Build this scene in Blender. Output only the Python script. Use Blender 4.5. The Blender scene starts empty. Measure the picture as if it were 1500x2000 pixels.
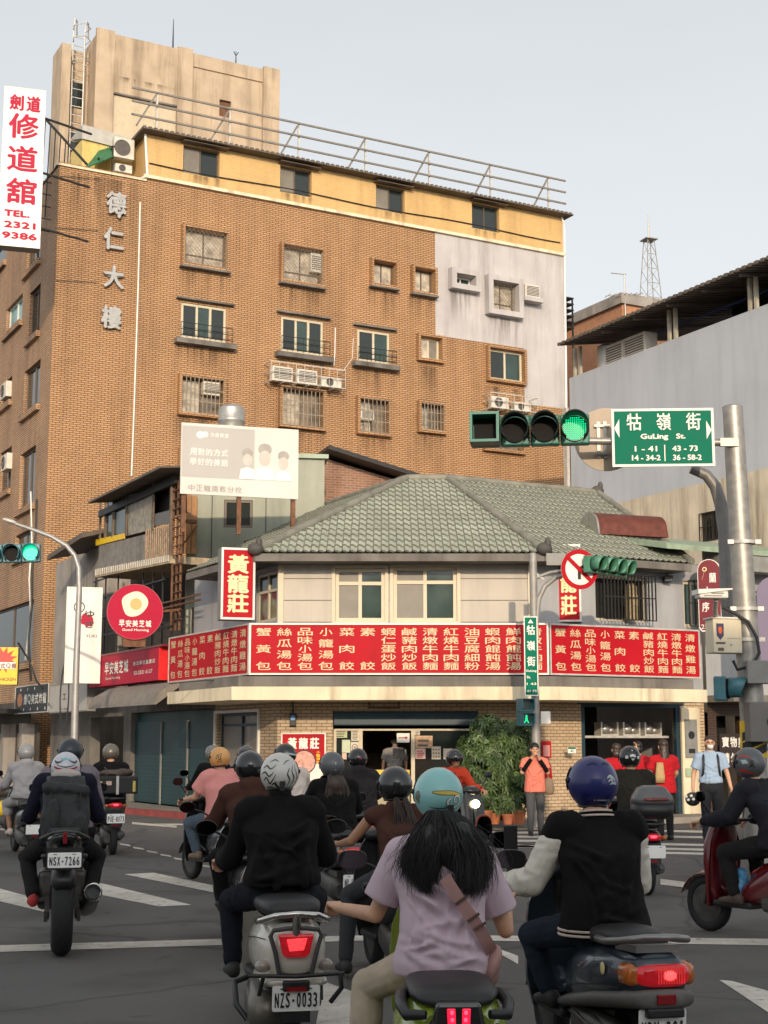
import bpy, math, random
from mathutils import Vector, Matrix, noise
R = math.radians
random.seed(7)
SC = bpy.context.scene
COL = SC.collection
# ---------------------------------------------------------------- camera, sky, sun, exposure
FPX = 2850.0
TH = math.atan(450 / FPX)
CAMZ = 1.7
cam = bpy.data.objects.new('camera', bpy.data.cameras.new('camera'))
COL.objects.link(cam)
cam.location = (0, 0, CAMZ)
cam.rotation_euler = (math.pi / 2 + TH, 0, 0)
cam.data.sensor_fit = 'VERTICAL'
cam.data.sensor_height = 36
cam.data.lens = FPX / 2000 * 36
cam.data.clip_start = 0.1
cam.data.clip_end = 2000
SC.camera = cam
SUN_EL, SUN_AZ = 15.0, 4.0           # elevation; degrees to the right of straight behind the camera
world = bpy.data.worlds.new('World')
SC.world = world
world.use_nodes = True
wn, wl = world.node_tree.nodes, world.node_tree.links
sky = wn.new('ShaderNodeTexSky')
sky.sky_type = 'NISHITA'
sky.sun_disc = False
sky.sun_elevation = R(SUN_EL)
sky.sun_rotation = R(180 - SUN_AZ)
sky.air_density = 1.0
sky.dust_density = 4.0
sky.ozone_density = 1.5
hs = wn.new('ShaderNodeHueSaturation')
hs.inputs['Saturation'].default_value = 0.15
hs.inputs['Value'].default_value = 1.0
# thin high overcast: evens the brightness of the dome
ov = wn.new('ShaderNodeMix'); ov.data_type = 'RGBA'
ov.inputs['Factor'].default_value = 0.4
cl = wn.new('ShaderNodeTexNoise'); cl.inputs['Scale'].default_value = 2.2; cl.inputs['Detail'].default_value = 4
cr = wn.new('ShaderNodeValToRGB')
cr.color_ramp.elements[0].position = 0.3; cr.color_ramp.elements[0].color = (4.5, 4.85, 5.05, 1)
cr.color_ramp.elements[1].position = 0.7; cr.color_ramp.elements[1].color = (5.5, 5.7, 5.8, 1)
tc = wn.new('ShaderNodeTexCoord')
mp = wn.new('ShaderNodeMapping'); mp.inputs['Scale'].default_value = (1, 1, 2.2)
wl.new(tc.outputs['Generated'], mp.inputs['Vector']); wl.new(mp.outputs['Vector'], cl.inputs['Vector'])
wl.new(cl.outputs['Fac'], cr.inputs['Fac'])
wl.new(sky.outputs['Color'], hs.inputs['Color'])
wl.new(hs.outputs['Color'], ov.inputs['A']); wl.new(cr.outputs['Color'], ov.inputs['B'])
bg = wn['Background']
bg.inputs['Strength'].default_value = 0.131
wl.new(ov.outputs['Result'], bg.inputs['Color'])
sun = bpy.data.objects.new('sun', bpy.data.lights.new('sun', 'SUN'))
COL.objects.link(sun)
sun.data.energy = 2.0
sun.data.angle = R(0.6)
sun.data.color = (1.0, 0.80, 0.56)
_sd = Vector((math.sin(R(SUN_AZ)) * math.cos(R(SUN_EL)), -math.cos(R(SUN_AZ)) * math.cos(R(SUN_EL)), math.sin(R(SUN_EL))))
sun.rotation_euler = _sd.to_track_quat('Z', 'Y').to_euler()
SC.view_settings.view_transform = 'Standard'
SC.view_settings.look = 'None'
SC.view_settings.exposure = 0.58
SC.view_settings.gamma = 1
SC.cycles.max_bounces = 6
SC.cycles.use_denoising = True

# ---------------------------------------------------------------- helpers
cT, sT = math.cos(TH), math.sin(TH)
CAM = Vector((0, 0, CAMZ))
def ray(px, py):
    x, y = (px - 750) / FPX, (1000 - py) / FPX
    return Vector((x, cT - y * sT, sT + y * cT))
def at(px, py, Y):                       # the point of the place seen at (px, py) at depth Y
    d = ray(px, py)
    return CAM + d * (Y / d.y)
def gp(px, py, z=0.0):                   # point of the ground seen at (px, py)
    d = ray(px, py)
    return CAM + d * ((z - CAMZ) / d.z)
def gx(px, Y, z=0.8):                    # x of column px at depth Y, height z
    return (px - 750) / FPX * (Y * cT + (z - CAMZ) * sT)
class Fr:                                # upright frame: x along a wall, y into it, z up
    def __init__(s, O, deg):
        s.M = Matrix.Translation(Vector((O[0], O[1], 0))) @ Matrix.Rotation(R(deg), 4, 'Z')
        s.I = s.M.inverted()
        s.O = Vector((O[0], O[1], 0)); s.deg = deg
    def hit(s, px, py, y=0.0):
        c = s.I @ CAM
        d = s.I.to_3x3() @ ray(px, py)
        p = c + d * ((y - c.y) / d.y)
        return p.x, p.z
    def rect(s, b, y=0.0):               # (px0,py0,px1,py1) -> x0,x1,z0,z1
        x0, z1 = s.hit(b[0], b[1], y)
        x1, z0 = s.hit(b[2], b[3], y)
        return x0, x1, z0, z1
def lin(h):
    if not isinstance(h, str): return tuple(h)[:3]
    h = h.lstrip('#')
    o = []
    for i in (0, 2, 4):
        c = int(h[i:i + 2], 16) / 255
        o.append(c / 12.92 if c <= 0.04045 else ((c + 0.055) / 1.055) ** 2.4)
    return tuple(o)
MATS = {}
def mat(name, col, rough=0.6, metal=0.0, var=0.12, vs=6.0, bump=0.0, bs=40.0, emit=0.0, coat=0.0, streak=0.0, spec=0.5, trans=0.0):
    if name in MATS: return MATS[name]
    m = bpy.data.materials.new(name); MATS[name] = m
    m.use_nodes = True
    N, L = m.node_tree.nodes, m.node_tree.links
    b = N['Principled BSDF']
    c = lin(col)
    b.inputs['Roughness'].default_value = rough
    b.inputs['Metallic'].default_value = metal
    b.inputs['Coat Weight'].default_value = coat
    b.inputs['Specular IOR Level'].default_value = spec
    b.inputs['Transmission Weight'].default_value = trans
    t = N.new('ShaderNodeTexCoord')
    base = None
    if var > 0:
        n = N.new('ShaderNodeTexNoise'); n.inputs['Scale'].default_value = vs; n.inputs['Detail'].default_value = 6
        L.new(t.outputs['Object'], n.inputs['Vector'])
        r = N.new('ShaderNodeValToRGB')
        r.color_ramp.elements[0].position = 0.3; r.color_ramp.elements[0].color = (*[x * (1 - var) for x in c], 1)
        r.color_ramp.elements[1].position = 0.7; r.color_ramp.elements[1].color = (*[min(1, x * (1 + var)) for x in c], 1)
        L.new(n.outputs['Fac'], r.inputs['Fac']); base = r.outputs['Color']
        rr = N.new('ShaderNodeMapRange'); rr.inputs['To Min'].default_value = max(0.02, rough - 0.08); rr.inputs['To Max'].default_value = min(1, rough + 0.1)
        L.new(n.outputs['Fac'], rr.inputs['Value']); L.new(rr.outputs['Result'], b.inputs['Roughness'])
    if streak > 0 and base:
        base = add_streak(N, L, t, base, streak)
    if base: L.new(base, b.inputs['Base Color'])
    else: b.inputs['Base Color'].default_value = (*c, 1)
    if emit > 0:
        b.inputs['Emission Color'].default_value = (*c, 1); b.inputs['Emission Strength'].default_value = emit
    if bump > 0:
        n2 = N.new('ShaderNodeTexNoise'); n2.inputs['Scale'].default_value = bs; n2.inputs['Detail'].default_value = 5
        L.new(t.outputs['Object'], n2.inputs['Vector'])
        bp = N.new('ShaderNodeBump'); bp.inputs['Strength'].default_value = bump; bp.inputs['Distance'].default_value = 0.02
        L.new(n2.outputs['Fac'], bp.inputs['Height']); L.new(bp.outputs['Normal'], b.inputs['Normal'])
    return m
def add_streak(N, L, t, base, amt, sx=2.2, sz=0.22):
    mp = N.new('ShaderNodeMapping'); mp.inputs['Scale'].default_value = (sx, sx, sz)
    L.new(t.outputs['Object'], mp.inputs['Vector'])
    n = N.new('ShaderNodeTexNoise'); n.inputs['Scale'].default_value = 1.0; n.inputs['Detail'].default_value = 8; n.inputs['Roughness'].default_value = 0.65
    L.new(mp.outputs['Vector'], n.inputs['Vector'])
    r = N.new('ShaderNodeMapRange'); r.inputs['From Min'].default_value = 0.48; r.inputs['From Max'].default_value = 0.72
    r.inputs['To Min'].default_value = 0; r.inputs['To Max'].default_value = amt
    L.new(n.outputs['Fac'], r.inputs['Value'])
    x = N.new('ShaderNodeMix'); x.data_type = 'RGBA'; x.blend_type = 'MULTIPLY'
    x.inputs['B'].default_value = (0.24, 0.19, 0.15, 1)
    L.new(r.outputs['Result'], x.inputs['Factor']); L.new(base, x.inputs['A'])
    return x.outputs['Result']
def mat_brick(name, c1, c2, mortar, bw, bh, joint=0.01, rough=0.7, streak=0.4, bump=0.35, var=0.25):
    if name in MATS: return MATS[name]
    m = bpy.data.materials.new(name); MATS[name] = m
    m.use_nodes = True
    N, L = m.node_tree.nodes, m.node_tree.links
    b = N['Principled BSDF']; b.inputs['Roughness'].default_value = rough
    t = N.new('ShaderNodeTexCoord')
    s = N.new('ShaderNodeSeparateXYZ'); L.new(t.outputs['Object'], s.inputs['Vector'])
    a = N.new('ShaderNodeMath'); L.new(s.outputs['X'], a.inputs[0]); L.new(s.outputs['Y'], a.inputs[1])
    c = N.new('ShaderNodeCombineXYZ'); L.new(a.outputs[0], c.inputs['X']); L.new(s.outputs['Z'], c.inputs['Y'])
    k = N.new('ShaderNodeTexBrick')
    L.new(c.outputs['Vector'], k.inputs['Vector'])
    k.inputs['Scale'].default_value = 1; k.inputs['Brick Width'].default_value = bw; k.inputs['Row Height'].default_value = bh
    k.inputs['Mortar Size'].default_value = joint; k.inputs['Mortar Smooth'].default_value = 0.2; k.inputs['Bias'].default_value = 0
    k.inputs['Color1'].default_value = (*lin(c1), 1); k.inputs['Color2'].default_value = (*lin(c2), 1); k.inputs['Mortar'].default_value = (*lin(mortar), 1)
    n = N.new('ShaderNodeTexNoise'); n.inputs['Scale'].default_value = 0.45; n.inputs['Detail'].default_value = 7
    L.new(t.outputs['Object'], n.inputs['Vector'])
    r = N.new('ShaderNodeValToRGB')
    r.color_ramp.elements[0].position = 0.3; r.color_ramp.elements[0].color = (1 - var, 1 - var, 1 - var, 1)
    r.color_ramp.elements[1].position = 0.65; r.color_ramp.elements[1].color = (1, 1, 1, 1)
    L.new(n.outputs['Fac'], r.inputs['Fac'])
    x = N.new('ShaderNodeMix'); x.data_type = 'RGBA'; x.blend_type = 'MULTIPLY'; x.inputs['Factor'].default_value = 1
    L.new(k.outputs['Color'], x.inputs['A']); L.new(r.outputs['Color'], x.inputs['B'])
    base = x.outputs['Result']
    if streak: base = add_streak(N, L, t, base, streak, 1.3, 0.14)
    L.new(base, b.inputs['Base Color'])
    bp = N.new('ShaderNodeBump'); bp.inputs['Strength'].default_value = bump; bp.inputs['Distance'].default_value = 0.015; bp.invert = True
    L.new(k.outputs['Fac'], bp.inputs['Height']); L.new(bp.outputs['Normal'], b.inputs['Normal'])
    return m
def ring_sup(cx, cz, hw, hh, e, n):      # superellipse, list of (x,z)
    o = []
    for i in range(n):
        a = 2 * math.pi * i / n
        c, s = math.cos(a), math.sin(a)
        o.append((cx + hw * math.copysign(abs(c) ** (2 / e), c), cz + hh * math.copysign(abs(s) ** (2 / e), s)))
    return o
class MB:                                # collects shapes for ONE mesh
    def __init__(s, M=None): s.v = []; s.f = []; s.M = M
    def add(s, vs, fs):
        b = len(s.v)
        s.v += [tuple(s.M @ Vector(p)) if s.M else tuple(p) for p in vs]
        s.f += [tuple(b + i for i in f) for f in fs]
        return s
    def box(s, x0, x1, y0, y1, z0, z1):
        if x0 > x1: x0, x1 = x1, x0
        if y0 > y1: y0, y1 = y1, y0
        if z0 > z1: z0, z1 = z1, z0
        return s.add([(x0,y0,z0),(x1,y0,z0),(x1,y1,z0),(x0,y1,z0),(x0,y0,z1),(x1,y0,z1),(x1,y1,z1),(x0,y1,z1)],
              [(0,3,2,1),(4,5,6,7),(0,1,5,4),(1,2,6,5),(2,3,7,6),(3,0,4,7)])
    def cbox(s, c, d): return s.box(c[0]-d[0]/2,c[0]+d[0]/2,c[1]-d[1]/2,c[1]+d[1]/2,c[2]-d[2]/2,c[2]+d[2]/2)
    def bar(s, p, q, w, h=None, up=(0,0,1)):   # rectangular bar from p to q
        p, q = Vector(p), Vector(q); h = h or w
        d = (q - p).normalized(); u = Vector(up)
        if abs(d.dot(u)) > 0.98: u = Vector((1,0,0))
        a = d.cross(u).normalized(); b = a.cross(d)
        vs = []
        for c in (p, q):
            for i, j in ((-1,-1),(1,-1),(1,1),(-1,1)): vs.append(c + a * (i*w/2) + b * (j*h/2))
        return s.add(vs, [(0,3,2,1),(4,5,6,7),(0,1,5,4),(1,2,6,5),(2,3,7,6),(3,0,4,7)])
    def tube(s, pts, r, n=8, cap=True):
        pts = [Vector(p) for p in pts]
        rs = r if isinstance(r, (list, tuple)) else [r] * len(pts)
        vs = []; fs = []
        t0 = (pts[1] - pts[0]).normalized()
        u = Vector((0,0,1)) if abs(t0.z) < 0.9 else Vector((1,0,0))
        a = t0.cross(u).normalized()
        for i, p in enumerate(pts):
            t = (pts[min(i+1, len(pts)-1)] - pts[max(i-1, 0)]).normalized()
            a = (a - t * a.dot(t)).normalized(); b = t.cross(a)
            for k in range(n):
                w = 2*math.pi*k/n
                vs.append(p + (a*math.cos(w) + b*math.sin(w)) * rs[i])
        for i in range(len(pts)-1):
            for k in range(n):
                fs.append((i*n+k, i*n+(k+1)%n, (i+1)*n+(k+1)%n, (i+1)*n+k))
        if cap:
            fs.append(tuple(reversed(range(n)))); fs.append(tuple((len(pts)-1)*n+k for k in range(n)))
        return s.add(vs, fs)
    def loft(s, rings, cap=True, closed=True):
        n = len(rings[0]); vs = [p for r_ in rings for p in r_]; fs = []
        for i in range(len(rings)-1):
            for k in range(n if closed else n-1):
                fs.append((i*n+k, i*n+(k+1)%n, (i+1)*n+(k+1)%n, (i+1)*n+k))
        if cap and closed:
            fs.append(tuple(reversed(range(n)))); fs.append(tuple((len(rings)-1)*n+k for k in range(n)))
        return s.add(vs, fs)
    def loftY(s, secs, n=20, e=2.6):     # secs: (y, cx, cz, hw, hh[, e])
        return s.loft([[(x, q[0], z) for x, z in reversed(ring_sup(q[1], q[2], q[3], q[4], q[5] if len(q) > 5 else e, n))] for q in secs])
    def loftZ(s, secs, n=20, e=2.3):     # secs: (z, cx, cy, hx, hy[, e])
        return s.loft([[(x, y, q[0]) for x, y in ring_sup(q[1], q[2], q[3], q[4], q[5] if len(q) > 5 else e, n)] for q in secs])
    def ell(s, c, r, n=14, m=9, rot=None):
        c = Vector(c)
        if not isinstance(r, (tuple, list)): r = (r, r, r)
        vs = [Vector((0,0,-r[2]))]; fs = []
        for j in range(1, m):
            ph = -math.pi/2 + math.pi*j/m
            for k in range(n):
                a = 2*math.pi*k/n
                vs.append(Vector((r[0]*math.cos(ph)*math.cos(a), r[1]*math.cos(ph)*math.sin(a), r[2]*math.sin(ph))))
        vs.append(Vector((0,0,r[2])))
        for k in range(n): fs.append((0, 1+(k+1)%n, 1+k))
        for j in range(m-2):
            for k in range(n): fs.append((1+j*n+k, 1+j*n+(k+1)%n, 1+(j+1)*n+(k+1)%n, 1+(j+1)*n+k))
        L = len(vs)-1; b = 1+(m-2)*n
        for k in range(n): fs.append((b+k, b+(k+1)%n, L))
        if rot is not None: vs = [rot @ v for v in vs]
        return s.add([v + c for v in vs], fs)
    def cap(s, p, q, r0, r1, n=12):      # tapered capsule
        p, q = Vector(p), Vector(q); d = q - p; L = d.length
        t = d / L
        pts = []; rs = []
        for k in range(4):
            a = math.pi/2 * (k / 4 + 0.04) / 1.04
            pts.append(p - t * (r0 * math.cos(a))); rs.append(r0 * math.sin(a))
        pts += [p, q]; rs += [r0, r1]
        for k in range(3, -1, -1):
            a = math.pi/2 * (k / 4 + 0.04) / 1.04
            pts.append(q + t * (r1 * math.cos(a))); rs.append(r1 * math.sin(a))
        return s.tube(pts, rs, n)
    def prism(s, poly, y0, y1):          # polygon in x,z extruded along y
        n = len(poly)
        ar = sum(poly[i][0]*poly[(i+1)%n][1]-poly[(i+1)%n][0]*poly[i][1] for i in range(n))
        if ar < 0: poly = poly[::-1]
        vs = [(x, y0, z) for x, z in poly] + [(x, y1, z) for x, z in poly]
        fs = [tuple(range(n)), tuple(reversed(range(n, 2*n)))] + [(i, n+i, n+(i+1)%n, (i+1)%n) for i in range(n)]
        return s.add(vs, fs)
    def disc(s, c, r, y0, y1, n=40, rz=None):  # flat round plate in x,z
        rz = rz or r
        return s.prism([(c[0]+r*math.cos(2*math.pi*k/n), c[1]+rz*math.sin(2*math.pi*k/n)) for k in range(n)], y0, y1)
    def annulus(s, c, r0, r1, y0, y1, n=40):
        vs = []; fs = []
        for k in range(n):
            a = 2*math.pi*k/n; cs, sn = math.cos(a), math.sin(a)
            vs += [(c[0]+r0*cs,y0,c[1]+r0*sn),(c[0]+r1*cs,y0,c[1]+r1*sn),(c[0]+r1*cs,y1,c[1]+r1*sn),(c[0]+r0*cs,y1,c[1]+r0*sn)]
        for k in range(n):
            j = (k+1)%n
            for q in range(4): fs.append((4*k+q, 4*j+q, 4*j+(q+1)%4, 4*k+(q+1)%4))
        return s.add(vs, [f[::-1] for f in fs])
    def wall(s, x0, x1, z0, z1, holes, depth=0.2, y=0.0):   # sheet with openings and their reveals
        xs = sorted({x0, x1} | {min(max(h[i], x0), x1) for h in holes for i in (0, 1)})
        zs = sorted({z0, z1} | {min(max(h[i], z0), z1) for h in holes for i in (2, 3)})
        for i in range(len(xs)-1):
            for j in range(len(zs)-1):
                cx, cz = (xs[i]+xs[i+1])/2, (zs[j]+zs[j+1])/2
                if any(h[0] < cx < h[1] and h[2] < cz < h[3] for h in holes): continue
                s.add([(xs[i],y,zs[j]),(xs[i+1],y,zs[j]),(xs[i+1],y,zs[j+1]),(xs[i],y,zs[j+1])], [(0,1,2,3)])
        for a, b, c, d in holes:
            s.add([(a,y,c),(b,y,c),(b,y,d),(a,y,d),(a,y+depth,c),(b,y+depth,c),(b,y+depth,d),(a,y+depth,d)],
                  [(0,4,5,1),(1,5,6,2),(2,6,7,3),(3,7,4,0)])
        return s
    def frame(s, x0, x1, z0, z1, w, y0, y1):   # rectangular ring, butted pieces
        s.box(x0, x1, y0, y1, z1-w, z1); s.box(x0, x1, y0, y1, z0, z0+w)
        s.box(x0, x0+w, y0, y1, z0+w, z1-w); s.box(x1-w, x1, y0, y1, z0+w, z1-w)
        return s
def link(name, me, parent=None):
    o = bpy.data.objects.new(name, me); COL.objects.link(o)
    if parent: o.parent = parent
    return o
def mesh_of(m, name, material, smooth=None):
    me = bpy.data.meshes.new(name)
    me.from_pydata([tuple(p) for p in m.v], [], m.f)
    if smooth is not None:
        me.polygons.foreach_set('use_smooth', [True] * len(me.polygons))
        if smooth < 180: me.set_sharp_from_angle(angle=R(smooth))
    if material: me.materials.append(material)
    return me
def part(name, m, material, parent=None, smooth=None, bevel=0, sub=0):
    o = link(name, mesh_of(m, name, material, smooth), parent)
    if sub:
        md = o.modifiers.new('sub', 'SUBSURF'); md.levels = md.render_levels = sub
    if bevel:
        md = o.modifiers.new('bevel', 'BEVEL'); md.width = bevel; md.segments = 2; md.limit_method = 'ANGLE'; md.angle_limit = R(40)
    return o
def tag(o, label, cat, group=None, kind=None):
    o['label'] = label; o['category'] = cat
    if group: o['group'] = group
    if kind: o['kind'] = kind
    return o
def thing(name, label, cat, loc=(0,0,0), rz=0.0, group=None):
    o = bpy.data.objects.new(name, None); COL.objects.link(o)
    o.empty_display_size = 0.2
    o.location = loc; o.rotation_euler = (0, 0, rz)
    return tag(o, label, cat, group)
def structure(name, m, material, smooth=None):
    o = part(name, m, material, None, smooth); o['kind'] = 'structure'; return o
def TM(o):                               # matrix of a thing (location and heading only)
    return Matrix.Translation(o.location) @ o.rotation_euler.to_matrix().to_4x4()
def children(o): return [c for c in COL.objects if c.parent == o]
def copy_tree(o, parent=None):
    c = o.copy(); COL.objects.link(c)
    if parent: c.parent = parent
    for ch in children(o): copy_tree(ch, c)
    return c
# ---- lettering: glyph meshes in x,z plane, front towards -y
_GL = {}
def glyph(ch, bold=0.0):
    k = (ch, bold)
    if k in _GL: return _GL[k]
    cu = bpy.data.curves.new('t', 'FONT'); cu.body = ch; cu.size = 1; cu.offset = bold; cu.resolution_u = 3
    ob = bpy.data.objects.new('t', cu); COL.objects.link(ob)
    dg = bpy.context.evaluated_depsgraph_get()
    me = ob.evaluated_get(dg).to_mesh()
    vs = [(v.co.x, v.co.y) for v in me.vertices]; fs = [tuple(p.vertices) for p in me.polygons]
    ob.evaluated_get(dg).to_mesh_clear()
    bpy.data.objects.remove(ob); bpy.data.curves.remove(cu)
    if vs:
        bb = (min(v[0] for v in vs), max(v[0] for v in vs), min(v[1] for v in vs), max(v[1] for v in vs))
    else: bb = (0, 0.3, 0, 0.7)
    _GL[k] = (vs, fs, bb)
    return _GL[k]
def put_char(m, ch, cx, cz, w, h, y, bold=0.02, lean=0.0):     # fit one character (or a short word) to a box; bold = shifted copies
    vs, fs, (a, b, c, d) = glyph(ch, 0.0)
    if not vs: return
    g = bold * min(w, h) if len(ch) == 1 else bold * h
    sx, sz = (w - 2*g) / max(b - a, 1e-4), (h - 2*g) / max(d - c, 1e-4)
    for k, (dx, dz) in enumerate(((-g, 0), (g, 0), (0, g*0.8), (0, -g*0.8)) if bold > 0 else ((0, 0),)):
        m.add([(cx + dx + (p[0] - (a+b)/2) * sx + lean * (p[1] - (c+d)/2) * sz, y - 0.0006*k, cz + dz + (p[1] - (c+d)/2) * sz) for p in vs], fs)
def put_col(m, text, cx, z0, z1, w, h, y, bold=0.02):          # characters spread down a column
    n = len(text)
    for i, ch in enumerate(text):
        if ch == ' ': continue
        zc = (z1 - h/2) - (z1 - z0 - h) * (i / (n-1) if n > 1 else 0.5)
        put_char(m, ch, cx, zc, w * (0.86 if ch in '小' else 1), h, y, bold)
def put_row(m, text, x0, x1, cz, h, y, bold=0.02):             # CJK row: one box per character
    n = len(text); st = (x1 - x0) / n
    for i, ch in enumerate(text):
        if ch != ' ': put_char(m, ch, x0 + st*(i+0.5), cz, st*0.86, h, y, bold)
# voxel-remeshed organic surface out of overlapping shapes
def organic(name, m, material, parent, vox=0.012, smooth=6, wr=0.0, wscale=9.0, wdir=(1,1,0.5), creases=None):
    me = mesh_of(m, name, None)
    ob = bpy.data.objects.new('tmp', me); COL.objects.link(ob)
    md = ob.modifiers.new('r', 'REMESH'); md.mode = 'VOXEL'; md.voxel_size = vox
    if smooth:
        ms = ob.modifiers.new('s', 'SMOOTH'); ms.factor = 0.5; ms.iterations = smooth
    dg = bpy.context.evaluated_depsgraph_get(); dg.update()
    me2 = bpy.data.meshes.new_from_object(ob.evaluated_get(dg))
    bpy.data.objects.remove(ob)
    me2.name = name
    if wr > 0 or creases:
        creases = creases or []; off = Vector((random.random()*50, random.random()*50, 0))
        n_ = len(me2.vertices); co = [0.0]*(3*n_); no = [0.0]*(3*n_)
        me2.vertices.foreach_get('co', co); me2.vertices.foreach_get('normal', no)
        for i in range(0, 3*n_, 3):
            p = Vector((co[i]*wdir[0], co[i+1]*wdir[1], co[i+2]*wdir[2])) * wscale + off
            q = p + 0.7 * noise.noise_vector(p * 0.6)
            f = wr * ((1 - abs(noise.noise(q)) * 2.2) * 0.75 + 0.3 * noise.noise(p * 2.3) - 0.3)
            if creases:
                x, z = co[i], co[i+2]
                for (x0, z0, x1, z1, am, wd, yl, yh) in creases:
                    if not yl < co[i+1] < yh: continue
                    dx, dz = x1-x0, z1-z0; t = ((x-x0)*dx+(z-z0)*dz)/(dx*dx+dz*dz)
                    if 0 < t < 1:
                        d = abs((x-x0)*dz-(z-z0)*dx)/math.hypot(dx, dz) + 0.02*math.sin(t*5)*0.3
                        if d < 3*wd: f += am*math.sin(math.pi*t)**0.7*(math.exp(-(d/wd)**2)-0.45*math.exp(-((d-1.7*wd)/wd)**2))
            co[i] += no[i]*f; co[i+1] += no[i+1]*f; co[i+2] += no[i+2]*f
        me2.vertices.foreach_set('co', co)
    me2.polygons.foreach_set('use_smooth', [True] * len(me2.polygons))
    me2.materials.clear(); me2.materials.append(material)
    return link(name, me2, parent)
# ---------------------------------------------------------------- materials of the place
ASPH = mat('asphalt', (0.125,0.118,0.110), 0.85, var=0.10, vs=60, bump=0.6, bs=120)
def road_wear(m):                        # patches, tyre-darkened lanes, oil drips and hairline cracks
    N, L = m.node_tree.nodes, m.node_tree.links
    p = N['Principled BSDF']; base = p.inputs['Base Color'].links[0].from_socket
    t = N.new('ShaderNodeTexCoord')
    def mul(base, fac, col):
        x = N.new('ShaderNodeMix'); x.data_type = 'RGBA'; x.blend_type = 'MULTIPLY'; x.inputs['B'].default_value = (*col, 1)
        L.new(fac, x.inputs['Factor']); L.new(base, x.inputs['A']); return x.outputs['Result']
    def noisefac(scale, lo, hi, amt, sc=(1,1,1), detail=6):
        mp_ = N.new('ShaderNodeMapping'); mp_.inputs['Scale'].default_value = sc; L.new(t.outputs['Object'], mp_.inputs['Vector'])
        n = N.new('ShaderNodeTexNoise'); n.inputs['Scale'].default_value = scale; n.inputs['Detail'].default_value = detail; L.new(mp_.outputs['Vector'], n.inputs['Vector'])
        r = N.new('ShaderNodeMapRange'); r.inputs['From Min'].default_value = lo; r.inputs['From Max'].default_value = hi; r.inputs['To Max'].default_value = amt
        L.new(n.outputs['Fac'], r.inputs['Value']); return r.outputs['Result']
    base = mul(base, noisefac(0.22, 0.42, 0.62, 1, (1,0.5,1)), (0.72,0.72,0.74))
    base = mul(base, noisefac(0.9, 0.52, 0.66, 0.8), (0.70,0.69,0.68))
    base = mul(base, noisefac(3.0, 0.63, 0.70, 0.8), (0.55,0.53,0.52))
    v = N.new('ShaderNodeTexVoronoi'); v.feature = 'DISTANCE_TO_EDGE'; v.inputs['Scale'].default_value = 0.35
    w_ = N.new('ShaderNodeTexNoise'); w_.inputs['Scale'].default_value = 1.2; w_.inputs['Detail'].default_value = 5; L.new(t.outputs['Object'], w_.inputs['Vector'])
    ad = N.new('ShaderNodeMix'); ad.data_type = 'RGBA'; ad.inputs['Factor'].default_value = 0.25; L.new(t.outputs['Object'], ad.inputs['A']); L.new(w_.outputs['Color'], ad.inputs['B'])
    L.new(ad.outputs['Result'], v.inputs['Vector'])
    r = N.new('ShaderNodeMapRange'); r.inputs['From Min'].default_value = 0.0; r.inputs['From Max'].default_value = 0.012; r.inputs['To Min'].default_value = 0.75; r.inputs['To Max'].default_value = 0.0
    L.new(v.outputs['Distance'], r.inputs['Value']); base = mul(base, r.outputs['Result'], (0.45,0.44,0.44))
    L.new(base, p.inputs['Base Color'])
road_wear(ASPH)
PAINT = mat('road_paint', (0.62,0.58,0.50), 0.7, var=0.14, vs=5, bump=0.2)
def paint_wear(m):
    N, L = m.node_tree.nodes, m.node_tree.links
    p = N['Principled BSDF']; base = p.inputs['Base Color'].links[0].from_socket
    t = N.new('ShaderNodeTexCoord')
    for sc, lo, hi, col, amt in ((9.0, 0.56, 0.64, (0.11,0.108,0.105), 0.85), (1.2, 0.45, 0.65, (0.34,0.325,0.29), 0.6)):
        n = N.new('ShaderNodeTexNoise'); n.inputs['Scale'].default_value = sc; n.inputs['Detail'].default_value = 8; n.inputs['Roughness'].default_value = 0.7; L.new(t.outputs['Object'], n.inputs['Vector'])
        r = N.new('ShaderNodeMapRange'); r.inputs['From Min'].default_value = lo; r.inputs['From Max'].default_value = hi; r.inputs['To Max'].default_value = amt; L.new(n.outputs['Fac'], r.inputs['Value'])
        x = N.new('ShaderNodeMix'); x.data_type = 'RGBA'; x.inputs['B'].default_value = (*col, 1); L.new(r.outputs['Result'], x.inputs['Factor']); L.new(base, x.inputs['A']); base = x.outputs['Result']
    L.new(base, p.inputs['Base Color'])
paint_wear(PAINT)
PAVE = mat('paving', (0.25,0.22,0.19), 0.8, var=0.2, vs=2)
REDKERB = mat('red_kerb', (0.25,0.05,0.045), 0.7, var=0.25)
BRICK = mat_brick('tan_tiles', (0.54,0.305,0.145), (0.47,0.258,0.115), (0.13,0.07,0.037), 0.24, 0.075, 0.015, 0.75, 0.4, 0.35, 0.16)
BRICKS = mat_brick('tan_side_tiles', (0.52,0.325,0.185), (0.43,0.255,0.14), (0.15,0.085,0.05), 0.24, 0.078, 0.012, 0.75, 0.45)
YTILE = mat_brick('ochre_tiles', (0.66,0.43,0.18), (0.61,0.395,0.16), (0.50,0.31,0.12), 0.2, 0.07, 0.006, 0.7, 0.35, 0.2, 0.15)
STILE = mat_brick('sand_tiles', (0.60,0.45,0.29), (0.49,0.355,0.22), (0.22,0.145,0.085), 0.22, 0.07, 0.010, 0.6, 0.25)
OLDBRICK = mat_brick('old_brick', (0.38,0.17,0.10), (0.28,0.13,0.08), (0.35,0.28,0.22), 0.24, 0.075, 0.012, 0.9, 0.5)
DBRICK = mat_brick('brown_tiles', (0.36,0.17,0.09), (0.30,0.14,0.075), (0.16,0.09,0.06), 0.24, 0.078, 0.012, 0.8, 0.4)
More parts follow.
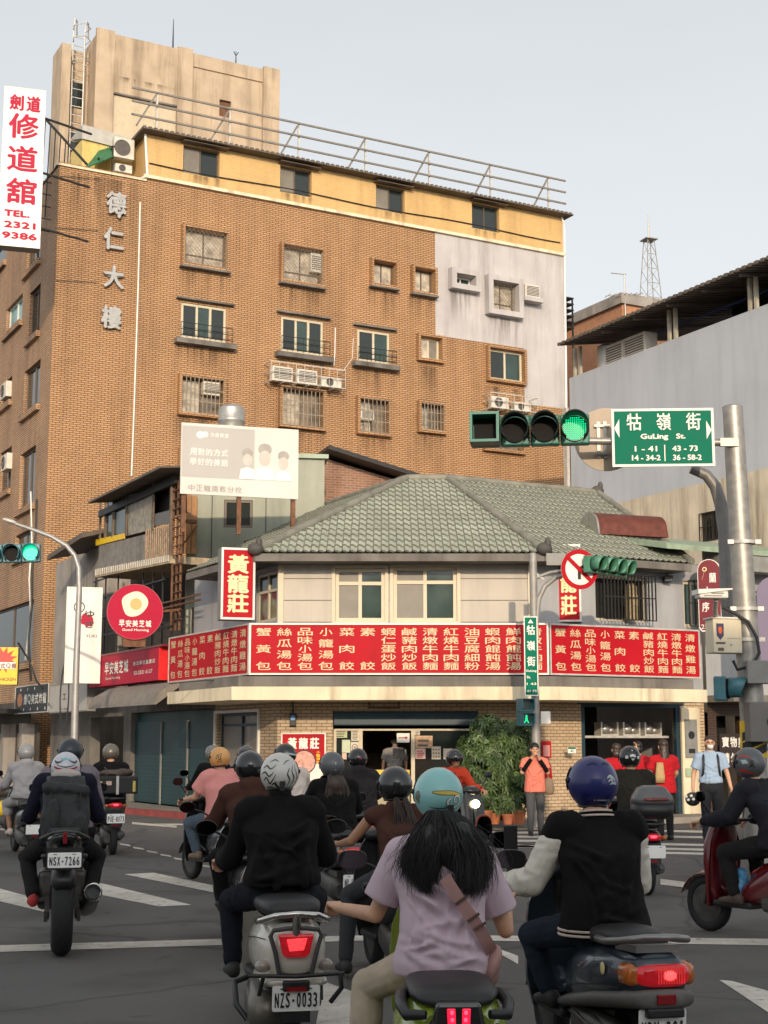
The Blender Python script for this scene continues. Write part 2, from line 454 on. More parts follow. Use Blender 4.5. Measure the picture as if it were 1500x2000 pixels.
GREYPL = mat('grey_plaster', (0.46,0.43,0.42), 0.85, var=0.1, vs=0.8, streak=0.35, bump=0.15)
BLUEPL = mat('blue_grey_plaster', (0.45,0.475,0.515), 0.85, var=0.08, vs=0.5, streak=0.18, bump=0.15)
CREAMPL = mat('cream_plaster', (0.60,0.52,0.40), 0.85, var=0.16, vs=0.9, streak=0.75, bump=0.2)
CONC = mat('beige_concrete', (0.46,0.355,0.25), 0.9, var=0.14, vs=1.2, streak=0.6, bump=0.4, bs=12)
CONCG = mat('grey_concrete', (0.30,0.27,0.24), 0.9, var=0.2, vs=1.2, streak=0.6, bump=0.4, bs=12)
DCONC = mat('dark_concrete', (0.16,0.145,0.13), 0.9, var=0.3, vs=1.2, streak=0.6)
SIDING = mat('cream_siding', (0.49,0.435,0.37), 0.6, var=0.06, vs=1.5, streak=0.25)
SIDEG = mat('grey_siding', (0.36,0.36,0.37), 0.6, var=0.08, vs=1.5, streak=0.3)
CREAM = mat('cream_concrete', (0.72,0.62,0.44), 0.8, var=0.1, vs=1.5, streak=0.6)
ROOFT = mat('sage_roof_tile', (0.37,0.395,0.31), 0.6, var=0.18, vs=1.3, streak=0.2)
RIDGE = mat('ridge_tile', (0.20,0.19,0.155), 0.7, var=0.25, vs=3)
GREENM = mat('green_sheet', (0.27,0.34,0.24), 0.5, var=0.15, streak=0.3)
OLIVE = mat('olive_sheet', (0.205,0.215,0.155), 0.45, var=0.2, vs=1.0, streak=0.4, bump=0.5, bs=1.5)
GLASS = mat('dark_glass', (0.018,0.024,0.022), 0.06, var=0.0, spec=0.7)
GLASSG = mat('green_glass', (0.03,0.055,0.048), 0.06, var=0.3, vs=1.2, spec=0.7)
GLASST = mat('teal_glass', (0.10,0.28,0.27), 0.08, var=0.3, vs=1.2, spec=0.7)
FROST = mat('frosted_glass', (0.20,0.18,0.15), 0.4, var=0.12, vs=3, spec=0.25)
CURT = mat('curtain_behind_glass', (0.42,0.36,0.28), 0.3, var=0.45, vs=4, spec=0.7)
CURTD = mat('dim_curtain', (0.17,0.13,0.09), 0.3, var=0.5, vs=3, spec=0.7)
CREAMF = mat('cream_aluminium', (0.56,0.48,0.34), 0.45, var=0.06)
BROWNF = mat('brown_aluminium', (0.10,0.07,0.05), 0.5, var=0.1)
WHITEF = mat('white_aluminium', (0.70,0.68,0.62), 0.45, var=0.06)
STEELG = mat('grille_steel', (0.33,0.27,0.20), 0.6, 0.3, var=0.25, vs=8)
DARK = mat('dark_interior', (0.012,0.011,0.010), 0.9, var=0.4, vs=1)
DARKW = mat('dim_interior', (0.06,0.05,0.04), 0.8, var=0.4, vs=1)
BLACKM = mat('black_metal', (0.02,0.019,0.018), 0.5, 0.2, var=0.3)
RUST = mat('rusty_steel', (0.16,0.075,0.04), 0.75, 0.3, var=0.4, vs=8)
GALV = mat('galvanised_steel', (0.34,0.32,0.29), 0.45, 0.55, var=0.2, vs=9, bump=0.08, bs=30)
PALEM = mat('pale_steel', (0.55,0.52,0.47), 0.45, 0.3, var=0.15)
STAINL = mat('stainless', (0.45,0.43,0.40), 0.42, 0.7, var=0.1)
GREYP = mat('grey_paint', (0.23,0.225,0.21), 0.55, var=0.15, streak=0.3)
GREYS = mat('corrugated_grey', (0.24,0.215,0.19), 0.6, 0.2, var=0.25, streak=0.5)
BROWNR = mat('brown_roof_sheet', (0.11,0.088,0.07), 0.7, var=0.3, vs=2)
TEAL = mat('teal_shutter', (0.012,0.052,0.058), 0.45, 0.2, var=0.22, vs=2, streak=0.3)
NAVY = mat('navy_steel', (0.012,0.04,0.06), 0.45, var=0.2)
SIGNRED = mat('sign_red', (0.43,0.009,0.018), 0.55, var=0.08, vs=1.5, streak=0.15, spec=0.12)
SIGNMAG = mat('sign_magenta', (0.42,0.008,0.040), 0.5, var=0.06, spec=0.12)
SIGNGREEN = mat('sign_green', (0.0,0.150,0.088), 0.5, var=0.06, spec=0.08)
MAROON = mat('sign_maroon', (0.17,0.008,0.016), 0.4, var=0.2, vs=2)
WHITE = mat('white_paint', (0.78,0.75,0.68), 0.5, var=0.05)
WHITEB = mat('sign_white', (0.75,0.72,0.66), 0.45, var=0.05, streak=0.2)
CREAML = mat('cream_letter', (0.66,0.52,0.31), 0.5, var=0.08)
GOLDL = mat('pale_gold_letter', (0.82,0.68,0.36), 0.5, var=0.08)
REDL = mat('red_letter', (0.42,0.010,0.045), 0.5, var=0.05, spec=0.15)
BLACK = mat('black_paint', (0.015,0.015,0.016), 0.5, var=0.2)
YELLOW = mat('yellow_paint', (0.78,0.50,0.015), 0.5, var=0.08)
GREYL = mat('faded_grey_print', (0.55,0.51,0.46), 0.6, var=0.1)
ACW = mat('ac_white', (0.60,0.55,0.47), 0.5, var=0.12, streak=0.4)
ACD = mat('ac_grill', (0.10,0.09,0.08), 0.6, var=0.2)
WOOD = mat('raw_wood', (0.34,0.17,0.07), 0.75, var=0.35, vs=3)
LEDGREEN = mat('green_lamp', (0.0,0.70,0.26), 0.3, var=0, emit=1.1)
SIGTEAL = mat('signal_green_body', (0.02,0.16,0.12), 0.4, var=0.12)
SIGBLUE = mat('signal_blue_body', (0.05,0.16,0.19), 0.4, var=0.12)

def prismZ(m, poly, z0, z1):
    n = len(poly)
    ar = sum(poly[i][0]*poly[(i+1)%n][1]-poly[(i+1)%n][0]*poly[i][1] for i in range(n))
    if ar < 0: poly = poly[::-1]
    return m.add([(x,y,z0) for x,y in poly]+[(x,y,z1) for x,y in poly],
        [tuple(reversed(range(n))), tuple(range(n,2*n))]+[(i,(i+1)%n,n+(i+1)%n,n+i) for i in range(n)])

# ---------------------------------------------------------------- frames of the place
ANG = 28.0
FC = Fr((0, 31.3), 0)
xL, xR = FC.hit(545, 1150)[0], FC.hit(1040, 1150)[0]
FL = Fr((xL, 31.3), ANG - 90)            # street to the left; x negative going back
FW = Fr((xR, 31.3), ANG)                 # street to the right
UL = Vector((-math.sin(R(ANG)), math.cos(R(ANG)), 0)); UR = Vector((math.cos(R(ANG)), math.sin(R(ANG)), 0))
tB = FL.hit(78, 1300)[0]
cB = FL.M @ Vector((tB, 0, 0))
FB = Fr((cB.x, cB.y), ANG)               # wide face of the tall brick block
FBL = Fr((cB.x, cB.y), ANG - 90)

# ---------------------------------------------------------------- ground, kerb, markings
g = MB(); g.add([(-300,-120,0),(300,-120,0),(300,500,0),(-300,500,0)], [(0,1,2,3)])
structure('road', g, ASPH)
kx0, kx1 = xL - 0.95, xR + 0.5
K = [Vector((kx0,30.0,0)) + UL*60 + Vector((0.0,0,0)), Vector((kx0-0.5,31.6,0)), Vector((kx0+0.1,30.5,0)), Vector((kx0+0.9,30.15,0)), Vector((kx1-0.6,30.15,0)), Vector((kx1+0.3,30.4,0)), Vector((kx1,30.3,0))+UR*60]
K[0] = gp(385,1601) + (gp(0,1567)-gp(385,1601))*4
K[1] = gp(385,1601)
pv = [(p.x,p.y) for p in K] + [(80,140),(-60,160)]
sidewalk = MB(); prismZ(sidewalk, pv, -0.2, 0.13)
structure('pavement', sidewalk, PAVE)
kb = MB()
for a, b in zip(K[:3], K[1:4]):
    d = (b-a).normalized(); n_ = Vector((d.y,-d.x,0))
    kb.bar(a + n_*0.06 + Vector((0,0,0.06)), b + n_*0.06 + Vector((0,0,0.06)), 0.16, 0.16)
structure('kerb', kb, REDKERB)
def marking(name, polys, z=0.004):
    m = MB()
    for poly in polys:
        pts = [gp(*p) for p in poly]
        m.add([(p.x, p.y, z) for p in pts], [tuple(range(len(pts)))])
    m.f = [f if (Vector(m.v[f[1]])-Vector(m.v[f[0]])).cross(Vector(m.v[f[2]])-Vector(m.v[f[0]])).z > 0 else f[::-1] for f in m.f]
    structure(name, m, PAINT)
marking('stop_line', [[(-60,1849),(0,1847),(450,1834),(450,1846),(0,1860),(-60,1862)], [(450,1834),(700,1828),(960,1828),(960,1838),(700,1838),(450,1846)], [(960,1828),(1200,1831),(1560,1835),(1560,1848),(1200,1842),(960,1838)]])
marking('lane_hatching', [[(-90,1706),(0,1736),(75,1757),(92,1783),(0,1761),(-90,1740)], [(165,1722),(200,1726),(374,1768),(310,1771),(175,1744)],
    [(243,1708),(300,1705),(450,1737),(450,1750)], [(1405,1915),(1430,1917),(1640,1975),(1640,2040),(1500,1978)],
    [(980,1856),(1012,1868),(1012,1884),(945,1846),(958,1841)], [(1290,1717),(1368,1727),(1368,1738),(1290,1728)], [(978,1687),(1005,1690),(1005,1695),(985,1693)]])
marking('waiting_box', [[(632,1918),(708,1944),(704,2060),(607,2060)]])
dl = []
for i in range(12):
    x, y = 206 + i*26.5, 1642 + i*7.0
    dl.append([(x,y-2),(x+20,y+1),(x+24,y+4.5),(x+3,y+1.5)])
marking('dashed_guide_line', dl)
marking('lane_lines', [[(258,1606),(345,1613),(345,1617),(258,1610)], [(300,1609),(362,1609),(362,1612),(320,1612)], [(-40,1586),(52,1588),(52,1592),(-40,1591)], [(-40,1606),(50,1611),(50,1615),(-40,1612)], [(0,1618),(30,1620),(30,1623),(0,1622)]])
cw = []
for i, (y, a, b) in enumerate([(1617,945,1130),(1624,942,1125),(1632,940,1128),(1640,938,1130),(1651,945,1132)]):
    cw.append([(a,y),(b,y+1),(b,y+5),(a,y+4)])
for y, a, b in [(1621,1285,1388),(1632,1288,1385),(1647,1290,1380),(1656,1292,1378),(1664,1294,1375)]:
    cw.append([(a,y),(b,y+2),(b,y+6),(a,y+4)])
cw.append([(988,1648),(1045,1653),(1045,1656),(1010,1656)])
marking('crosswalk', cw)

# ---------------------------------------------------------------- generic window as part (frame) with panes, grille, sill
def window(parent, M, x0, x1, z0, z1, fm, pm, y=0.12, fw=0.06, cols=2, transom=None, grille=None, gm=None, pms=None, sill=None, name='window'):
    f = MB(M); f.frame(x0, x1, z0, z1, fw, y, y+0.07)
    xs = [x0+fw + (x1-x0-2*fw)*i/cols for i in range(cols+1)]
    zt = z1 - fw if transom is None else z0 + (z1-z0)*transom
    for i in range(1, cols): f.box(xs[i]-fw/2, xs[i]+fw/2, y+0.003, y+0.067, z0+fw, zt)
    if transom is not None:
        f.box(x0+fw, x1-fw, y+0.002, y+0.066, zt-fw/2, zt+fw/2)
        for i in range(1, cols): f.box(xs[i]-fw/2, xs[i]+fw/2, y+0.003, y+0.067, zt+fw/2, z1-fw)
    fo = part(name, f, fm, parent, bevel=0)
    for i in range(cols):
        for a, b in ([(z0+fw, zt)] + ([(zt+fw/2, z1-fw)] if transom is not None else [])):
            p = MB(M); yy = y + 0.03 + 0.012*(i % 2)
            p.box(xs[i]+0.001, xs[i+1]-0.001, yy, yy+0.008, a, b)
            part('pane', p, (pms or [pm])[i % len(pms or [pm])], fo)
    if grille:
        gm = gm or STEELG; q = MB(M); gy = grille.get('y', -0.1)
        if grille['k'] == 'bars':
            n = grille['n']
            for i in range(n+1):
                x = x0 + (x1-x0)*i/n; q.box(x-0.012, x+0.012, gy, gy+0.024, z0, z1)
            for j in range(grille.get('h', 3)+1):
                z = z0 + (z1-z0)*j/grille.get('h', 3); q.box(x0, x1, gy-0.012, gy-0.001, z-0.012, z+0.012)
        elif grille['k'] == 'mesh':
            w, h = x1-x0, z1-z0; st = 0.16
            n = int((w+h)/st)
            for i in range(1, n):
                s_ = i*st
                a = (x0+min(s_, w), z0+max(0, s_-w)); b = (x0+max(0, s_-h), z0+min(s_, h))
                q.bar((a[0],gy,a[1]), (b[0],gy,b[1]), 0.010)
                q.bar((x0+x1-a[0],gy+0.012,a[1]), (x0+x1-b[0],gy+0.012,b[1]), 0.010)
            q.frame(x0-0.02, x1+0.02, z0-0.02, z1+0.02, 0.03, gy-0.01, gy+0.02)
        elif grille['k'] == 'rail':
            zz = z0 + 0.38*(z1-z0) if 'z' not in grille else grille['z']
            for z in (z0+0.03, (z0+zz)/2, zz): q.box(x0-0.1, x1+0.16, gy-0.012, gy+0.012, z-0.012, z+0.012)
            n = 9
            for i in range(n+1):
                x = x0-0.1 + (x1-x0+0.26)*i/n; q.box(x-0.008, x+0.008, gy-0.022, gy-0.013, z0-0.05, zz+0.02)
        part('grille', q, gm, fo)
    return fo
def surround(parent, M, x0, x1, z0, z1, w, out, m, y1=0.0, name='window_surround'):
    q = MB(M); q.frame(x0-w, x1+w, z0-w, z1+w, w, -out, y1)
    return part(name, q, m, parent)
def ac_unit(label, Fr_, x0, x1, z0, z1, y0, group, fans=True, depth=0.3, slats=False):
    """outdoor condenser standing at y0 (front) on frame Fr_"""
    w, h = x1-x0, z1-z0
    o = thing('air_conditioner', label, 'air conditioner', Fr_.M @ Vector(((x0+x1)/2, y0, z0)), R(Fr_.deg), group)
    b = MB(); b.box(-w/2, w/2, 0, depth, 0, h); part('casing', b, ACW, o, bevel=0.02)
    gq = MB()
    if fans:
        r = min(w, h)*0.4; cx = -w*0.1
        gq.annulus((cx, h/2), r*0.93, r, -0.02, 0.01, 24)
        for k in range(4): gq.annulus((cx, h/2), r*(0.2+0.18*k), r*(0.24+0.18*k), -0.012, 0.0, 20)
        gq.disc((cx, h/2), r*0.93, -0.004, -0.001, 20)
    else:
        for k in range(7):
            z = h*(0.14+0.11*k); gq.box(-w*0.42, w*0.42, -0.012, 0.0, z, z+h*0.055)
    part('fan_grill', gq, ACD, o)
    return o

# ---------------------------------------------------------------- tall tan brick block
brick = thing('apartment_block', 'tall tan tiled apartment block with ochre top storey behind the tiled-roof corner shop', 'building', FB.O, R(FB.deg))
MI = Matrix.Identity(4); ML = Matrix.Rotation(R(-90), 4, 'Z')   # left face frame inside the block's own frame
bx1 = FB.hit(1103, 600)[0]
ztop = FB.hit(92, 322)[1]
zy0 = FB.hit(285, 347)[1]; zy1 = FB.hit(285, 262)[1]
xy0 = FB.hit(286, 300)[0]
grx = FB.hit(850, 560)[0]; grz0 = FB.hit(900, 662)[1]; grx2 = FB.hit(1024, 740)[0]; grz1 = FB.hit(1060, 793)[1]; grz2 = zy0
W2 = [((358,445,440,528),'a'), ((550,480,626,560),'a'), ((725,510,769,562),'b'), ((805,524,845,576),'b')]
W3 = [(354,590,441,671), (549,617,631,697), (698,642,761,713), (817,657,859,706), (952,680,1020,749)]
W4 = [(352,735,433,815), (548,758,628,839), (699,778,756,850), (818,788,863,845)]
W5 = [(945,832,1018,884), (820,930,862,975), (548,905,628,985), (352,880,433,960)]
G2 = [(884,537,922,563), (955,550,1006,614)]
holes = []
for b, _ in W2: holes.append(FB.rect(b))
for b in W3 + W4 + W5: holes.append(FB.rect(b))
gholes = [FB.rect(b) for b in G2]
def clip(hs_, a, b, c, d): return [h for h in hs_ if h[0] > a and h[1] < b and h[2] > c and h[3] < d]
w = MB()
w.wall(0, grx, grz0, zy0, [h for h in holes if h[2] > grz0 - 0.3], 0.22)
w.wall(0, grx2, 0, grz0, [h for h in holes if h[2] <= grz0 - 0.3], 0.22)
w.wall(grx2, bx1, 0, grz1, [], 0.2)
# side, back and roof slab
w.add([(bx1,0,0),(bx1,13,0),(bx1,13,zy0),(bx1,0,zy0)], [(0,1,2,3)])
w.add([(bx1,13,0),(0,13,0),(0,13,zy0),(bx1,13,zy0)], [(0,1,2,3)])
part('front_wall', w, BRICK, brick)
gw = MB()
gw.wall(grx, bx1, grz0, grz2, gholes, 0.25); gw.wall(grx2, bx1, grz1, grz0, [], 0.2)
gw.v = [(x, y-0.004 if abs(y) < 1e-6 else y, z) for x, y, z in gw.v]
part('plaster_patch', gw, GREYPL, brick)
# left face
LW = [(-40,470,10,540),(58,565,76,655),(13,590,42,640),(48,715,76,800),(0,745,22,790),(40,880,66,990),(0,880,20,960),(-90,640,-60,720),(52,470,78,520),(30,1040,60,1085),(-20,1185,62,1300)]
lh = []
for b in LW:
    a = FBL.rect((b[0], b[1]+ (10), b[2], b[3]-6)); z1_ = FBL.hit((b[0]+b[2])/2, b[1])[1]; z0_ = FBL.hit((b[0]+b[2])/2, b[3])[1]
    lh.append((a[0], a[1], z0_, z1_))
lw = MB(ML)
lw.wall(-26, 0, 0, ztop, lh, 0.25)
part('side_wall', lw, BRICKS, brick)
for h in lh:
    window(brick, ML, h[0]+0.02, h[1]-0.02, h[2]+0.02, h[3]-0.02, BROWNF if h is not lh[2] else WHITEF, GLASS if h is not lh[2] else GLASST, 0.13, 0.06, 2)
    sl = MB(ML); sl.box(h[0]-0.15, h[1]+0.15, -0.14, 0.02, h[2]-0.22, h[2]-0.005); part('sill', sl, BRICKS, brick)
rf = MB(); rf.box(0.02, bx1-0.02, 0.02, 12.98, zy0-0.3, zy0-0.1); part('roof', rf, CONCG, brick)
pr = MB(); pr.box(-0.03, xy0, -0.03, 0.2, zy0-0.1, ztop+0.06); pr.box(-0.03, 0.17, 0.2, 13, zy0-0.1, ztop+0.05); part('parapet', pr, BRICK, brick)
cp = MB(); cp.box(-0.06, xy0+0.02, -0.06, 0.24, ztop+0.06, ztop+0.14); part('coping', cp, CREAM, brick)
# upper storey in ochre tiles
Y1 = [(358,282,428,350),(547,322,608,386),(734,360,790,419),(921,395,975,455)]
yh = [FB.rect(b) for b in Y1]
yw = MB(); yw.wall(xy0, bx1-0.05, zy0+0.1, zy1, yh, 0.25, -0.02)
yw.add([(xy0,-0.02,zy0+0.1),(xy0,9,zy0+0.1),(xy0,9,zy1),(xy0,-0.02,zy1)], [(3,2,1,0)])
yw.add([(bx1-0.05,-0.02,zy0+0.1),(bx1-0.05,9,zy0+0.1),(bx1-0.05,9,zy1),(bx1-0.05,-0.02,zy1)], [(0,1,2,3)])
part('top_storey_wall', yw, YTILE, brick)
gt = MB(); gt.box(xy0-0.1, bx1, -0.12, 0.0, zy0-0.03, zy0+0.09); part('gutter', gt, CREAM, brick)
cb = MB(); cb.tube([(xy0+0.1+i*(bx1-xy0-0.3)/30, -0.06, zy0+0.55-0.04*math.sin(i*0.5)) for i in range(31)], 0.022, 5); part('cable', cb, BLACKM, brick)
rs = MB(); n_ = 90
for i in range(n_):
    xa = xy0-0.3 + (bx1-xy0+0.5)*i/n_; wd = (bx1-xy0+0.5)/n_
    rs.box(xa, xa+wd*0.55, -0.5, 9.2, zy1+0.0, zy1+0.10)
    rs.box(xa+wd*0.55, xa+wd, -0.48, 9.18, zy1+0.0, zy1+0.06)
part('roof_sheet', rs, BROWNR, brick)
for h in yh:
    f = window(brick, MI, h[0]+0.01, h[1]-0.01, h[2]+0.01, h[3]-0.01, BROWNF, GLASS, 0.12, 0.05, 2, pms=[FROST if h is not yh[3] else GLASS, GLASS])
    vis = MB(); vis.box(h[0]-0.1, h[1]+0.25, -0.35, -0.03, h[3]+0.03, h[3]+0.06); part('canopy', vis, BROWNF, brick)
# roof railing
rl = MB(); xa, xb = FB.hit(270, 225)[0], bx1-0.05
zr = zy1+0.1
RAILD = mat('dull_rail', (0.20,0.18,0.155), 0.6, 0.2, var=0.15)
for k in range(3): q = MB(); q.box(xa-0.35, xb, -0.33, -0.28, zr+0.42+0.5*k-0.035, zr+0.42+0.5*k+0.035); part('rail', q, RAILD, brick)
for px in (300,443,578,708,832,951,1063):
    x = FB.hit(px, 300)[0]
    rl = MB(); rl.box(x-0.03, x+0.03, -0.27, -0.21, zr, zr+1.50); part('rail_post', rl, PALEM, brick); q = MB(); q.bar((x-0.05,-0.25,zr+1.35), (x-0.75,-0.25,zr+0.05), 0.06); part('rail_brace', q, RAILD, brick)
# facade windows
for i, (b, k) in enumerate(W2):
    h = FB.rect(b)
    window(brick, MI, *[h[0]+0.01, h[1]-0.01, h[2]+0.01, h[3]-0.01], BROWNF, CURT, 0.12, 0.05, 2, transom=0.3 if k == 'a' else None, grille={'k':'mesh','y':-0.16} if k == 'a' else None, gm=STEELG, pms=[CURT, CURT])
    surround(brick, MI, *h, 0.10, 0.25, BRICK)
    sl = MB(); sl.box(h[0]-0.13, h[1]+0.13, -0.28, -0.0, h[2]-0.17, h[2]-0.105); part('sill', sl, DCONC, brick)
for i, b in enumerate(W3):
    h = FB.rect(b)
    window(brick, MI, h[0]+0.01, h[1]-0.01, h[2]+0.01, h[3]-0.01, CREAMF, GLASSG, 0.02 if i != 3 else 0.08, 0.085, 3 if i < 2 else 2, grille={'k':'rail','y':-0.28} if i < 3 else None, gm=BLACKM, pms=[GLASS, GLASSG, GLASS] if i != 3 else [CURT, FROST])
    if i in (3, 4): surround(brick, MI, *h, 0.10, 0.23, BRICK)
    else:
        sl = MB(); sl.box(h[0]-0.25, h[1]+0.3, -0.34, 0.0, h[2]-0.26, h[2]-0.08); part('sill', sl, DCONC, brick)
        sl = MB(); sl.box(h[0]-0.2, h[1]+0.25, -0.2, 0.0, h[3]+0.1, h[3]+0.16); part('lintel', sl, DCONC, brick)
for i, b in enumerate(W4):
    h = FB.rect(b)
    window(brick, MI, h[0]+0.01, h[1]-0.01, h[2]+0.01, h[3]-0.01, BROWNF, CURT, 0.12, 0.05, 2, grille={'k':'bars','n':10 if i < 2 else 7,'y':-0.2,'h':3}, gm=STEELG, pms=[CURT, CURTD])
    surround(brick, MI, *h, 0.10, 0.23, BRICK)
for i, b in enumerate(W5):
    h = FB.rect(b)
    window(brick, MI, h[0]+0.01, h[1]-0.01, h[2]+0.01, h[3]-0.01, BROWNF, CURTD, 0.12, 0.05, 2)
    surround(brick, MI, *h, 0.10, 0.23, BRICK)
for i, h in enumerate(gholes):
    window(brick, MI, h[0]+0.01, h[1]-0.01, h[2]+0.01, h[3]-0.01, WHITEF if i == 0 else BROWNF, CURT if i else GLASSG, 0.16, 0.05, 2, transom=None if i == 0 else 0.3, grille=None if i == 0 else {'k':'mesh','y':-0.05})
    surround(brick, MI, *h, 0.22, 0.34, GREYPL, -0.006)
def stain_mat(name, col, dens):
    m = bpy.data.materials.new(name); MATS[name] = m; m.use_nodes = True
    N, L = m.node_tree.nodes, m.node_tree.links; p = N['Principled BSDF']; p.inputs['Base Color'].default_value = (*col, 1); p.inputs['Roughness'].default_value = 0.9
    t = N.new('ShaderNodeTexCoord'); mp_ = N.new('ShaderNodeMapping'); mp_.inputs['Scale'].default_value = (5,5,0.35); L.new(t.outputs['Object'], mp_.inputs['Vector'])
    n = N.new('ShaderNodeTexNoise'); n.inputs['Scale'].default_value = 1; n.inputs['Detail'].default_value = 6; L.new(mp_.outputs['Vector'], n.inputs['Vector'])
    r = N.new('ShaderNodeMapRange'); r.inputs['From Min'].default_value = 0.42; r.inputs['From Max'].default_value = 0.68; r.inputs['To Max'].default_value = dens; L.new(n.outputs['Fac'], r.inputs['Value'])
    s_ = N.new('ShaderNodeSeparateXYZ'); L.new(t.outputs['Generated'], s_.inputs['Vector'])
    a = N.new('ShaderNodeMath'); a.operation = 'POWER'; a.inputs[1].default_value = 1.4; L.new(s_.outputs['Z'], a.inputs[0])
    b_ = N.new('ShaderNodeMath'); b_.operation = 'MULTIPLY'; L.new(a.outputs[0], b_.inputs[0]); L.new(r.outputs['Result'], b_.inputs[1])
    # fade at both ends of the width
    c_ = N.new('ShaderNodeMath'); c_.operation = 'PINGPONG'; c_.inputs[1].default_value = 0.5; L.new(s_.outputs['X'], c_.inputs[0])
    d_ = N.new('ShaderNodeMapRange'); d_.inputs['From Max'].default_value = 0.15; L.new(c_.outputs[0], d_.inputs['Value'])
    e_ = N.new('ShaderNodeMath'); e_.operation = 'MULTIPLY'; L.new(b_.outputs[0], e_.inputs[0]); L.new(d_.outputs['Result'], e_.inputs[1])
    L.new(e_.outputs[0], p.inputs['Alpha']); return m
STAIN = stain_mat('soot_stain', (0.07,0.045,0.028), 0.55)
for hs_, dz, ln in ((W2, 0.2, 1.3), (W3, 0.28, 1.2), (W4, 0.14, 1.5), (G2, 0.24, 1.6)):
    for b in hs_:
        h = FB.rect(b[0] if hs_ is W2 else b); q = MB(); q.add([(h[0]-0.25,-0.009,h[2]-dz-ln),(h[1]+0.25,-0.009,h[2]-dz-ln),(h[1]+0.25,-0.009,h[2]-dz),(h[0]-0.25,-0.009,h[2]-dz)], [(0,1,2,3)])
        part('soot_stain', q, STAIN, brick)
for h in yh: q = MB(); q.add([(h[0]-0.2,-0.026,h[2]-0.62),(h[1]+0.2,-0.026,h[2]-0.62),(h[1]+0.2,-0.026,h[2]-0.02),(h[0]-0.2,-0.026,h[2]-0.02)], [(0,1,2,3)]); part('soot_stain', q, STAIN, brick)
q = MB(); q.add([(0.3,-0.009,ztop-3.2),(xy0-0.2,-0.009,ztop-3.2),(xy0-0.2,-0.009,ztop-0.1),(0.3,-0.009,ztop-0.1)], [(0,1,2,3)]); part('soot_stain', q, STAIN, brick)
# pipes on the facade
def facade_pipe(pts, r, m, nm='drain_pipe'):
    q = MB(); q.tube([(*[FB.hit(px,py,-0.06)[0]], -0.06, FB.hit(px,py,-0.06)[1]) for px, py in pts], r, 6); part(nm, q, m, brick)
facade_pipe([(274,395),(270,560),(262,800),(257,930)], 0.035, PALEM)
facade_pipe([(284,262),(288,345),(276,348)], 0.05, WHITEF)
facade_pipe([(1095,418),(1102,440),(1106,800)], 0.05, WHITEF)
facade_pipe([(655,640),(654,690),(652,715)], 0.02, WHITEF, 'hose')
facade_pipe([(690,660),(688,700),(670,725)], 0.012, WHITEF, 'hose')
# four big relief characters on the blank end of the facade
for ch, (px, py) in zip('德仁大樓', [(227,397),(222,467),(222,541),(217,620)]):
    x, z = FB.hit(px, py, -0.12)
    k = MB(); put_char(k, ch, x, z, 0.74, 0.84, -0.16, 0.04)
    ol = part('relief_character', k, STAINL, brick)
    sd = ol.modifiers.new('solid', 'SOLIDIFY'); sd.thickness = 0.14; sd.offset = -1
# concrete stair tower on the roof
FT = Fr((FB.M @ Vector((0, 3.2, 0)))[:2], ANG)
tw = thing('roof_tower', 'beige stained concrete stair tower standing on the roof of the tan apartment block', 'tower', FT.M @ Vector((0,0,zy0-0.1)), R(ANG))
tz = -(zy0-0.1)
tx0, tz1 = FT.hit(190, 64); tx1 = FT.hit(541, 150)[0]
tm = MB()
pw = FT.hit(222, 100)[0] - tx0
pc0, pc1 = FT.hit(345,150)[0], FT.hit(374,150)[0]; pe = FT.hit(512,170)[0]
zb = FT.hit(260,190)[1]
zh = FT.hit(440,210); hole = (zh[0]-0.25, zh[0]+0.25, zh[1]-0.4+tz, zh[1]+0.3+tz)
tm.wall(tx0, tx1, 0, tz1+tz, [hole], 0.2)
tm.add([(tx0,0,0),(tx0,5,0),(tx0,5,tz1+tz),(tx0,0,tz1+tz)], [(3,2,1,0)])
tm.add([(tx1,0,0),(tx1,5,0),(tx1,5,tz1+tz),(tx1,0,tz1+tz)], [(0,1,2,3)])
tm.add([(tx0,0,tz1+tz),(tx1,0,tz1+tz),(tx1,5,tz1+tz),(tx0,5,tz1+tz)], [(0,1,2,3)])
part('wall', tm, CONC, tw)
tp = MB()
for a, b in ((tx0-0.06, tx0+pw), (pc0, pc1), (pe, tx1+0.06)): tp.box(a, b, -0.16, -0.003, 0, tz1+tz+0.15)
tp.box(tx0+pw, pc0, -0.12, -0.003, zb+tz, tz1+tz+0.05); tp.box(pc1, pe, -0.06, -0.003, tz1+tz-0.5, tz1+tz+0.05)
part('pilaster', tp, CONC, tw)
q = MB(); q.box(tx0+pw, pc0, -0.13, -0.004, zb+tz-0.07, zb+tz-0.003); part('beam_shade', q, DCONC, tw)  # dark strip standing in for the shadow under the beam
q = MB(); q.box(tx0+pw+0.01, pc0-0.01, -0.03, -0.004, 0, zb+tz-0.08); part('panel', q, mat('cream_render', (0.54,0.44,0.31), 0.9, var=0.08, streak=0.2), tw)
ww = MB(); ww.box(hole[0]+0.02, hole[1]-0.02, 0.12, 0.16, hole[2]+0.02, hole[3]-0.02); part('window', ww, RUST, tw)
q = MB(); xs_, zs_ = FT.hit(225,135); xe2, ze2 = FT.hit(345,190); q.add([(xs_,-0.125,ze2+tz),(xe2,-0.125,ze2+tz),(xe2,-0.125,zs_+tz-0.3),(xs_,-0.125,zs_+tz-0.3)], [(0,1,2,3)]); part('soot_stain', q, STAIN, tw)
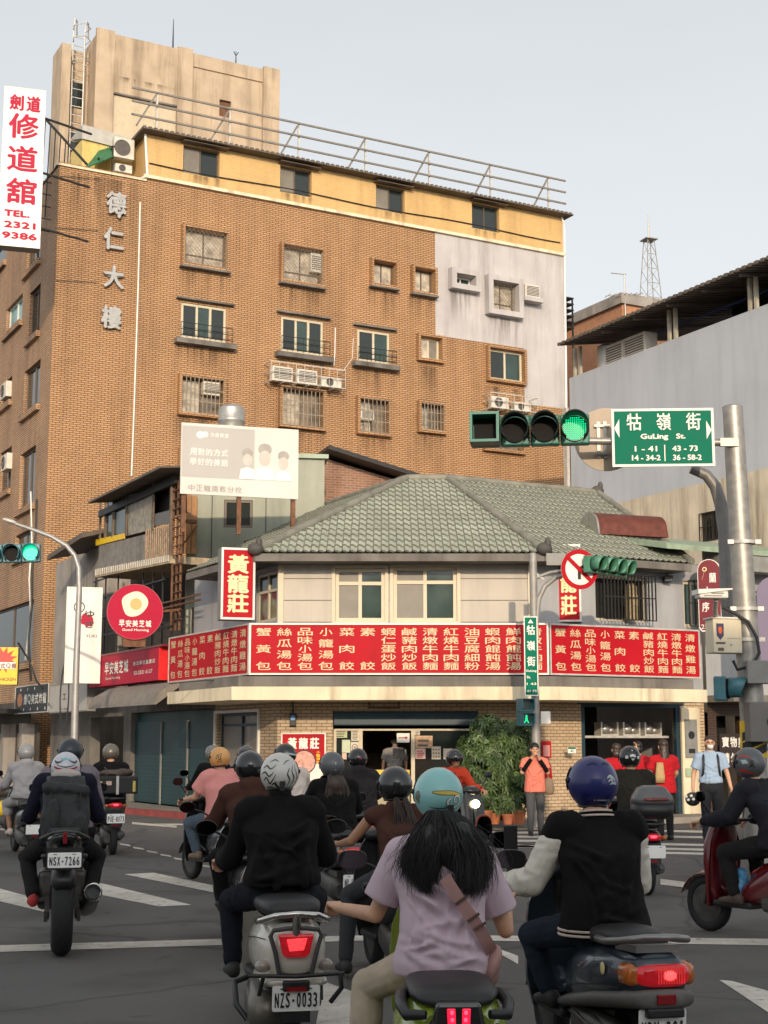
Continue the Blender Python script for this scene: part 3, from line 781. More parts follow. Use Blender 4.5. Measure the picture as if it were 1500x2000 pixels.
# left narrow side: recess with ladder
ls = MB(); ls.box(tx0-1.25, tx0-0.9, 0.3, 1.6, 0, tz1+tz-0.55); ls.box(tx0-0.9, tx0-0.01, 1.0, 1.6, 0, tz1+tz-0.4)
part('side_wall', ls, CONC, tw)
ld = MB(); zt = tz1+tz
for dx in (-0.75, -0.3): 
    ld.tube([(tx0+dx,0.6,0.3),(tx0+dx,0.6,zt+0.3),(tx0+dx+0.05,0.65,zt+0.7),(tx0+dx+0.2,0.9,zt+0.75),(tx0+dx+0.3,1.2,zt+0.3)], 0.03, 6)
for k in range(int((zt)/0.35)): ld.bar((tx0-0.75,0.6,0.5+k*0.35),(tx0-0.3,0.6,0.5+k*0.35),0.025)
for z in (zt-1.2, zt-0.3, zt+0.2):
    ld.tube([(tx0-0.75,0.6,z),(tx0-0.85,0.2,z),(tx0-0.5,-0.15,z),(tx0-0.2,0.2,z),(tx0-0.3,0.6,z)], 0.02, 5)
part('ladder', ld, PALEM, tw)
wn2 = MB(); wn2.box(tx0-0.75, tx0-0.2, 0.97, 0.995, zt*0.3, zt*0.45); wn2.box(tx0-0.75, tx0-0.2, 0.97, 0.995, zt*0.6, zt*0.75); part('window', wn2, GLASS, tw)
# lightning rod and small mast on the tower
for px, py, zz in ((339, 37, 0), (461, 100, 0)):
    ft2 = Fr((FT.M @ Vector((0,1.0,0)))[:2], ANG); x, z = ft2.hit(px, py); 
    o = thing('roof_mast', 'thin dark lightning rod on the stair tower roof' if px == 339 else 'short mast with small fork on the stair tower roof', 'mast', ft2.M @ Vector((x,0,tz1-0.01)), R(ANG))
    q = MB(); h_ = z - tz1
    q.tube([(0,0,0),(0,0,h_*0.5),(0,0,h_)], [0.04,0.03,0.012], 6)
    if px == 339:
        for a in range(3):
            q.tube([(0.22*math.cos(a*2.1),0.22*math.sin(a*2.1),0),(0,0,h_*0.4)], 0.014, 5)
    else: q.tube([(-0.1,0,h_-0.02),(0,0,h_-0.2),(0.1,0,h_-0.02)], 0.02, 5)
    part('pole', q, BLACKM, o)
# yellow corrugated shed and green awning on the terrace
FY = Fr((FB.M @ Vector((0, 1.6, 0)))[:2], ANG)
a0, z1_ = FY.hit(162, 245); a1, _ = FY.hit(300, 255)
sh = thing('rooftop_shed', 'yellow corrugated rooftop shed at the foot of the concrete tower', 'shed', FY.M @ Vector((0,0,zy0-0.1)), R(ANG))
q = MB(); n_ = 34
for i in range(n_):
    xa_ = a0 + (a1-a0)*i/n_; wd = (a1-a0)/n_
    q.box(xa_, xa_+wd*0.5, -0.03, 1.5, 0, z1_+tz-0.5); q.box(xa_+wd*0.5, xa_+wd, 0.0, 1.5, 0, z1_+tz-0.5)
part('wall', q, mat('yellow_sheet', (0.66,0.50,0.17), 0.6, var=0.1, streak=0.3), sh)
q = MB(); q.loft([[(a0-0.05,-0.1,z1_+tz-0.55),(a0-0.05,-0.1,z1_+tz),(a0-0.05,1.5,z1_+tz)],[(a1,-0.1,z1_+tz-0.7),(a1,-0.1,z1_+tz-0.25),(a1,1.5,z1_+tz-0.2)]]); part('roof', q, mat('pale_roof_sheet', (0.42,0.40,0.36), 0.6), sh)
FG = Fr((FB.M @ Vector((0, 0.6, 0)))[:2], ANG)
e0, ez0 = FG.hit(165, 327); e1, ez1 = FG.hit(222, 283)
aw = thing('rooftop_awning', 'green translucent corrugated awning over the roof terrace', 'awning', FG.M @ Vector((0,0,zy0)), R(ANG))
FG2 = Fr((FB.M @ Vector((0, 1.7, 0)))[:2], ANG)
f0, f1, g0, g1 = FG.hit(166,328), FG.hit(224,303), FG2.hit(196,290), FG2.hit(226,281)
q = MB(); n_ = 12
for i in range(n_):
    t0, t1 = i/n_, (i+0.85)/n_; L_ = lambda p_, r_, t: p_+(r_-p_)*t
    q.add([(L_(f0[0],f1[0],t0),0,L_(f0[1],f1[1],t0)-zy0),(L_(f0[0],f1[0],t1),0,L_(f0[1],f1[1],t1)-zy0),(L_(g0[0],g1[0],t1),1.1,L_(g0[1],g1[1],t1)-zy0),(L_(g0[0],g1[0],t0),1.1,L_(g0[1],g1[1],t0)-zy0)], [(0,1,2,3)])
ob = part('sheet', q, mat('green_plastic', (0.025,0.16,0.07), 0.4, var=0.3), aw); md = ob.modifiers.new('s','SOLIDIFY'); md.thickness = 0.04
q = MB(); 
for i in range(3): q.bar((e0+(e1-e0)*i/2,0.0,ez0-zy0+(ez1-ez0)*i/2-0.05),(e0+(e1-e0)*i/2+0.25,1.4,ez0-zy0+(ez1-ez0)*i/2+0.28),0.05)
q.bar((e1,0.1,0),(e1,0.1,ez1-zy0),0.05); part('frame', q, BLACKM, aw)
for lab, b in (('white outdoor unit high on the left edge of the ochre top storey', (224,263,262,318)), ('lower white outdoor unit beside the green rooftop awning', (226,315,258,345))):
    r_ = FG.rect(b); ac_unit(lab, FG, r_[0], r_[1], r_[2]+0.1, r_[3]-0.05, 0.0, None)
# rooftop antenna frame and cable trestle at the far left of the terrace
o = thing('wire_trestle', 'dark steel trestle leaning above the corner of the tan block behind the kendo sign', 'frame', FB.M @ Vector((0.2,1,ztop)), R(ANG))
q = MB()
p0, p1 = FG.hit(78,230), FG.hit(160,320)
q.bar((p0[0],-0.4,p0[1]-ztop),(p1[0],-0.4,p1[1]-ztop),0.07)
for k in range(5):
    xx = p0[0]+(p1[0]-p0[0])*k*0.12; zz = p0[1]-ztop+(p1[1]-p0[1])*k*0.12
    q.bar((xx,-0.4,zz),(xx+0.05,0.1,-1.5),0.035); q.bar((p0[0]-0.1,-0.2,-0.3-k*0.45),(p0[0]+1.2,-0.2,-0.35-k*0.45),0.03)
part('bars', q, BLACKM, o)
# AC cages
def cage(label, b, n, grp):
    h = FB.rect(b)
    o = thing('steel_cage', label, 'cage', FB.M @ Vector((h[0],-0.62,h[2])), R(ANG), grp)
    w_, hh = h[1]-h[0], h[3]-h[2]
    q = MB()
    for z in (0.0, hh/2, hh):
        q.box(0, w_, -0.015, 0.015, z-0.015, z+0.015); q.box(-0.015, 0.015, 0.016, 0.6, z-0.015, z+0.015); q.box(w_-0.015, w_+0.015, 0.016, 0.6, z-0.015, z+0.015)
    for i in range(n*3+1): q.box(w_*i/(n*3)-0.008, w_*i/(n*3)+0.008, -0.03, -0.016, 0, hh)
    for i in range(n*2): q.box(w_*i/(n*2), w_*i/(n*2)+0.03, 0.016, 0.6, -0.05, -0.016)
    part('bars', q, PALEM, o)
    return h
h = cage('pale steel cage holding three outdoor units under the second window of the third row', (516,712,660,766), 3, None)
cw_ = (h[1]-h[0])
for i in range(3):
    lab = ['leftmost of the three outdoor units in the long wall cage', 'middle of the three outdoor units in the long wall cage', 'smaller rightmost outdoor unit in the long wall cage'][i]
    ac_unit(lab, FB, h[0]+cw_*(0.04+0.33*i), h[0]+cw_*(0.04+0.33*i+0.27), h[2]+0.03, h[3]-(0.12 if i < 2 else 0.3), -0.5, 'outdoor units in the long wall cage', fans=(i == 2))
h = cage('small steel cage with two outdoor units below the window over the grey patch', (942,772,1033,812), 2, None)
for i in range(2):
    ac_unit(['left outdoor unit with round fan in the small wall cage', 'right outdoor unit in the small wall cage behind the traffic signal'][i], FB, h[0]+(h[1]-h[0])*(0.06+0.48*i), h[0]+(h[1]-h[0])*(0.06+0.48*i+0.36), h[2]+0.03, h[3]-0.1-0.12*i, -0.5, None)
r_ = FB.rect((1017,558,1046,588)); ac_unit('window air conditioner on a bracket in the grey plaster patch', FB, r_[0], r_[1], r_[2], r_[3], -0.35, None, fans=False)
q = MB(); q.box(r_[0]-0.1, r_[1]+0.1, -0.45, 0, r_[2]-0.18, r_[2]-0.01); part('bracket', q, GREYPL, brick)
for lab, b in (('small white air conditioner in the bottom grilled window at the left', (395,745,428,775)), ('pale air conditioner in the upper grilled window of the second column', (605,495,625,535)), ('tiny pale unit in the grilled window of the third column', (702,800,728,822))):
    r_ = FB.rect(b); ac_unit(lab, FB, r_[0], r_[1], r_[2], r_[3], -0.12, None, fans=False, depth=0.25)
for lab, b in (('white unit in the side face under the kendo sign', (5,750,28,778)),('white box unit in the lower side face', (10,890,26,918))):
    x, z = FBL.hit((b[0]+b[2])/2, (b[1]+b[3])/2); ac_unit(lab, FBL, x-0.45, x+0.45, z-0.3, z+0.3, -0.2, None)
# vents on the roof behind the railing
o = thing('roof_vents', 'row of squat grey roof ventilators behind the roof railing', 'ventilator', FB.M @ Vector((FB.hit(745,330,1.5)[0],1.5,zy1+0.05)), R(ANG))
q = MB()
for i in range(4): q.box(-1.6+i*0.85, -1.6+i*0.85+0.6, 0, 0.6, 0, 0.75); q.box(-1.68+i*0.85, -1.68+i*0.85+0.76, -0.08, 0.68, 0.75, 0.87)
part('housing', q, CONCG, o)

# ---------------------------------------------------------------- tiled-roof corner shop
house = thing('corner_shop', 'two storey corner dumpling shop with sage green tiled roof and cream upper wall', 'building', (0, 31.3, 0))
HI = TM(house).inverted()
hC, hL, hW = HI @ FC.M, HI @ FL.M, HI @ FW.M
zcan = FC.hit(775, 1341, -1.4)[1]; zcb = FC.hit(775, 1367, -1.4)[1]
zeave = FC.hit(775, 1079, -0.75)[1]
xle = FL.hit(418, 1480)[0]               # back end of the left wing
xwe = FW.hit(1372, 1300)[0]              # far end of the right wing
zU = zcan + 0.02
# upper walls
cwh = [FC.rect((655,1110,752,1214)), FC.rect((768,1107,893,1214))]
lwh = [(FL.hit(500,1150)[0], -0.12, FL.hit(520,1215)[1], FL.hit(520,1118)[1])]
rwh = [FW.rect((1162,1122,1266,1216)), FW.rect((1334,1134,1372,1226))]
rwh = [(a, b, min(c, d)+0.0, d) for a, b, c, d in rwh]
u = MB(hC); u.wall(xL, xR, zU, zeave+0.1, cwh, 0.15); part('front_wall', u, SIDING, house)
u = MB(hL); u.wall(xle-1.5, 0, zU, zeave+0.1, lwh, 0.15); part('left_wall', u, SIDEG, house)
u = MB(hW); u.wall(0, xwe, zU, zeave+0.1, rwh, 0.15); u.add([(xwe,0,0),(xwe,8,0),(xwe,8,zeave),(xwe,0,zeave)], [(0,1,2,3)]); part('right_wall', u, SIDEG, house)
# siding joints and corner trims
q = MB(hC)
for k in range(1, 6):
    z = zU + (zeave-zU)*k/6 
    spans = [(xL, cwh[0][0]-0.08), (cwh[0][1]+0.08, cwh[1][0]-0.08), (cwh[1][1]+0.08, xR)]
    for a, b in spans: q.box(a, b, -0.012, -0.002, z-0.008, z+0.008)
part('siding_joint', q, mat('joint_dark', (0.20,0.18,0.15), 0.8), house)  # darker lines along the siding joints
for xa_ in (xL-0.02, xR-0.10): q = MB(hC); q.box(xa_, xa_+0.12, -0.06, -0.004, zU, zeave); part('corner_trim', q, CREAMF, house)
for h in cwh:
    surround(house, hC, h[0], h[1], h[2], h[3], 0.07, 0.05, CREAMF, -0.003)
    window(house, hC, h[0]+0.005, h[1]-0.005, h[2]+0.005, h[3]-0.005, CREAMF, GLASS, 0.03, 0.075, 2, transom=0.72, pms=[FROST, GLASSG])
window(house, hL, lwh[0][0]+0.01, lwh[0][1]-0.01, lwh[0][2]+0.01, lwh[0][3]-0.01, CREAMF, GLASSG, 0.05, 0.06, 2, transom=0.62)
h = rwh[0]; window(house, hW, h[0]+0.01, h[1]-0.01, h[2]+0.01, h[3]-0.01, CREAMF, DARK, 0.1, 0.05, 1, grille={'k':'bars','n':15,'y':-0.32,'h':2}, gm=BLACKM)
h = rwh[1]; window(house, hW, h[0]+0.01, h[1]-0.01, h[2]+0.01, h[3]-0.01, CREAMF, GLASSG, 0.06, 0.06, 2, grille={'k':'bars','n':3,'y':-0.2,'h':2}, gm=BLACKM)
# ground floor
def gz(fr, px, py, y=0): return fr.hit(px, py, y)[1]
zg = 0.13
d0 = (FC.hit(650,1450)[0], FC.hit(935,1450)[0], zg, gz(FC,790,1389))
u = MB(hC); u.wall(xL, xR, zg, zcan, [d0], 0.3); part('ground_front_wall', u, STILE, house)
l0 = (FL.hit(424,1450)[0], FL.hit(506,1450)[0], 0.9, gz(FL,465,1392))
u = MB(hL); u.wall(xle, 0, zg, zcan, [l0], 0.25); part('ground_left_wall', u, STILE, house)
w0 = (FW.hit(1136,1450)[0], FW.hit(1330,1450)[0], zg, gz(FW,1230,1372))
u = MB(hW); u.wall(0, xwe, zg, zcan, [w0], 0.3); part('ground_right_wall', u, STILE, house)
q = MB(hL); q.frame(l0[0]-0.12, l0[1]+0.05, l0[2]-0.06, l0[3]+0.06, 0.06, -0.05, -0.003); part('window_trim', q, WHITEF, house)
window(house, hL, l0[0]+0.01, l0[1]-0.01, l0[2]+0.01, l0[3]-0.01, NAVY, FROST, 0.1, 0.06, 2, transom=0.82, pms=[FROST, CURTD])
# storefront: shutter box, glazed front, doorway
q = MB(hC); q.box(d0[0]+0.01, d0[1]-0.01, -0.02, 0.28, d0[3]-0.30, d0[3]-0.01); part('shutter_box', q, NAVY, house, bevel=0.02)
zt_ = d0[3]-0.31
xd0, xd1 = FC.hit(708,1500,0.2)[0], FC.hit(803,1500,0.2)[0]
zh_ = gz(FC, 750, 1427, 0.2)
q = MB(hC)
q.box(d0[0]+0.01, d0[1]-0.01, 0.18, 0.26, zh_, zh_+0.10); q.box(d0[0]+0.01, d0[1]-0.01, 0.18, 0.26, zt_-0.06, zt_)
q.box(xd0-0.08, xd0, 0.18, 0.26, zg, zh_); q.box(xd1, xd1+0.08, 0.18, 0.26, zg, zh_); q.box(d0[0]+0.01, d0[0]+0.07, 0.18, 0.26, zg, zh_); q.box(d0[1]-0.07, d0[1]-0.01, 0.18, 0.26, zg, zh_)
for x in (xd0-0.35, xd1+0.06): q.box(x, x+0.06, 0.19, 0.25, zh_+0.1, zt_-0.06)
part('shopfront_frame', q, CREAMF, house)
q = MB(hC); q.box(d0[0]+0.07, xd0-0.08, 0.21, 0.23, zg, zh_); q.box(xd1+0.08, d0[1]-0.07, 0.21, 0.23, zg, zh_); q.box(d0[0]+0.02, d0[1]-0.02, 0.215, 0.235, zh_+0.1, zt_-0.06); part('shopfront_glass', q, GLASS, house)
# room seen through the doorway
q = MB(hC); q.box(d0[0]-0.5, d0[1]+0.5, 3.6, 3.7, zg, 2.8); part('room_back_wall', q, mat('room_wall', (0.30,0.25,0.19), 0.8, var=0.2), house)
q = MB(hC); q.box(d0[0]-0.5, d0[1]+0.5, 0.3, 3.6, zg-0.05, zg+0.004); part('room_floor', q, mat('shop_floor', (0.12,0.10,0.08), 0.5), house)
q = MB(hC); q.box(d0[0]-0.5, d0[1]+0.5, 0.3, 3.6, 2.75, 2.85); part('room_ceiling', q, mat('shop_ceiling', (0.3,0.27,0.22), 0.8), house)
q = MB(hC); x = FC.hit(742,1460,3.5)[0]; q.box(x-0.3, x+0.35, 3.52, 3.6, 1.45, 2.3); part('menu_board', q, mat('dark_menu', (0.05,0.02,0.012), 0.6), house)
q = MB(hC); q.box(xd0, xd1, 0.6, 0.68, 1.02, 1.12); q.box(xd0, xd1, 0.6, 1.1, zg, 1.02); part('counter', q, mat('counter_cream', (0.35,0.30,0.20), 0.5), house)
q = MB(hC); q.box(xd0+0.02, xd1-0.02, 0.58, 0.598, 1.0, 1.11); part('yellow_strip', q, YELLOW, house)
# right opening: dim kitchen with shelf and stainless counter
q = MB(hW); q.frame(w0[0]+0.005, w0[1]-0.005, w0[2]-0.2, w0[3]-0.005, 0.1, 0.02, 0.12); part('opening_frame', q, NAVY, house)
q = MB(hW); q.box(w0[0]-0.1, w0[1]+0.1, -0.02, -0.003, w0[3]+0.02, zcan-0.3); part('shutter_housing', q, NAVY, house)
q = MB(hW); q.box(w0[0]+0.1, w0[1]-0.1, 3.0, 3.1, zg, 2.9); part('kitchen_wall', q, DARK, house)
q = MB(hW); q.box(w0[0]+0.1, w0[1]-0.1, 0.2, 0.9, zg, 1.32); part('steel_counter', q, mat('dull_steel', (0.22,0.20,0.18), 0.45, 0.5, var=0.15), house)
q = MB(hW); zs = gz(FW, 1220, 1437, 0.35); q.box(w0[0]+0.1, w0[1]-0.1, 0.3, 0.7, zs-0.05, zs); part('shelf', q, PALEM, house)
for i in range(3):
    px = (1192, 1235, 1277)[i]; x = FW.hit(px, 1420, 0.4)[0]
    o = thing('bowl_tray', ['left tray of bowls on the kitchen shelf', 'middle tray of bowls on the kitchen shelf', 'right tray of bowls on the kitchen shelf'][i], 'tray', FW.M @ Vector((x,0.42,zs)), R(ANG), 'trays on the kitchen shelf')
    q = MB(); q.box(-0.24,0.24,0,0.25,0,0.04); q.box(-0.24,-0.2,0,0.25,0.04,0.3); q.box(0.2,0.24,0,0.25,0.04,0.3); part('tray', q, PALEM, o)
    q = MB(); q.ell((-0.06,0.1,0.15),(0.13,0.1,0.11)); q.ell((0.1,0.12,0.12),(0.09,0.09,0.08)); part('bowls', q, STAINL, o, 60)
q = MB(hW); x = FW.hit(1345,1470)[0]; q.box(x-0.22, x+0.3, -0.06, -0.003, zg, zcan-0.35); part('pillar', q, CREAM, house)
q = MB(hC); x0, z1_ = FC.hit(720,1368); x1, z0_ = FC.hit(780,1384); q.frame(x0, x1, z0_, z1_, 0.03, -0.03, -0.003); part('plate_frame', q, RUST, house)
# canopy slab around the three fronts
def ring_plan(d, xa, xb):
    t1, t2 = math.tan(R(31))*d, math.tan(R(14))*d
    a = FL.M @ Vector((xa, -d, 0)); b = Vector((xL - t1, 31.3 - d, 0)); c = Vector((xR + t2, 31.3 - d, 0)); e = FW.M @ Vector((xb, -d, 0))
    return [a, b, c, e]
xca = FL.hit(327, 1350, -1.4)[0]; xcb = FW.hit(1381, 1350, -1.4)[0]
ro, ri = ring_plan(1.4, xca, xcb), ring_plan(0.004, xca, xcb)
q = MB(HI)
for i in range(3): prismZ(q, [(ro[i].x,ro[i].y),(ro[i+1].x,ro[i+1].y),(ri[i+1].x,ri[i+1].y),(ri[i].x,ri[i].y)], zcb, zcan)
part('canopy', q, CREAM, house)
ro = ring_plan(1.2, xca+0.2, xcb-0.2)
q = MB(HI)
for i in range(3): prismZ(q, [(ro[i].x,ro[i].y),(ro[i+1].x,ro[i+1].y),(ri[i+1].x,ri[i+1].y),(ri[i].x,ri[i].y)], zcan+0.004, zcan+0.22)
part('canopy_upstand', q, DCONC, house)
# roof
E = ring_plan(0.75, FL.hit(366, 1098, -0.75)[0], FW.hit(1350, 1086, -0.75)[0])
E = [Vector((p.x, p.y, zeave)) for p in E]
PL, PR = at(795, 937, 36.0), at(875, 935, 36.0); PL.z = PR.z = (PL.z + PR.z)/2
PRe = PR + UR*4.6; PLe = PL + UL*5.0
def tiled(name, A, B, C, D, parent, I):
    u_ = (B-A).normalized(); n_ = (B-A).cross(D-A).normalized()
    if n_.z < 0: n_ = -n_
    v_ = n_.cross(u_)
    if v_.z < 0: v_ = -v_
    pol = [((p-A).dot(u_), (p-A).dot(v_)) for p in (A, B, C, D)]
    xs = [p[0] for p in pol]; H = max(p[1] for p in pol)
    tw_, th = 0.165, 0.40; du = tw_/7; SUB = (0.0, 0.07, 0.55)
    nu = int((max(xs)-min(xs))/du)+1; nc = int(H/th)+2
    def inside(x, y):
        c = False; j = 3
        for i in range(4):
            (xi, yi), (xj, yj) = pol[i], pol[j]
            if (yi > y) != (yj > y) and x < (xj-xi)*(y-yi)/(yj-yi)+xi: c = not c
            j = i
        return c
    m = MB(I); idx = {}; vs = []; fs = []; dark = []
    def xy(i, r):
        x = min(xs)+i*du; c, k = divmod(r, 3)
        return x, (c + SUB[k])*th - 0.042*math.cos(2*math.pi*x/tw_+0.6)
    def vid(i, r):
        if (i, r) not in idx:
            x, y = xy(i, r); k = r % 3; ph = x/tw_
            prof = 0.014*(math.sin(2*math.pi*ph) + 0.35*math.sin(4*math.pi*ph))
            st = (0.0, 0.034, 0.018)[k]
            idx[(i, r)] = len(vs); vs.append(A + u_*x + v_*y + n_*(prof+st))
        return idx[(i, r)]
    for i in range(nu):
        for r in range(nc*3):
            (xa, ya), (xb, yb) = xy(i, r), xy(i+1, r+1)
            if inside((xa+xb)/2, (ya+yb)/2):
                fs.append((vid(i,r), vid(i+1,r), vid(i+1,r+1), vid(i,r+1))); dark.append(1 if r % 3 == 0 or i % 7 == 0 else 0)
    m.add(vs, fs)
    m.add([p - n_*0.06 for p in (A,B,C,D)], [(3,2,1,0)])
    o_ = part(name, m, ROOFT, parent, 50)
    o_.data.materials.append(mat('tile_gap_shade', (0.13,0.13,0.10), 0.8, var=0.2))  # dark risers and seams: shade under the tile lips put into the colour
    o_.data.polygons.foreach_set('material_index', dark+[0])
    return o_
tiled('roof', E[1], E[2], PR, PL, house, HI)
tiled('roof', E[2], E[3], PRe, PR, house, HI)
tiled('roof', E[0], E[1], PL, PLe, house, HI)
q = MB(HI)
for a, b in ((E[1],PL),(E[2],PR),(PL,PR),(PR,PRe),(PRe,E[3]),(PL,PLe)):
    n_ = int((b-a).length/0.3)
    q.tube([a+(b-a)*(i/n_)+Vector((0,0,0.04)) for i in range(n_+1)], [0.095 if i % 2 else 0.08 for i in range(n_+1)], 8)
part('ridge_tiles', q, RIDGE, house, 60)
for p in (E[1], E[2], PRe): q = MB(HI); q.ell(p+Vector((0,0,0.08)), (0.17,0.14,0.14)); q.ell(p+Vector((0.07,-0.05,0.2)), (0.07,0.07,0.12)); part('ridge_end', q, mat('ridge_end_dark', (0.07,0.065,0.06), 0.7), house, 60)
q = MB(HI)
for i in range(3):
    a, b = E[i], E[i+1]
    q.bar(a+Vector((0,0.06,-0.1)), b+Vector((0,0.06,-0.1)), 0.06, 0.16)
part('eave_board', q, DCONC, house)
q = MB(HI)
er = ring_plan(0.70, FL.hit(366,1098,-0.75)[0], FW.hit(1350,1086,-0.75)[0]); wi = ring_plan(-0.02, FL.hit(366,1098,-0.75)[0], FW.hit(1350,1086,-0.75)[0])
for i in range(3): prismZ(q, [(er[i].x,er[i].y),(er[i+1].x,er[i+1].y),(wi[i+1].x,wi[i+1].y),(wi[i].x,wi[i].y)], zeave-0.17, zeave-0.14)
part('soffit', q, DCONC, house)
# extractor hood on the right roof slope
hx = at(1215, 1035, 34.0)
o = thing('roof_extractor', 'rusty brown barrel shaped extractor hood on the right slope of the tiled roof', 'extractor', hx, R(ANG-8))
prof = [(-0.28+0.0,-0.5)]
q = MB(); pts = [(0.45*math.cos(a)*1.0, 0.36*math.sin(a)) for a in [math.pi*k/12 for k in range(13)]]
q.loft([[(x, y, z) for y, z in pts] + [(x, -0.5, -0.2), (x, 0.45, -0.2)][::1] for x in (-0.85, 0.95)][::1])
part('hood', q, mat('hood_brown', (0.13,0.035,0.022), 0.5, 0.2, var=0.3), o, 50)
q = MB(); q.loft([[(x, y*1.01, z*1.01) for y, z in pts] + [(x,-0.5,-0.2),(x,0.45,-0.2)] for x in (-0.9,-0.851)]); part('end_plate', q, GALV, o, 40)
q = MB(); q.box(-0.8,0.9,-0.42,0.4,-0.75,-0.21); part('duct', q, BLACKM, o)
q = MB(); q.box(-1.1,1.2,-0.75,0.3,-0.82,-0.76); part('flashing', q, GREENM, o)
# ---------------------------------------------------------------- olive metal shed and things above the left roof
FS = Fr((gx(440, 39.5, 8), 39.5), 8)
shed = thing('rooftop_shed', 'olive green metal clad shed above the left roof slope, behind the faded billboard', 'shed', FS.O, R(FS.deg))
sx0, sz1 = FS.hit(368, 900); sx1, sz2 = FS.hit(634, 890)
sw = FS.rect((438,976,493,1031))
q = MB(); q.wall(sx0, sx1, 3.0, sz2-0.1, [sw], 0.12)
q.add([(sx1,0,3),(sx1,4,3),(sx1,4,sz2-0.1),(sx1,0,sz2-0.1)], [(0,1,2,3)]); q.add([(sx0,0,3),(sx0,4,3),(sx0,4,sz2-0.1),(sx0,0,sz2-0.1)], [(3,2,1,0)])
q.add([(sx0,4,3),(sx1,4,3),(sx1,4,sz2-0.1),(sx0,4,sz2-0.1)], [(3,2,1,0)])
part('wall', q, OLIVE, shed)
q = MB(); q.box(sx0-0.1, sx1+0.1, -0.12, 4, sz2-0.1, sz2+0.02); part('roof', q, GREENM, shed)
window(shed, MI, sw[0]+0.01, sw[1]-0.01, sw[2]+0.01, sw[3]-0.01, BROWNF, GLASS, 0.02, 0.06, 2)
q = MB()
for px in (415, 520, 575): x = FS.hit(px, 950)[0]; q.box(x-0.012, x+0.012, -0.02, -0.002, 3.2, sz2-0.12)
part('seam', q, BLACKM, shed)
# weathered boards beside the shed
x0, z1_ = FS.hit(352,960,-0.15); x1, z0_ = FS.hit(384,1082,-0.15)
o = thing('board_panel', 'bare weathered wooden boards propped at the left edge of the olive shed', 'boards', FS.M @ Vector((x0,-0.15,z0_)), R(FS.deg))
q = MB(); 
for i in range(3): q.box((x1-x0)*i/3+0.01, (x1-x0)*(i+1)/3-0.01, -0.02*(i%2), 0.05, 0, z1_-z0_-0.05*i)
part('boards', q, WOOD, o)
q = MB(); q.box(-0.02, x1-x0, -0.06, -0.021, (z1_-z0_)*0.5, (z1_-z0_)*0.5+0.08); q.bar((0,-0.05,0.1),(x1-x0,-0.05,(z1_-z0_)*0.45),0.05,0.03); part('batten', q, RUST, o)
# brick gable house between shed and tall block
FO = Fr((gx(700, 42.5, 8), 42.5), 18)
o = thing('brick_house', 'old red brick house with dark sloping roof edge squeezed behind the green tiled roof', 'building', FO.O, R(FO.deg))
pts = [FO.hit(*p) for p in ((625,890),(640,897),(800,945),(800,1080),(625,1080))]
q = MB(); q.prism([(p[0], p[1]) for p in pts], 0, 3); part('wall', q, OLDBRICK, o)
a_, b_ = FO.hit(628,886), FO.hit(815,945)
q = MB(); q.bar((a_[0],1.2,a_[1]+0.05),(b_[0],1.2,b_[1]+0.05),4.0,0.12,(0,0,1)); part('roof', q, BLACKM, o)
# water tank
FT2 = Fr((gx(450, 42, 10), 42), 0)
tx, tzz = FT2.hit(452, 826); tr = FT2.hit(478, 810)[0]-tx
o = thing('water_tank', 'stainless steel water tank standing behind the faded billboard', 'tank', (FT2.M @ Vector((tx,0,tzz-0.4))))
th_ = FT2.hit(452,790)[1]-tzz+0.4
q = MB(); q.tube([(0,0,0),(0,0,th_*0.42),(0,0,th_*0.44),(0,0,th_*0.5),(0,0,th_*0.52),(0,0,th_*0.85),(0,0,th_*0.95),(0,0,th_)],[tr,tr,tr*1.04,tr*1.04,tr,tr,tr*0.75,tr*0.3],28); part('tank', q, STAINL, o, 40)
q = MB()
for k in range(4): a = k*1.57+0.6; q.tube([(tr*0.85*math.cos(a),tr*0.85*math.sin(a),-1.2),(tr*0.85*math.cos(a),tr*0.85*math.sin(a),0)],0.04,6)
part('stand', q, GALV, o)
# faded billboard
FBb = Fr((gx(465, 34.3, 8), 34.3), 17)
bl, bt = FBb.hit(355, 819); br_, bb_ = FBb.hit(582, 978)
bt2 = FBb.hit(582, 845)[1]; bb1 = FBb.hit(353,961)[1]
bt = (bt+bt2)/2; bb_ = (bb_+bb1)/2
o = thing('billboard', 'large sun faded white billboard with pale grey figures above the olive shed', 'billboard', FBb.M @ Vector((bl,0,bb_)), R(17))
W_, H_ = br_-bl, bt-bb_
q = MB(); q.box(0, W_, 0, 0.05, 0, H_); part('panel', q, mat('bleached_vinyl', (0.60,0.565,0.52), 0.6, var=0.06, vs=0.8, bump=0.25, bs=2), o)
q = MB(); q.box(0.02, W_*0.62, -0.004, -0.001, H_*0.24, H_*0.96); part('faded_field', q, mat('faded_field', (0.42,0.395,0.37), 0.6, var=0.06, vs=1), o)
q = MB()
put_row(q, '用對的方式', W_*0.07, W_*0.40, H_*0.60, H_*0.10, -0.008); put_row(q, '學好的美語', W_*0.07, W_*0.40, H_*0.46, H_*0.10, -0.008)
part('lettering', q, mat('pale_print', (0.72,0.69,0.64), 0.6), o)
q = MB(); put_row(q, '中正龍南教分校', W_*0.06, W_*0.52, H_*0.09, H_*0.09, -0.008)
part('lettering', q, mat('grey_print', (0.36,0.33,0.30), 0.6), o)
q = MB(); q.ell((W_*0.16,-0.004,H_*0.84),(W_*0.035,0.003,H_*0.05)); q.ell((W_*0.2,-0.004,H_*0.85),(W_*0.025,0.003,H_*0.04)); put_row(q, '美語教室', W_*0.24, W_*0.40, H_*0.85, H_*0.06, -0.008); part('emblem', q, mat('pale_print2', (0.72,0.69,0.63), 0.6), o)
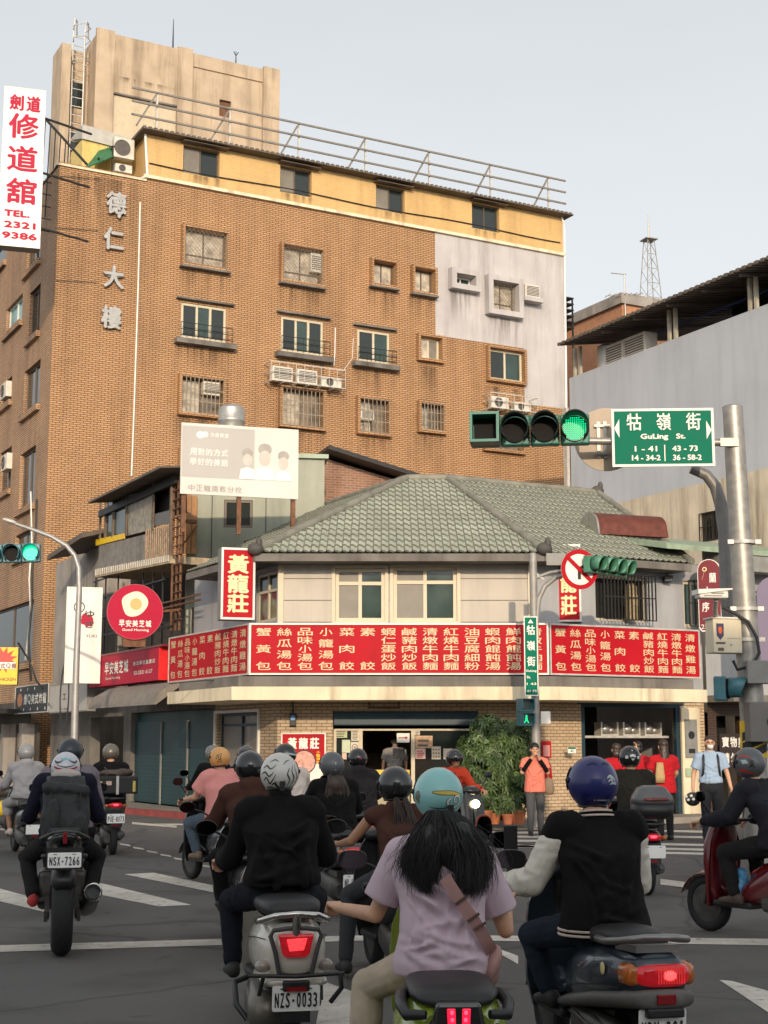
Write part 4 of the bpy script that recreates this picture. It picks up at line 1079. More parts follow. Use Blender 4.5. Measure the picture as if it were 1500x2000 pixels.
PF = mat('faded_figure', (0.52,0.46,0.41), 0.6, var=0.1, vs=3); PD = mat('faded_shade', (0.33,0.30,0.27), 0.6, var=0.12, vs=3); PW = mat('faded_shirt', (0.80,0.76,0.70), 0.6, var=0.04)
for cx, cz, s_ in ((0.56,0.52,1.0),(0.71,0.56,1.25),(0.87,0.5,1.05)):
    q_ = W_*0.055*s_; qa, qb, qc = MB(), MB(), MB()
    qa.disc((cx*W_, cz*H_), q_*0.72, -0.012, -0.009, 24, q_*0.95)
    qb.disc((cx*W_, (cz+0.1*s_)*H_), q_*0.85, -0.0085, -0.0065, 24, q_*0.75)
    qc.prism([(cx*W_-q_*1.25,H_*0.25),(cx*W_+q_*1.25,H_*0.25),(cx*W_+q_*1.0,(cz-0.13*s_)*H_),(cx*W_,(cz-0.10*s_)*H_),(cx*W_-q_*1.0,(cz-0.13*s_)*H_)], -0.016, -0.013)
    part('printed_hair', qb, PD, o); part('printed_face', qa, PF, o); part('printed_shirt', qc, PW, o)
for x in (0.1, W_/2, W_-0.1): q = MB(); q.box(x-0.05, x+0.05, 0.051, 0.15, -0.9, H_-0.1); part('support', q, RUST, o)

# ---------------------------------------------------------------- old shophouses along the left street
shop = thing('shophouse', 'old dark shophouse with wooden balcony left of the corner shop', 'building', FL.O, R(FL.deg))
sxa, sxb = FL.hit(100, 1400)[0], xle-0.02
sz_t = FL.hit(150, 1085)[1]
sh0 = (FL.hit(254,1480)[0], FL.hit(414,1480)[0], 0.13, gz(FL,330,1388))
o1 = (FL.hit(175,1480)[0], FL.hit(240,1480)[0], 0.13, gz(FL,210,1400)); 
q = MB(); q.wall(sxa, xle-0.02, 0.13, zcan+0.2, [sh0, o1], 0.3); part('ground_wall', q, DCONC, shop)
xm = FL.hit(192,1150)[0]
q = MB(); q.wall(sxa, xm, zcan+0.2, sz_t, [], 0.2); q.add([(sxa,0,0),(sxa,5,0),(sxa,5,sz_t),(sxa,0,sz_t)],[(3,2,1,0)]); part('upper_wall', q, CONCG, shop)
q = MB(); q.box(sh0[0]+0.01, sh0[1]-0.01, 0.2, 0.4, sh0[3]-0.25, sh0[3]-0.01)
n_ = 42
for i in range(n_):
    z = sh0[2]+0.02+(sh0[3]-0.27-sh0[2])*i/n_; hh = (sh0[3]-0.27-sh0[2])/n_
    q.box(sh0[0]+0.01, sh0[1]-0.01, 0.12 if i % 2 else 0.135, 0.19, z, z+hh)
part('roller_shutter', q, TEAL, shop)
for f_ in (0.36, 0.68): q = MB(); x = sh0[0]+(sh0[1]-sh0[0])*f_; q.box(x-0.04, x+0.04, 0.09, 0.118, 0.13, sh0[3]-0.26); part('shutter_rail', q, GREYP, shop)
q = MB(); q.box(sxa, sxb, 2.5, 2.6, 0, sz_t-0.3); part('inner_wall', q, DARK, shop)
q = MB(); q.box(xm, sxb, 1.2, 1.3, zcan+0.2, 5.3); part('recess_wall', q, mat('dark_wall', (0.055,0.047,0.04), 0.9, var=0.4), shop)  # dark mottled wall at the back of the recess
q = MB()
q.loft([[(FL.hit(92,1080,-1.2)[0], -1.2, FL.hit(92,1085,-1.2)[1]), (FL.hit(92,1080,-1.2)[0], -1.2, FL.hit(92,1094,-1.2)[1]), (FL.hit(92,1080,-1.2)[0], 1.5, FL.hit(92,1085,-1.2)[1]+0.5)], [(xm+1.5,-1.0,FL.hit(92,1085,-1.2)[1]+0.35),(xm+1.5,-1.0,FL.hit(92,1085,-1.2)[1]+0.2),(xm+1.5,1.5,FL.hit(92,1085,-1.2)[1]+0.9)]])
part('lean_to_roof', q, BROWNR, shop)
# balcony room
FBa = Fr((gx(338, 36.0, 6), 36.0), ANG-90)
bal = thing('balcony_room', 'ramshackle enclosed balcony with patched glass panels, yellow strip and corrugated roof', 'balcony', FBa.O, R(FBa.deg))
def bx_(name, poly, m, y0, y1):
    q = MB(); q.prism([FBa.hit(*p) for p in poly], y0, y1); return part(name, q, m, bal)
bx_('railing_panel', [(194,1066),(284,1044),(284,1098),(194,1112)], GREYS, -0.02, 0.02)
bx_('yellow_strip', [(190,1054),(246,1042),(246,1052),(190,1066)], YELLOW, -0.05, -0.021)
bx_('floor_beam', [(190,1114),(336,1086),(336,1100),(190,1128)], mat('rust_cream', (0.36,0.28,0.18), 0.8, var=0.4, vs=6), -0.06, 1.6)
q = MB()
for i in range(34):
    px = 192+i*4.3; a_ = FBa.hit(px, 1112-i*0.83); b_ = FBa.hit(px, 1124-i*0.83); q.box(a_[0]-0.02, a_[0]+0.02, -0.09, -0.061, b_[1], a_[1])
part('beam_ribs', q, PALEM, bal)
q = MB()
for i in range(13):
    px = 287+i*4; a_ = FBa.hit(px, 1034-i*0.9); b_ = FBa.hit(px, 1098-i*1.0); q.box(a_[0]-0.015, a_[0]+0.015, -0.03, 0.0, b_[1], a_[1])
part('railing_bars', q, mat('bar_rust', (0.34,0.25,0.17), 0.7, var=0.4, vs=9), bal)
bx_('back_of_rail', [(286,1036),(336,1026),(336,1090),(286,1098)], mat('rail_backing', (0.20,0.14,0.09), 0.8, var=0.4), 0.03, 0.06)
bx_('glass_panel', [(208,980),(246,966),(246,1042),(208,1050)], GLASSG, 0.0, 0.02)
bx_('patched_panel', [(250,968),(299,953),(297,1034),(250,1046)], mat('peeling_glass', (0.27,0.24,0.19), 0.5, var=0.45, vs=6), 0.0, 0.02)
bx_('grey_panel', [(302,1004),(332,996),(332,1022),(302,1028)], mat('bluegrey_panel', (0.13,0.13,0.13), 0.6), 0.0, 0.02)
bx_('dark_opening', [(196,978),(340,925),(340,1000),(300,1010),(196,1052)], DARK, 0.3, 0.34)
q = MB()
for px, y0_, y1_ in ((197,968,1056),(207,975,1052),(222,975,1049),(248,960,1046),(300,942,1034),(335,935,1100)):
    a_, b_ = FBa.hit(px, y0_, -0.03), FBa.hit(px, y1_, -0.03); q = MB(); q.box(a_[0]-0.045, a_[0]+0.045, -0.05, 0.0, b_[1], a_[1]); part('post', q, mat('old_wood_post', (0.15,0.11,0.08), 0.8, var=0.3, vs=5), bal)
bx_('red_cloth', [(236,1003),(244,1001),(244,1040),(238,1041)], SIGNRED, 0.021, 0.05)
q = MB(); a_, b_ = FBa.hit(172,968,-0.7), FBa.hit(312,922,-0.7)
n_ = 40
for i in range(n_):
    t = i/n_; t2 = (i+0.6)/n_; x = a_[0]+(b_[0]-a_[0])*t; x2 = a_[0]+(b_[0]-a_[0])*t2; z = a_[1]+(b_[1]-a_[1])*t*0.0+0.0
    q.loft([[(x,-0.7,(a_[1]+b_[1])/2-0.06+0.0),(x,-0.7,(a_[1]+b_[1])/2),(x,0.5,(a_[1]+b_[1])/2+0.15),(x,0.5,(a_[1]+b_[1])/2+0.08)],[(x2,-0.7,(a_[1]+b_[1])/2-0.06),(x2,-0.7,(a_[1]+b_[1])/2),(x2,0.5,(a_[1]+b_[1])/2+0.15),(x2,0.5,(a_[1]+b_[1])/2+0.08)]])
    x3 = a_[0]+(b_[0]-a_[0])*(i+1)/n_
    q.loft([[(x2,-0.68,(a_[1]+b_[1])/2-0.05),(x2,-0.68,(a_[1]+b_[1])/2-0.03),(x2,0.5,(a_[1]+b_[1])/2+0.12),(x2,0.5,(a_[1]+b_[1])/2+0.08)],[(x3,-0.68,(a_[1]+b_[1])/2-0.05),(x3,-0.68,(a_[1]+b_[1])/2-0.03),(x3,0.5,(a_[1]+b_[1])/2+0.12),(x3,0.5,(a_[1]+b_[1])/2+0.08)]])
part('roof_sheet', q, BROWNR, bal)
q = MB(); zz = (a_[1]+b_[1])/2
q.box(FBa.hit(200,960)[0], FBa.hit(345,930)[0]+0.1, -0.1, 0.0, zz-0.28, zz-0.1); part('beam', q, BLACKM, bal)
for px in (350, 358):
    pass
# iron scaffold with pipes beside the balcony
FI = Fr((gx(352, 35.6, 5), 35.6), ANG-90)
o = thing('pipe_rack', 'rusty upright pipes and rungs running down between balcony and left shop sign', 'pipes', FI.O, R(FI.deg))
q = MB()
for px in (341, 349, 357):
    a_, b_ = FI.hit(px, 930), FI.hit(px, 1230); q.tube([(a_[0],0,b_[1]),(a_[0],0,a_[1])],0.035,6)
for py in range(960,1230,18):
    a_, b_ = FI.hit(341,py), FI.hit(357,py); q.bar((a_[0],-0.04,a_[1]),(b_[0],-0.04,a_[1]),0.03)
for py in (1180,1190):
    a_, b_ = FI.hit(318,py), FI.hit(398,py-6); q.bar((a_[0],-0.08,a_[1]),(b_[0],-0.08,a_[1]),0.04)
part('pipes', q, RUST, o, 60)
o = thing('iron_frame', 'dark iron sign frame behind the round egg sign', 'frame', FI.O + UL*1.0, R(FI.deg))
q = MB()
for px in (195,215,240,290,310,330): a_, b_ = FI.hit(px,1110), FI.hit(px,1280); q.bar((a_[0],0.2,b_[1]),(a_[0],0.2,a_[1]),0.035)
for py in (1130,1165,1205,1240): a_, b_ = FI.hit(192,py), FI.hit(335,py-8); q.bar((a_[0],0.16,a_[1]),(b_[0],0.16,a_[1]),0.035)
part('bars', q, BLACKM, o)

# ---------------------------------------------------------------- signs
def sign(name, label, fr, b, depth, y, pm, fm, fw=0.04, group=None, side=None, b2=None):
    """box sign on frame fr; b = pixel rect of its front at plane y"""
    x0, x1, z0, z1 = b if b2 == 'm' else fr.rect(b, y)
    o = thing(name, label, 'sign', fr.M @ Vector((x0, y, z0)), R(fr.deg), group)
    w, h = x1-x0, z1-z0
    q = MB(); q.box(0, w, 0.004, depth, 0, h); part('box', q, side or GREYP, o)
    q = MB(); q.box(fw, w-fw, -0.004, 0.003, fw, h-fw); part('panel', q, pm, o)
    if fm: q = MB(); q.frame(0, w, 0, h, fw, -0.02, 0.003); part('frame', q, fm, o)
    return o, w, h
MENU = [('蟹黃包',3),('絲瓜湯包',4),('品味小湯包',5),('小籠湯包',4),('菜肉餃',3),('素 餃',3),('蝦仁蛋炒飯',5),('鹹豬肉炒飯',5),('清燉牛肉麵',5),('紅燒牛肉麵',5),('油豆腐細粉',5),('蝦肉餛飩湯',5),('鮮肉餛飩湯',5),('清燉牛肉麵',5)]
MENUS = [MENU[i] for i in (0,1,2,3,4,5,7,9,10)]
MENUS[8] = MENU[13]
MENUS = MENUS + [('清燉雞湯',4)]
zf1, zf0 = FC.hit(775,1217,-0.9)[1], FC.hit(775,1318,-0.9)[1]
t1_, t2_ = math.tan(R(31))*0.9, math.tan(R(14))*0.9
def menu_sign(label, fr, x0, x1, cols):
    o, w, h = sign('menu_sign', label, fr, (x0, x1, zf0, zf1), 0.2, -0.9, SIGNRED, PALEM, 0.035, 'red menu boards round the corner shop', None, 'm')
    q = MB(); n = len(cols); st = (w-0.16)/n
    for i, (s_, k) in enumerate(cols):
        put_col(q, s_, 0.08+st*(i+0.5), 0.10, h-0.10, st*0.72, (h-0.2)/5.05*0.92 if k == 5 else (h-0.2)/5.05*0.98, -0.009, 0.013)
    part('lettering', q, CREAML, o)
menu_sign('long red menu board with fourteen columns of cream characters facing the junction', FC, xL-t1_, xR+t2_, MENU)
menu_sign('shaded red menu board on the left side of the corner shop', FL, FL.hit(330,1285,-0.9)[0], t1_*0.98, MENUS)
menu_sign('red menu board on the right side of the corner shop crossed by a signal shadow', FW, -t2_*0.9, FW.hit(1367,1280,-0.9)[0], MENUS)
q = MB(hC); q.box(xL-0.5, xR+0.2, -0.7, -0.62, zcan+0.25, zcan+0.32); part('sign_rail', q, BLACKM, house)
# vertical name signs
FV = Fr((gx(465, 30.6, 5), 30.6), 16)
o, w, h = sign('vertical_sign', 'tall red vertical name sign with three gold characters at the left corner of the shop', FV, (433,1069,497,1211), 0.42, 0, SIGNRED, WHITEB, 0.045)
q = MB(); put_col(q, '黃龍莊', w/2, 0.14, h-0.14, w*0.64, h*0.27, -0.009, 0.04); part('lettering', q, GOLDL, o)
FV2 = Fr((gx(1110, 31.6, 5), 31.6), -8)
o, w, h = sign('vertical_sign', 'red vertical name sign partly hidden behind the round no right turn sign', FV2, (1084,1064,1136,1214), 0.35, 0, SIGNRED, PALEM, 0.04)
q = MB(); put_col(q, '黃龍莊', w/2, 0.14, h-0.14, w*0.64, h*0.26, -0.009, 0.04); part('lettering', q, GOLDL, o)
# name board on the brick column
FN = FC
o, w, h = sign('name_board', 'red and white name board with a dumpling picture on the sand tiled column', FC, (549,1431,636,1535), 0.08, -0.1, WHITEB, PALEM, 0.025)
q = MB(); q.box(0.03, w-0.03, -0.009, -0.005, h*0.42, h-0.03); part('red_field', q, SIGNRED, o)
q = MB(); put_row(q, '黃龍莊', w*0.13, w*0.87, h*0.80, h*0.22, -0.013, 0.05); part('lettering', q, WHITE, o)
q = MB(); put_col(q, '小籠湯包', w*0.83, h*0.42, h*0.66, w*0.09, h*0.055, -0.018, 0.03); part('lettering', q, YELLOW, o)
q = MB(); q.disc((w*0.52,h*0.45), w*0.24, -0.016, -0.012, 30); part('plate_picture', q, mat('pork_pink', (0.62,0.30,0.24), 0.6, var=0.35, vs=14), o)
q = MB(); q.annulus((w*0.52,h*0.45), w*0.24, w*0.265, -0.018, -0.0115, 30); part('plate_rim', q, BLACKM, o)
# egg sign of the breakfast shop
FE = Fr((gx(263, 34.6, 4), 34.6), 14)
ex, ez = FE.hit(264, 1195); er_ = (FE.hit(319,1195)[0]-FE.hit(209,1195)[0])/2
o = thing('round_sign', 'round magenta sign with a fried egg emblem', 'sign', FE.M @ Vector((ex,0,ez)), R(FE.deg))
q = MB(); q.disc((0,0), er_, 0, 0.24, 48); part('box', q, SIGNMAG, o, 40)
q = MB(); q.annulus((0,0), er_*0.975, er_*1.0, -0.012, -0.001, 48); part('rim', q, mat('sign_magenta_dark', (0.36,0.008,0.03), 0.4), o)
q = MB(); q.prism([(er_*(0.46+0.035*math.sin(3*a+0.6))*math.cos(a)-0.02, er_*0.28+er_*(0.45+0.04*math.sin(2*a))*math.sin(a)) for a in [2*math.pi*k/40 for k in range(40)]], -0.010, -0.003); part('egg_white', q, mat('egg_white', (0.76,0.68,0.50), 0.5, var=0.03), o)
q = MB(); q.disc((er_*0.02,er_*0.28), er_*0.21, -0.016, -0.011, 30); part('egg_yolk', q, mat('egg_yolk', (0.62,0.38,0.13), 0.5, var=0.05), o)
q = MB(); put_row(q, '早安美芝城', -er_*0.58, er_*0.60, -er_*0.42, er_*0.25, -0.006, 0.03); put_char(q, 'Good Morning', 0.02, -er_*0.66, er_*0.95, er_*0.12, -0.006, 0.02); part('lettering', q, WHITE, o)
q = MB(); q.box(-er_*0.4, er_*0.4, 0.05, 0.15, -er_*1.25, -er_*0.9); q.bar((er_*0.5,0.12,0),(er_*1.6,0.3,0.1),0.06); part('bracket', q, RUST, o)
# breakfast awning box sign along the street, with its red end
FA = FL
xa_, za1 = FL.hit(176,1284,-1.0); xb_, za0 = FL.hit(309,1328,-1.0)
za1 = (FL.hit(176,1284,-1.0)[1] + FL.hit(309,1266,-1.0)[1])/2; za0 = (FL.hit(176,1343,-1.0)[1]+FL.hit(309,1328,-1.0)[1])/2
o = thing('box_sign', 'long magenta box sign with white characters and a bright red end above the grey awning', 'sign', FL.M @ Vector((xa_,-1.0,za0)), R(FL.deg))
w, h = xb_-xa_, za1-za0
q = MB(); q.box(0, w, 0, 0.42, 0, h); part('box', q, SIGNMAG, o)
q = MB(); q.box(w+0.001, w+0.02, 0.0, 0.42, 0, h); part('end_panel', q, mat('sign_bright_red', (0.72,0.02,0.02), 0.4), o)
q = MB(); put_row(q, '早安美芝城', w*0.24, w*0.60, h*0.56, h*0.42, -0.006, 0.03); put_char(q, 'Good Morning', w*0.37, h*0.22, w*0.22, h*0.11, -0.006, 0.02); put_row(q, '台北寧波重慶店', w*0.66, w*0.96, h*0.60, h*0.13, -0.006, 0.02); put_char(q, '02-2321 6137', w*0.80, h*0.30, w*0.25, h*0.12, -0.006, 0.02); part('lettering', q, WHITE, o)
q = MB(); q.box(-0.05, w+0.3, -0.02, 0.44, h+0.002, h+0.05); part('cap', q, MAROON, o)
aw_ = thing('shop_awning', 'grey canvas awning under the magenta box sign', 'awning', FL.M @ Vector((0,0,0)), R(FL.deg))
q = MB(); x0 = FL.hit(176,1370,-1.6)[0]; x1 = FL.hit(322,1350,-1.4)[0]
zt_a = FL.hit(250,1346,-0.4)[1]; zb_a = FL.hit(176,1384,-1.7)[1]
q.loft([[(x,-0.1,zt_a+0.05),(x,-1.1,zt_a-0.02),(x,-1.55,(zt_a+zb_a)/2),(x,-1.65,zb_a),(x,-1.6,zb_a),(x,-1.0,zt_a-0.1),(x,-0.1,zt_a-0.05)] for x in (x0, x1)]); part('canvas', q, mat('grey_canvas', (0.20,0.175,0.15), 0.85, var=0.15, streak=0.3), aw_, 50)
# tall white upright sign
FYk = Fr((gx(160, 39.0, 4), 39.0), 14)
o, w, h = sign('vertical_sign', 'tall white upright sign with red splash and black brush characters behind the street lamp', FYk, (131,1146,195,1335), 0.35, 0, WHITEB, PALEM, 0.03)
q = MB(); q.annulus((w*0.36,h*0.79), w*0.13, w*0.16, -0.012, -0.007, 24); put_char(q, 'T', w*0.36, h*0.79, w*0.12, w*0.14, -0.009, 0.02); put_char(q, 'ゆ', w*0.66, h*0.72, w*0.26, h*0.075, -0.016, 0.03); put_char(q, 'き', w*0.66, h*0.61, w*0.24, h*0.075, -0.016, 0.03); put_char(q, 'YUKI', w*0.72, h*0.49, w*0.3, h*0.03, -0.009, 0.01); part('lettering', q, BLACK, o)
q = MB(); random.seed(4)
q.prism([(w*0.6+w*0.19*(0.7+0.5*random.random())*math.cos(a), h*0.655+w*0.2*(0.7+0.5*random.random())*math.sin(a)) for a in [2*math.pi*k/22 for k in range(22)]], -0.012, -0.007); part('red_splash', q, REDL, o)
# fascia signs of the shops further left
FSg = Fr((FL.M @ Vector((FL.hit(100,1400)[0],-0.6,0)))[:2], ANG-90+0)
def flsign(label, b, pm, y, fm=None, name='shop_sign'):
    xa2, xb2 = FL.hit(b[0], (b[1]+b[3])/2, y)[0], FL.hit(b[2], (b[1]+b[3])/2, y)[0]
    z1b = (FL.hit(b[0],b[1],y)[1]+FL.hit(b[2],b[1],y)[1])/2; z0b = (FL.hit(b[0],b[3],y)[1]+FL.hit(b[2],b[3],y)[1])/2
    return sign(name, label, FL, (xa2,xb2,z0b,z1b), 0.25, y, pm, fm, 0.03, None, None, 'm')
o, w, h = flsign('black shop sign with an orange emblem and white characters under the yellow sign', (30,1338,95,1393), BLACK, -1.0, PALEM)
q = MB(); put_row(q, '爆Q美式炸雞', w*0.27, w*0.95, h*0.5, h*0.38, -0.009, 0.03); part('lettering', q, WHITE, o)
q = MB(); q.ell((w*0.15,-0.006,h*0.5),(w*0.08,0.004,h*0.24)); part('emblem', q, mat('emblem_orange', (0.55,0.2,0.06), 0.5), o)
q = MB()
for k in range(9): q.box(w*(0.06+0.105*k), w*(0.06+0.105*k)+0.06, -0.010, -0.005, h*(0.82 if k%2 else 0.1), h*(0.82 if k%2 else 0.1)+0.08)
part('confetti', q, WHITE, o)
o, w, h = flsign('grey sign box with a small black round emblem beside the black chicken sign', (97,1335,170,1391), mat('sign_grey', (0.42,0.39,0.36), 0.5, var=0.05), -1.0, None)
q = MB(); q.annulus((w*0.42,h*0.55), w*0.10, w*0.13, -0.012, -0.007, 24); q.v = [(x,y,h*0.55+(z-h*0.55)*2.0) for x,y,z in q.v]; put_char(q, '工', w*0.42, h*0.55, w*0.1, h*0.2, -0.010, 0.02); put_char(q, 'YUKI', w*0.42, h*0.12, w*0.26, h*0.06, -0.009); part('lettering', q, BLACK, o)
FQ = Fr((gx(10, 42.0, 3), 42.0), 6)
o, w, h = sign('chicken_sign', 'yellow square sign with a red burst at the left edge', FQ, (-40,1264,33,1337), 0.3, 0, YELLOW, None, 0.0)
q = MB(); q.prism([(w*0.62+w*(0.38 if k%2 else 0.22)*math.cos(a), h*0.66+w*(0.36 if k%2 else 0.2)*math.sin(a)) for k, a in enumerate([2*math.pi*k/24 for k in range(24)])], -0.010, -0.006); part('burst', q, mat('burst_red', (0.50,0.035,0.02), 0.5), o)
q = MB(); q.box(w*0.4, w*0.95, -0.014, -0.011, h*0.42, h*0.6); part('burst_panel', q, WHITE, o)
q = MB(); put_row(q, '美式Q雞', w*0.40, w*0.98, h*0.50, h*0.14, -0.019, 0.03); put_char(q, 'CHICKEN', w*0.72, h*0.14, w*0.5, h*0.09, -0.009, 0.03); part('lettering', q, mat('letter_brown', (0.16,0.04,0.015), 0.5), o)
# kendo hall sign, top left
FK = Fr((gx(40, 45.0, 14), 45.0), 16)
o, w, h = sign('tall_sign', 'tall white projecting sign with red characters at the top left', FK, (9,168,78,486), 0.5, 0, mat('sign_white_warm', (0.78,0.73,0.68), 0.45, var=0.03), PALEM, 0.03)
q = MB(); put_row(q, '劍道', w*0.10, w*0.92, h*0.905, h*0.105, -0.009, 0.05); put_col(q, '修道舘', w*0.5, h*0.265, h*0.84, w*0.74, h*0.165, -0.009, 0.032); put_char(q, 'TEL.', w*0.42, h*0.205, w*0.62, h*0.045, -0.009, 0.09); put_char(q, '2321', w*0.5, h*0.135, w*0.76, h*0.045, -0.009, 0.09); put_char(q, '9386', w*0.5, h*0.068, w*0.84, h*0.045, -0.009, 0.09); part('lettering', q, REDL, o)
q = MB()
for f_ in (0.15, 0.5, 0.85): q.bar((w*0.9,0.25,h*f_),(w+1.6,1.2,h*f_),0.06)
part('bracket', q, BLACKM, o)
# white shop sign post under the egg sign
# ---------------------------------------------------------------- street floor shops on the far left: dark openings under the tan block
fs = thing('ground_floor_shops', 'dim row of shop openings under the tan block at the left edge', 'shopfront', FL.M @ Vector((sxa-0.05,0,0)), R(FL.deg))
q = MB(); q.box(-16, -0.1, -0.7, -0.6, 2.3, 3.0); q.box(-16,-0.1,-0.4,-0.3,0.13,2.3); part('shopfront', q, DARKW, fs)
for x in (-0.6,-3.0,-5.5,-8): q = MB(); q.box(x-0.2, x+0.2, -0.8, -0.401, 0.13, 2.299); part('column', q, CONCG, fs)
q = MB(); q.box(-14, -0.2, -2.0, -0.71, 2.62, 2.75); part('awning', q, BLACKM, fs)
for x in (-1.7,-4.2): q = MB(); q.box(x-0.7, x+0.7, -0.45, -0.401, 0.5, 2.0); part('shop_window', q, CURTD, fs)
# ---------------------------------------------------------------- right hand buildings
FW2o = FW.M @ Vector((xwe+0.1, 0, 0)); FW2 = Fr(FW2o[:2], ANG)
cafe = thing('cafe_building', 'grey shop building with green eave and dark brown tiled ground floor on the right', 'building', FW2.O, R(ANG))
zc_ = FW2.hit(1420,1080)[1]
xe_ = 12
ch_ = [FW2.rect((1386,1330,1386+60,1640))]
up_h = [(0.8,2.0,3.9,5.2),(3.2,4.4,3.9,5.2)]
q = MB(); q.wall(0, xe_, 2.6, zc_, up_h, 0.2); part('upper_wall', q, SIDEG, cafe)
q = MB(); q.wall(0, xe_, 0.13, 2.6, [(0.25,1.15,0.13,2.3)], 0.4); part('ground_wall', q, mat_brick('umber_tiles', (0.060,0.028,0.019), (0.045,0.022,0.015), (0.09,0.06,0.04), 0.22, 0.06, 0.008, 0.45, 0.0), cafe)
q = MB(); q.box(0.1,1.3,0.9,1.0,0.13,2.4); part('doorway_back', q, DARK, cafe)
for h in up_h: window(cafe, MI, h[0]+0.01,h[1]-0.01,h[2]+0.01,h[3]-0.01, WHITEF, GLASSG, 0.06, 0.07, 2, grille={'k':'bars','n':4,'y':-0.1,'h':2}, gm=BLACKM)
q = MB(); q.loft([[(-1.6,-0.7,zc_-0.12),(-1.6,-0.7,zc_),(-1.6,3,zc_+0.75),(-1.6,3,zc_+0.6)],[(xe_,-0.7,zc_-0.12),(xe_,-0.7,zc_),(xe_,3,zc_+0.75),(xe_,3,zc_+0.6)]]); part('green_eave', q, GREENM, cafe)
q = MB(); q.box(0,xe_,-0.7,-0.3,zc_-0.5,zc_-0.14); part('fascia', q, GREYP, cafe)
q = MB(); q.box(-0.1,xe_,-1.0,0.0,2.6,2.75); part('canopy', q, DCONC, cafe)
o = thing('poster', 'dark poster with two rows of white characters on the brown tiled wall', 'poster', FW2.M @ Vector((FW2.hit(1405,1480)[0],-0.03,FW2.hit(1405,1498)[1])), R(ANG))
q = MB(); q.box(0,1.05,0,0.025,0,0.75); part('sheet', q, mat('poster_black', (0.03,0.018,0.015), 0.5), o)
q = MB(); put_row(q, '寶物盡出', 0.05,1.0,0.56,0.24,-0.004,0.03); put_row(q, '請勿亂丟', 0.05,1.0,0.20,0.24,-0.004,0.03); part('lettering', q, WHITEB, o)
o = thing('notice_board', 'grey notice panel with dark symbol on the cream pillar beside the kitchen opening', 'notice', FW.M @ Vector((FW.hit(1338,1440,-0.07)[0],-0.09,FW.hit(1338,1480,-0.07)[1])), R(ANG))
q = MB(); q.box(0,0.34,0,0.025,0,0.85); part('panel', q, GREYP, o)
q = MB(); q.disc((0.17,0.5),0.09,-0.004,-0.001,20); q.box(0.08,0.26,-0.004,-0.001,0.1,0.2); part('symbol', q, BLACK, o)
# oval maroon cafe sign
FCf = Fr((gx(1386, 32.6, 4), 32.6), -20)
x0, x1, z0, z1 = FCf.rect((1361,1093,1411,1233))
w, h = x1-x0, z1-z0
o = thing('oval_sign', 'maroon round topped sign with white brush characters by the big steel pole', 'sign', FCf.M @ Vector(((x0+x1)/2,0,z0)), R(FCf.deg))
def capsule2(w, h, k=1.0):
    r = w/2; pts = []
    for i in range(13): a = math.pi*i/12; pts.append((r*math.cos(a)*k, h-r+r*math.sin(a)*k))
    return pts + [(-r*k, 0.08+(1-k)*0.5), (-r*k+0.06, (1-k)*0.5), (r*k-0.06, (1-k)*0.5), (r*k, 0.08+(1-k)*0.5)]
q = MB(); q.prism(capsule2(w,h), 0, 0.22); part('box', q, WHITEB, o, 50)
q = MB(); q.prism(capsule2(w,h,0.93), -0.008, -0.001); part('panel', q, MAROON, o)
q = MB(); put_char(q, '蘭', w*0.16, h*0.74, w*0.30, h*0.14, -0.013, 0.03); put_char(q, '上', -w*0.08, h*0.56, w*0.28, h*0.12, -0.013, 0.03); put_char(q, '序', -w*0.18, h*0.34, w*0.32, h*0.14, -0.013, 0.03); put_char(q, '2322-2', 0, h*0.07, w*0.8, h*0.06, -0.013, 0.02); part('lettering', q, WHITEB, o)
q = MB(); q.annulus((-w*0.18,h*0.86), w*0.06, w*0.10, -0.014, -0.009, 20); q.bar((-w*0.2,-0.011,h*0.82),(-w*0.3,-0.011,h*0.72),0.02,0.004); part('emblem', q, GOLDL, o)
# blue-grey party wall and its roof terrace
pb = gp(1640, 1560); FP0 = at(1640, 1560, 37.5)
FPw = Fr((FP0.x, FP0.y), ANG-90)
pw_ = thing('party_wall_building', 'large blue-grey rendered party wall with stained cream lower part on the right', 'building', FPw.O, R(FPw.deg))
xf = FPw.hit(1112, 745)[0]
zt1, zt2 = FPw.hit(1112,743)[1], FPw.hit(1490,592)[1]
zm1, zm2 = FPw.hit(1192,982)[1], FPw.hit(1500,918)[1]
wh = FPw.rect((1366,1004,1408,1052))
zm = (zm1+zm2)/2; zt_ = (zt1+zt2)/2
q = MB(); q.wall(xf, 3, zm, zt_, [], 0.2); q.add([(xf,0,0),(xf,10,0),(xf,10,zt_),(xf,0,zt_)], [(3,2,1,0)]); q.add([(xf,0,zt_),(3,0,zt_),(3,10,zt_),(xf,10,zt_)], [(0,1,2,3)]); part('blue_wall', q, BLUEPL, pw_)
q = MB(); q.wall(xf, 3, 0, zm, [wh], 0.2, -0.006); part('cream_wall', q, CREAMPL, pw_)
window(pw_, MI, wh[0]+0.01,wh[1]-0.01,wh[2]+0.01,wh[3]-0.01, BROWNF, GLASS, 0.08, 0.05, 2, grille={'k':'bars','n':6,'y':-0.03,'h':2}, gm=BLACKM)
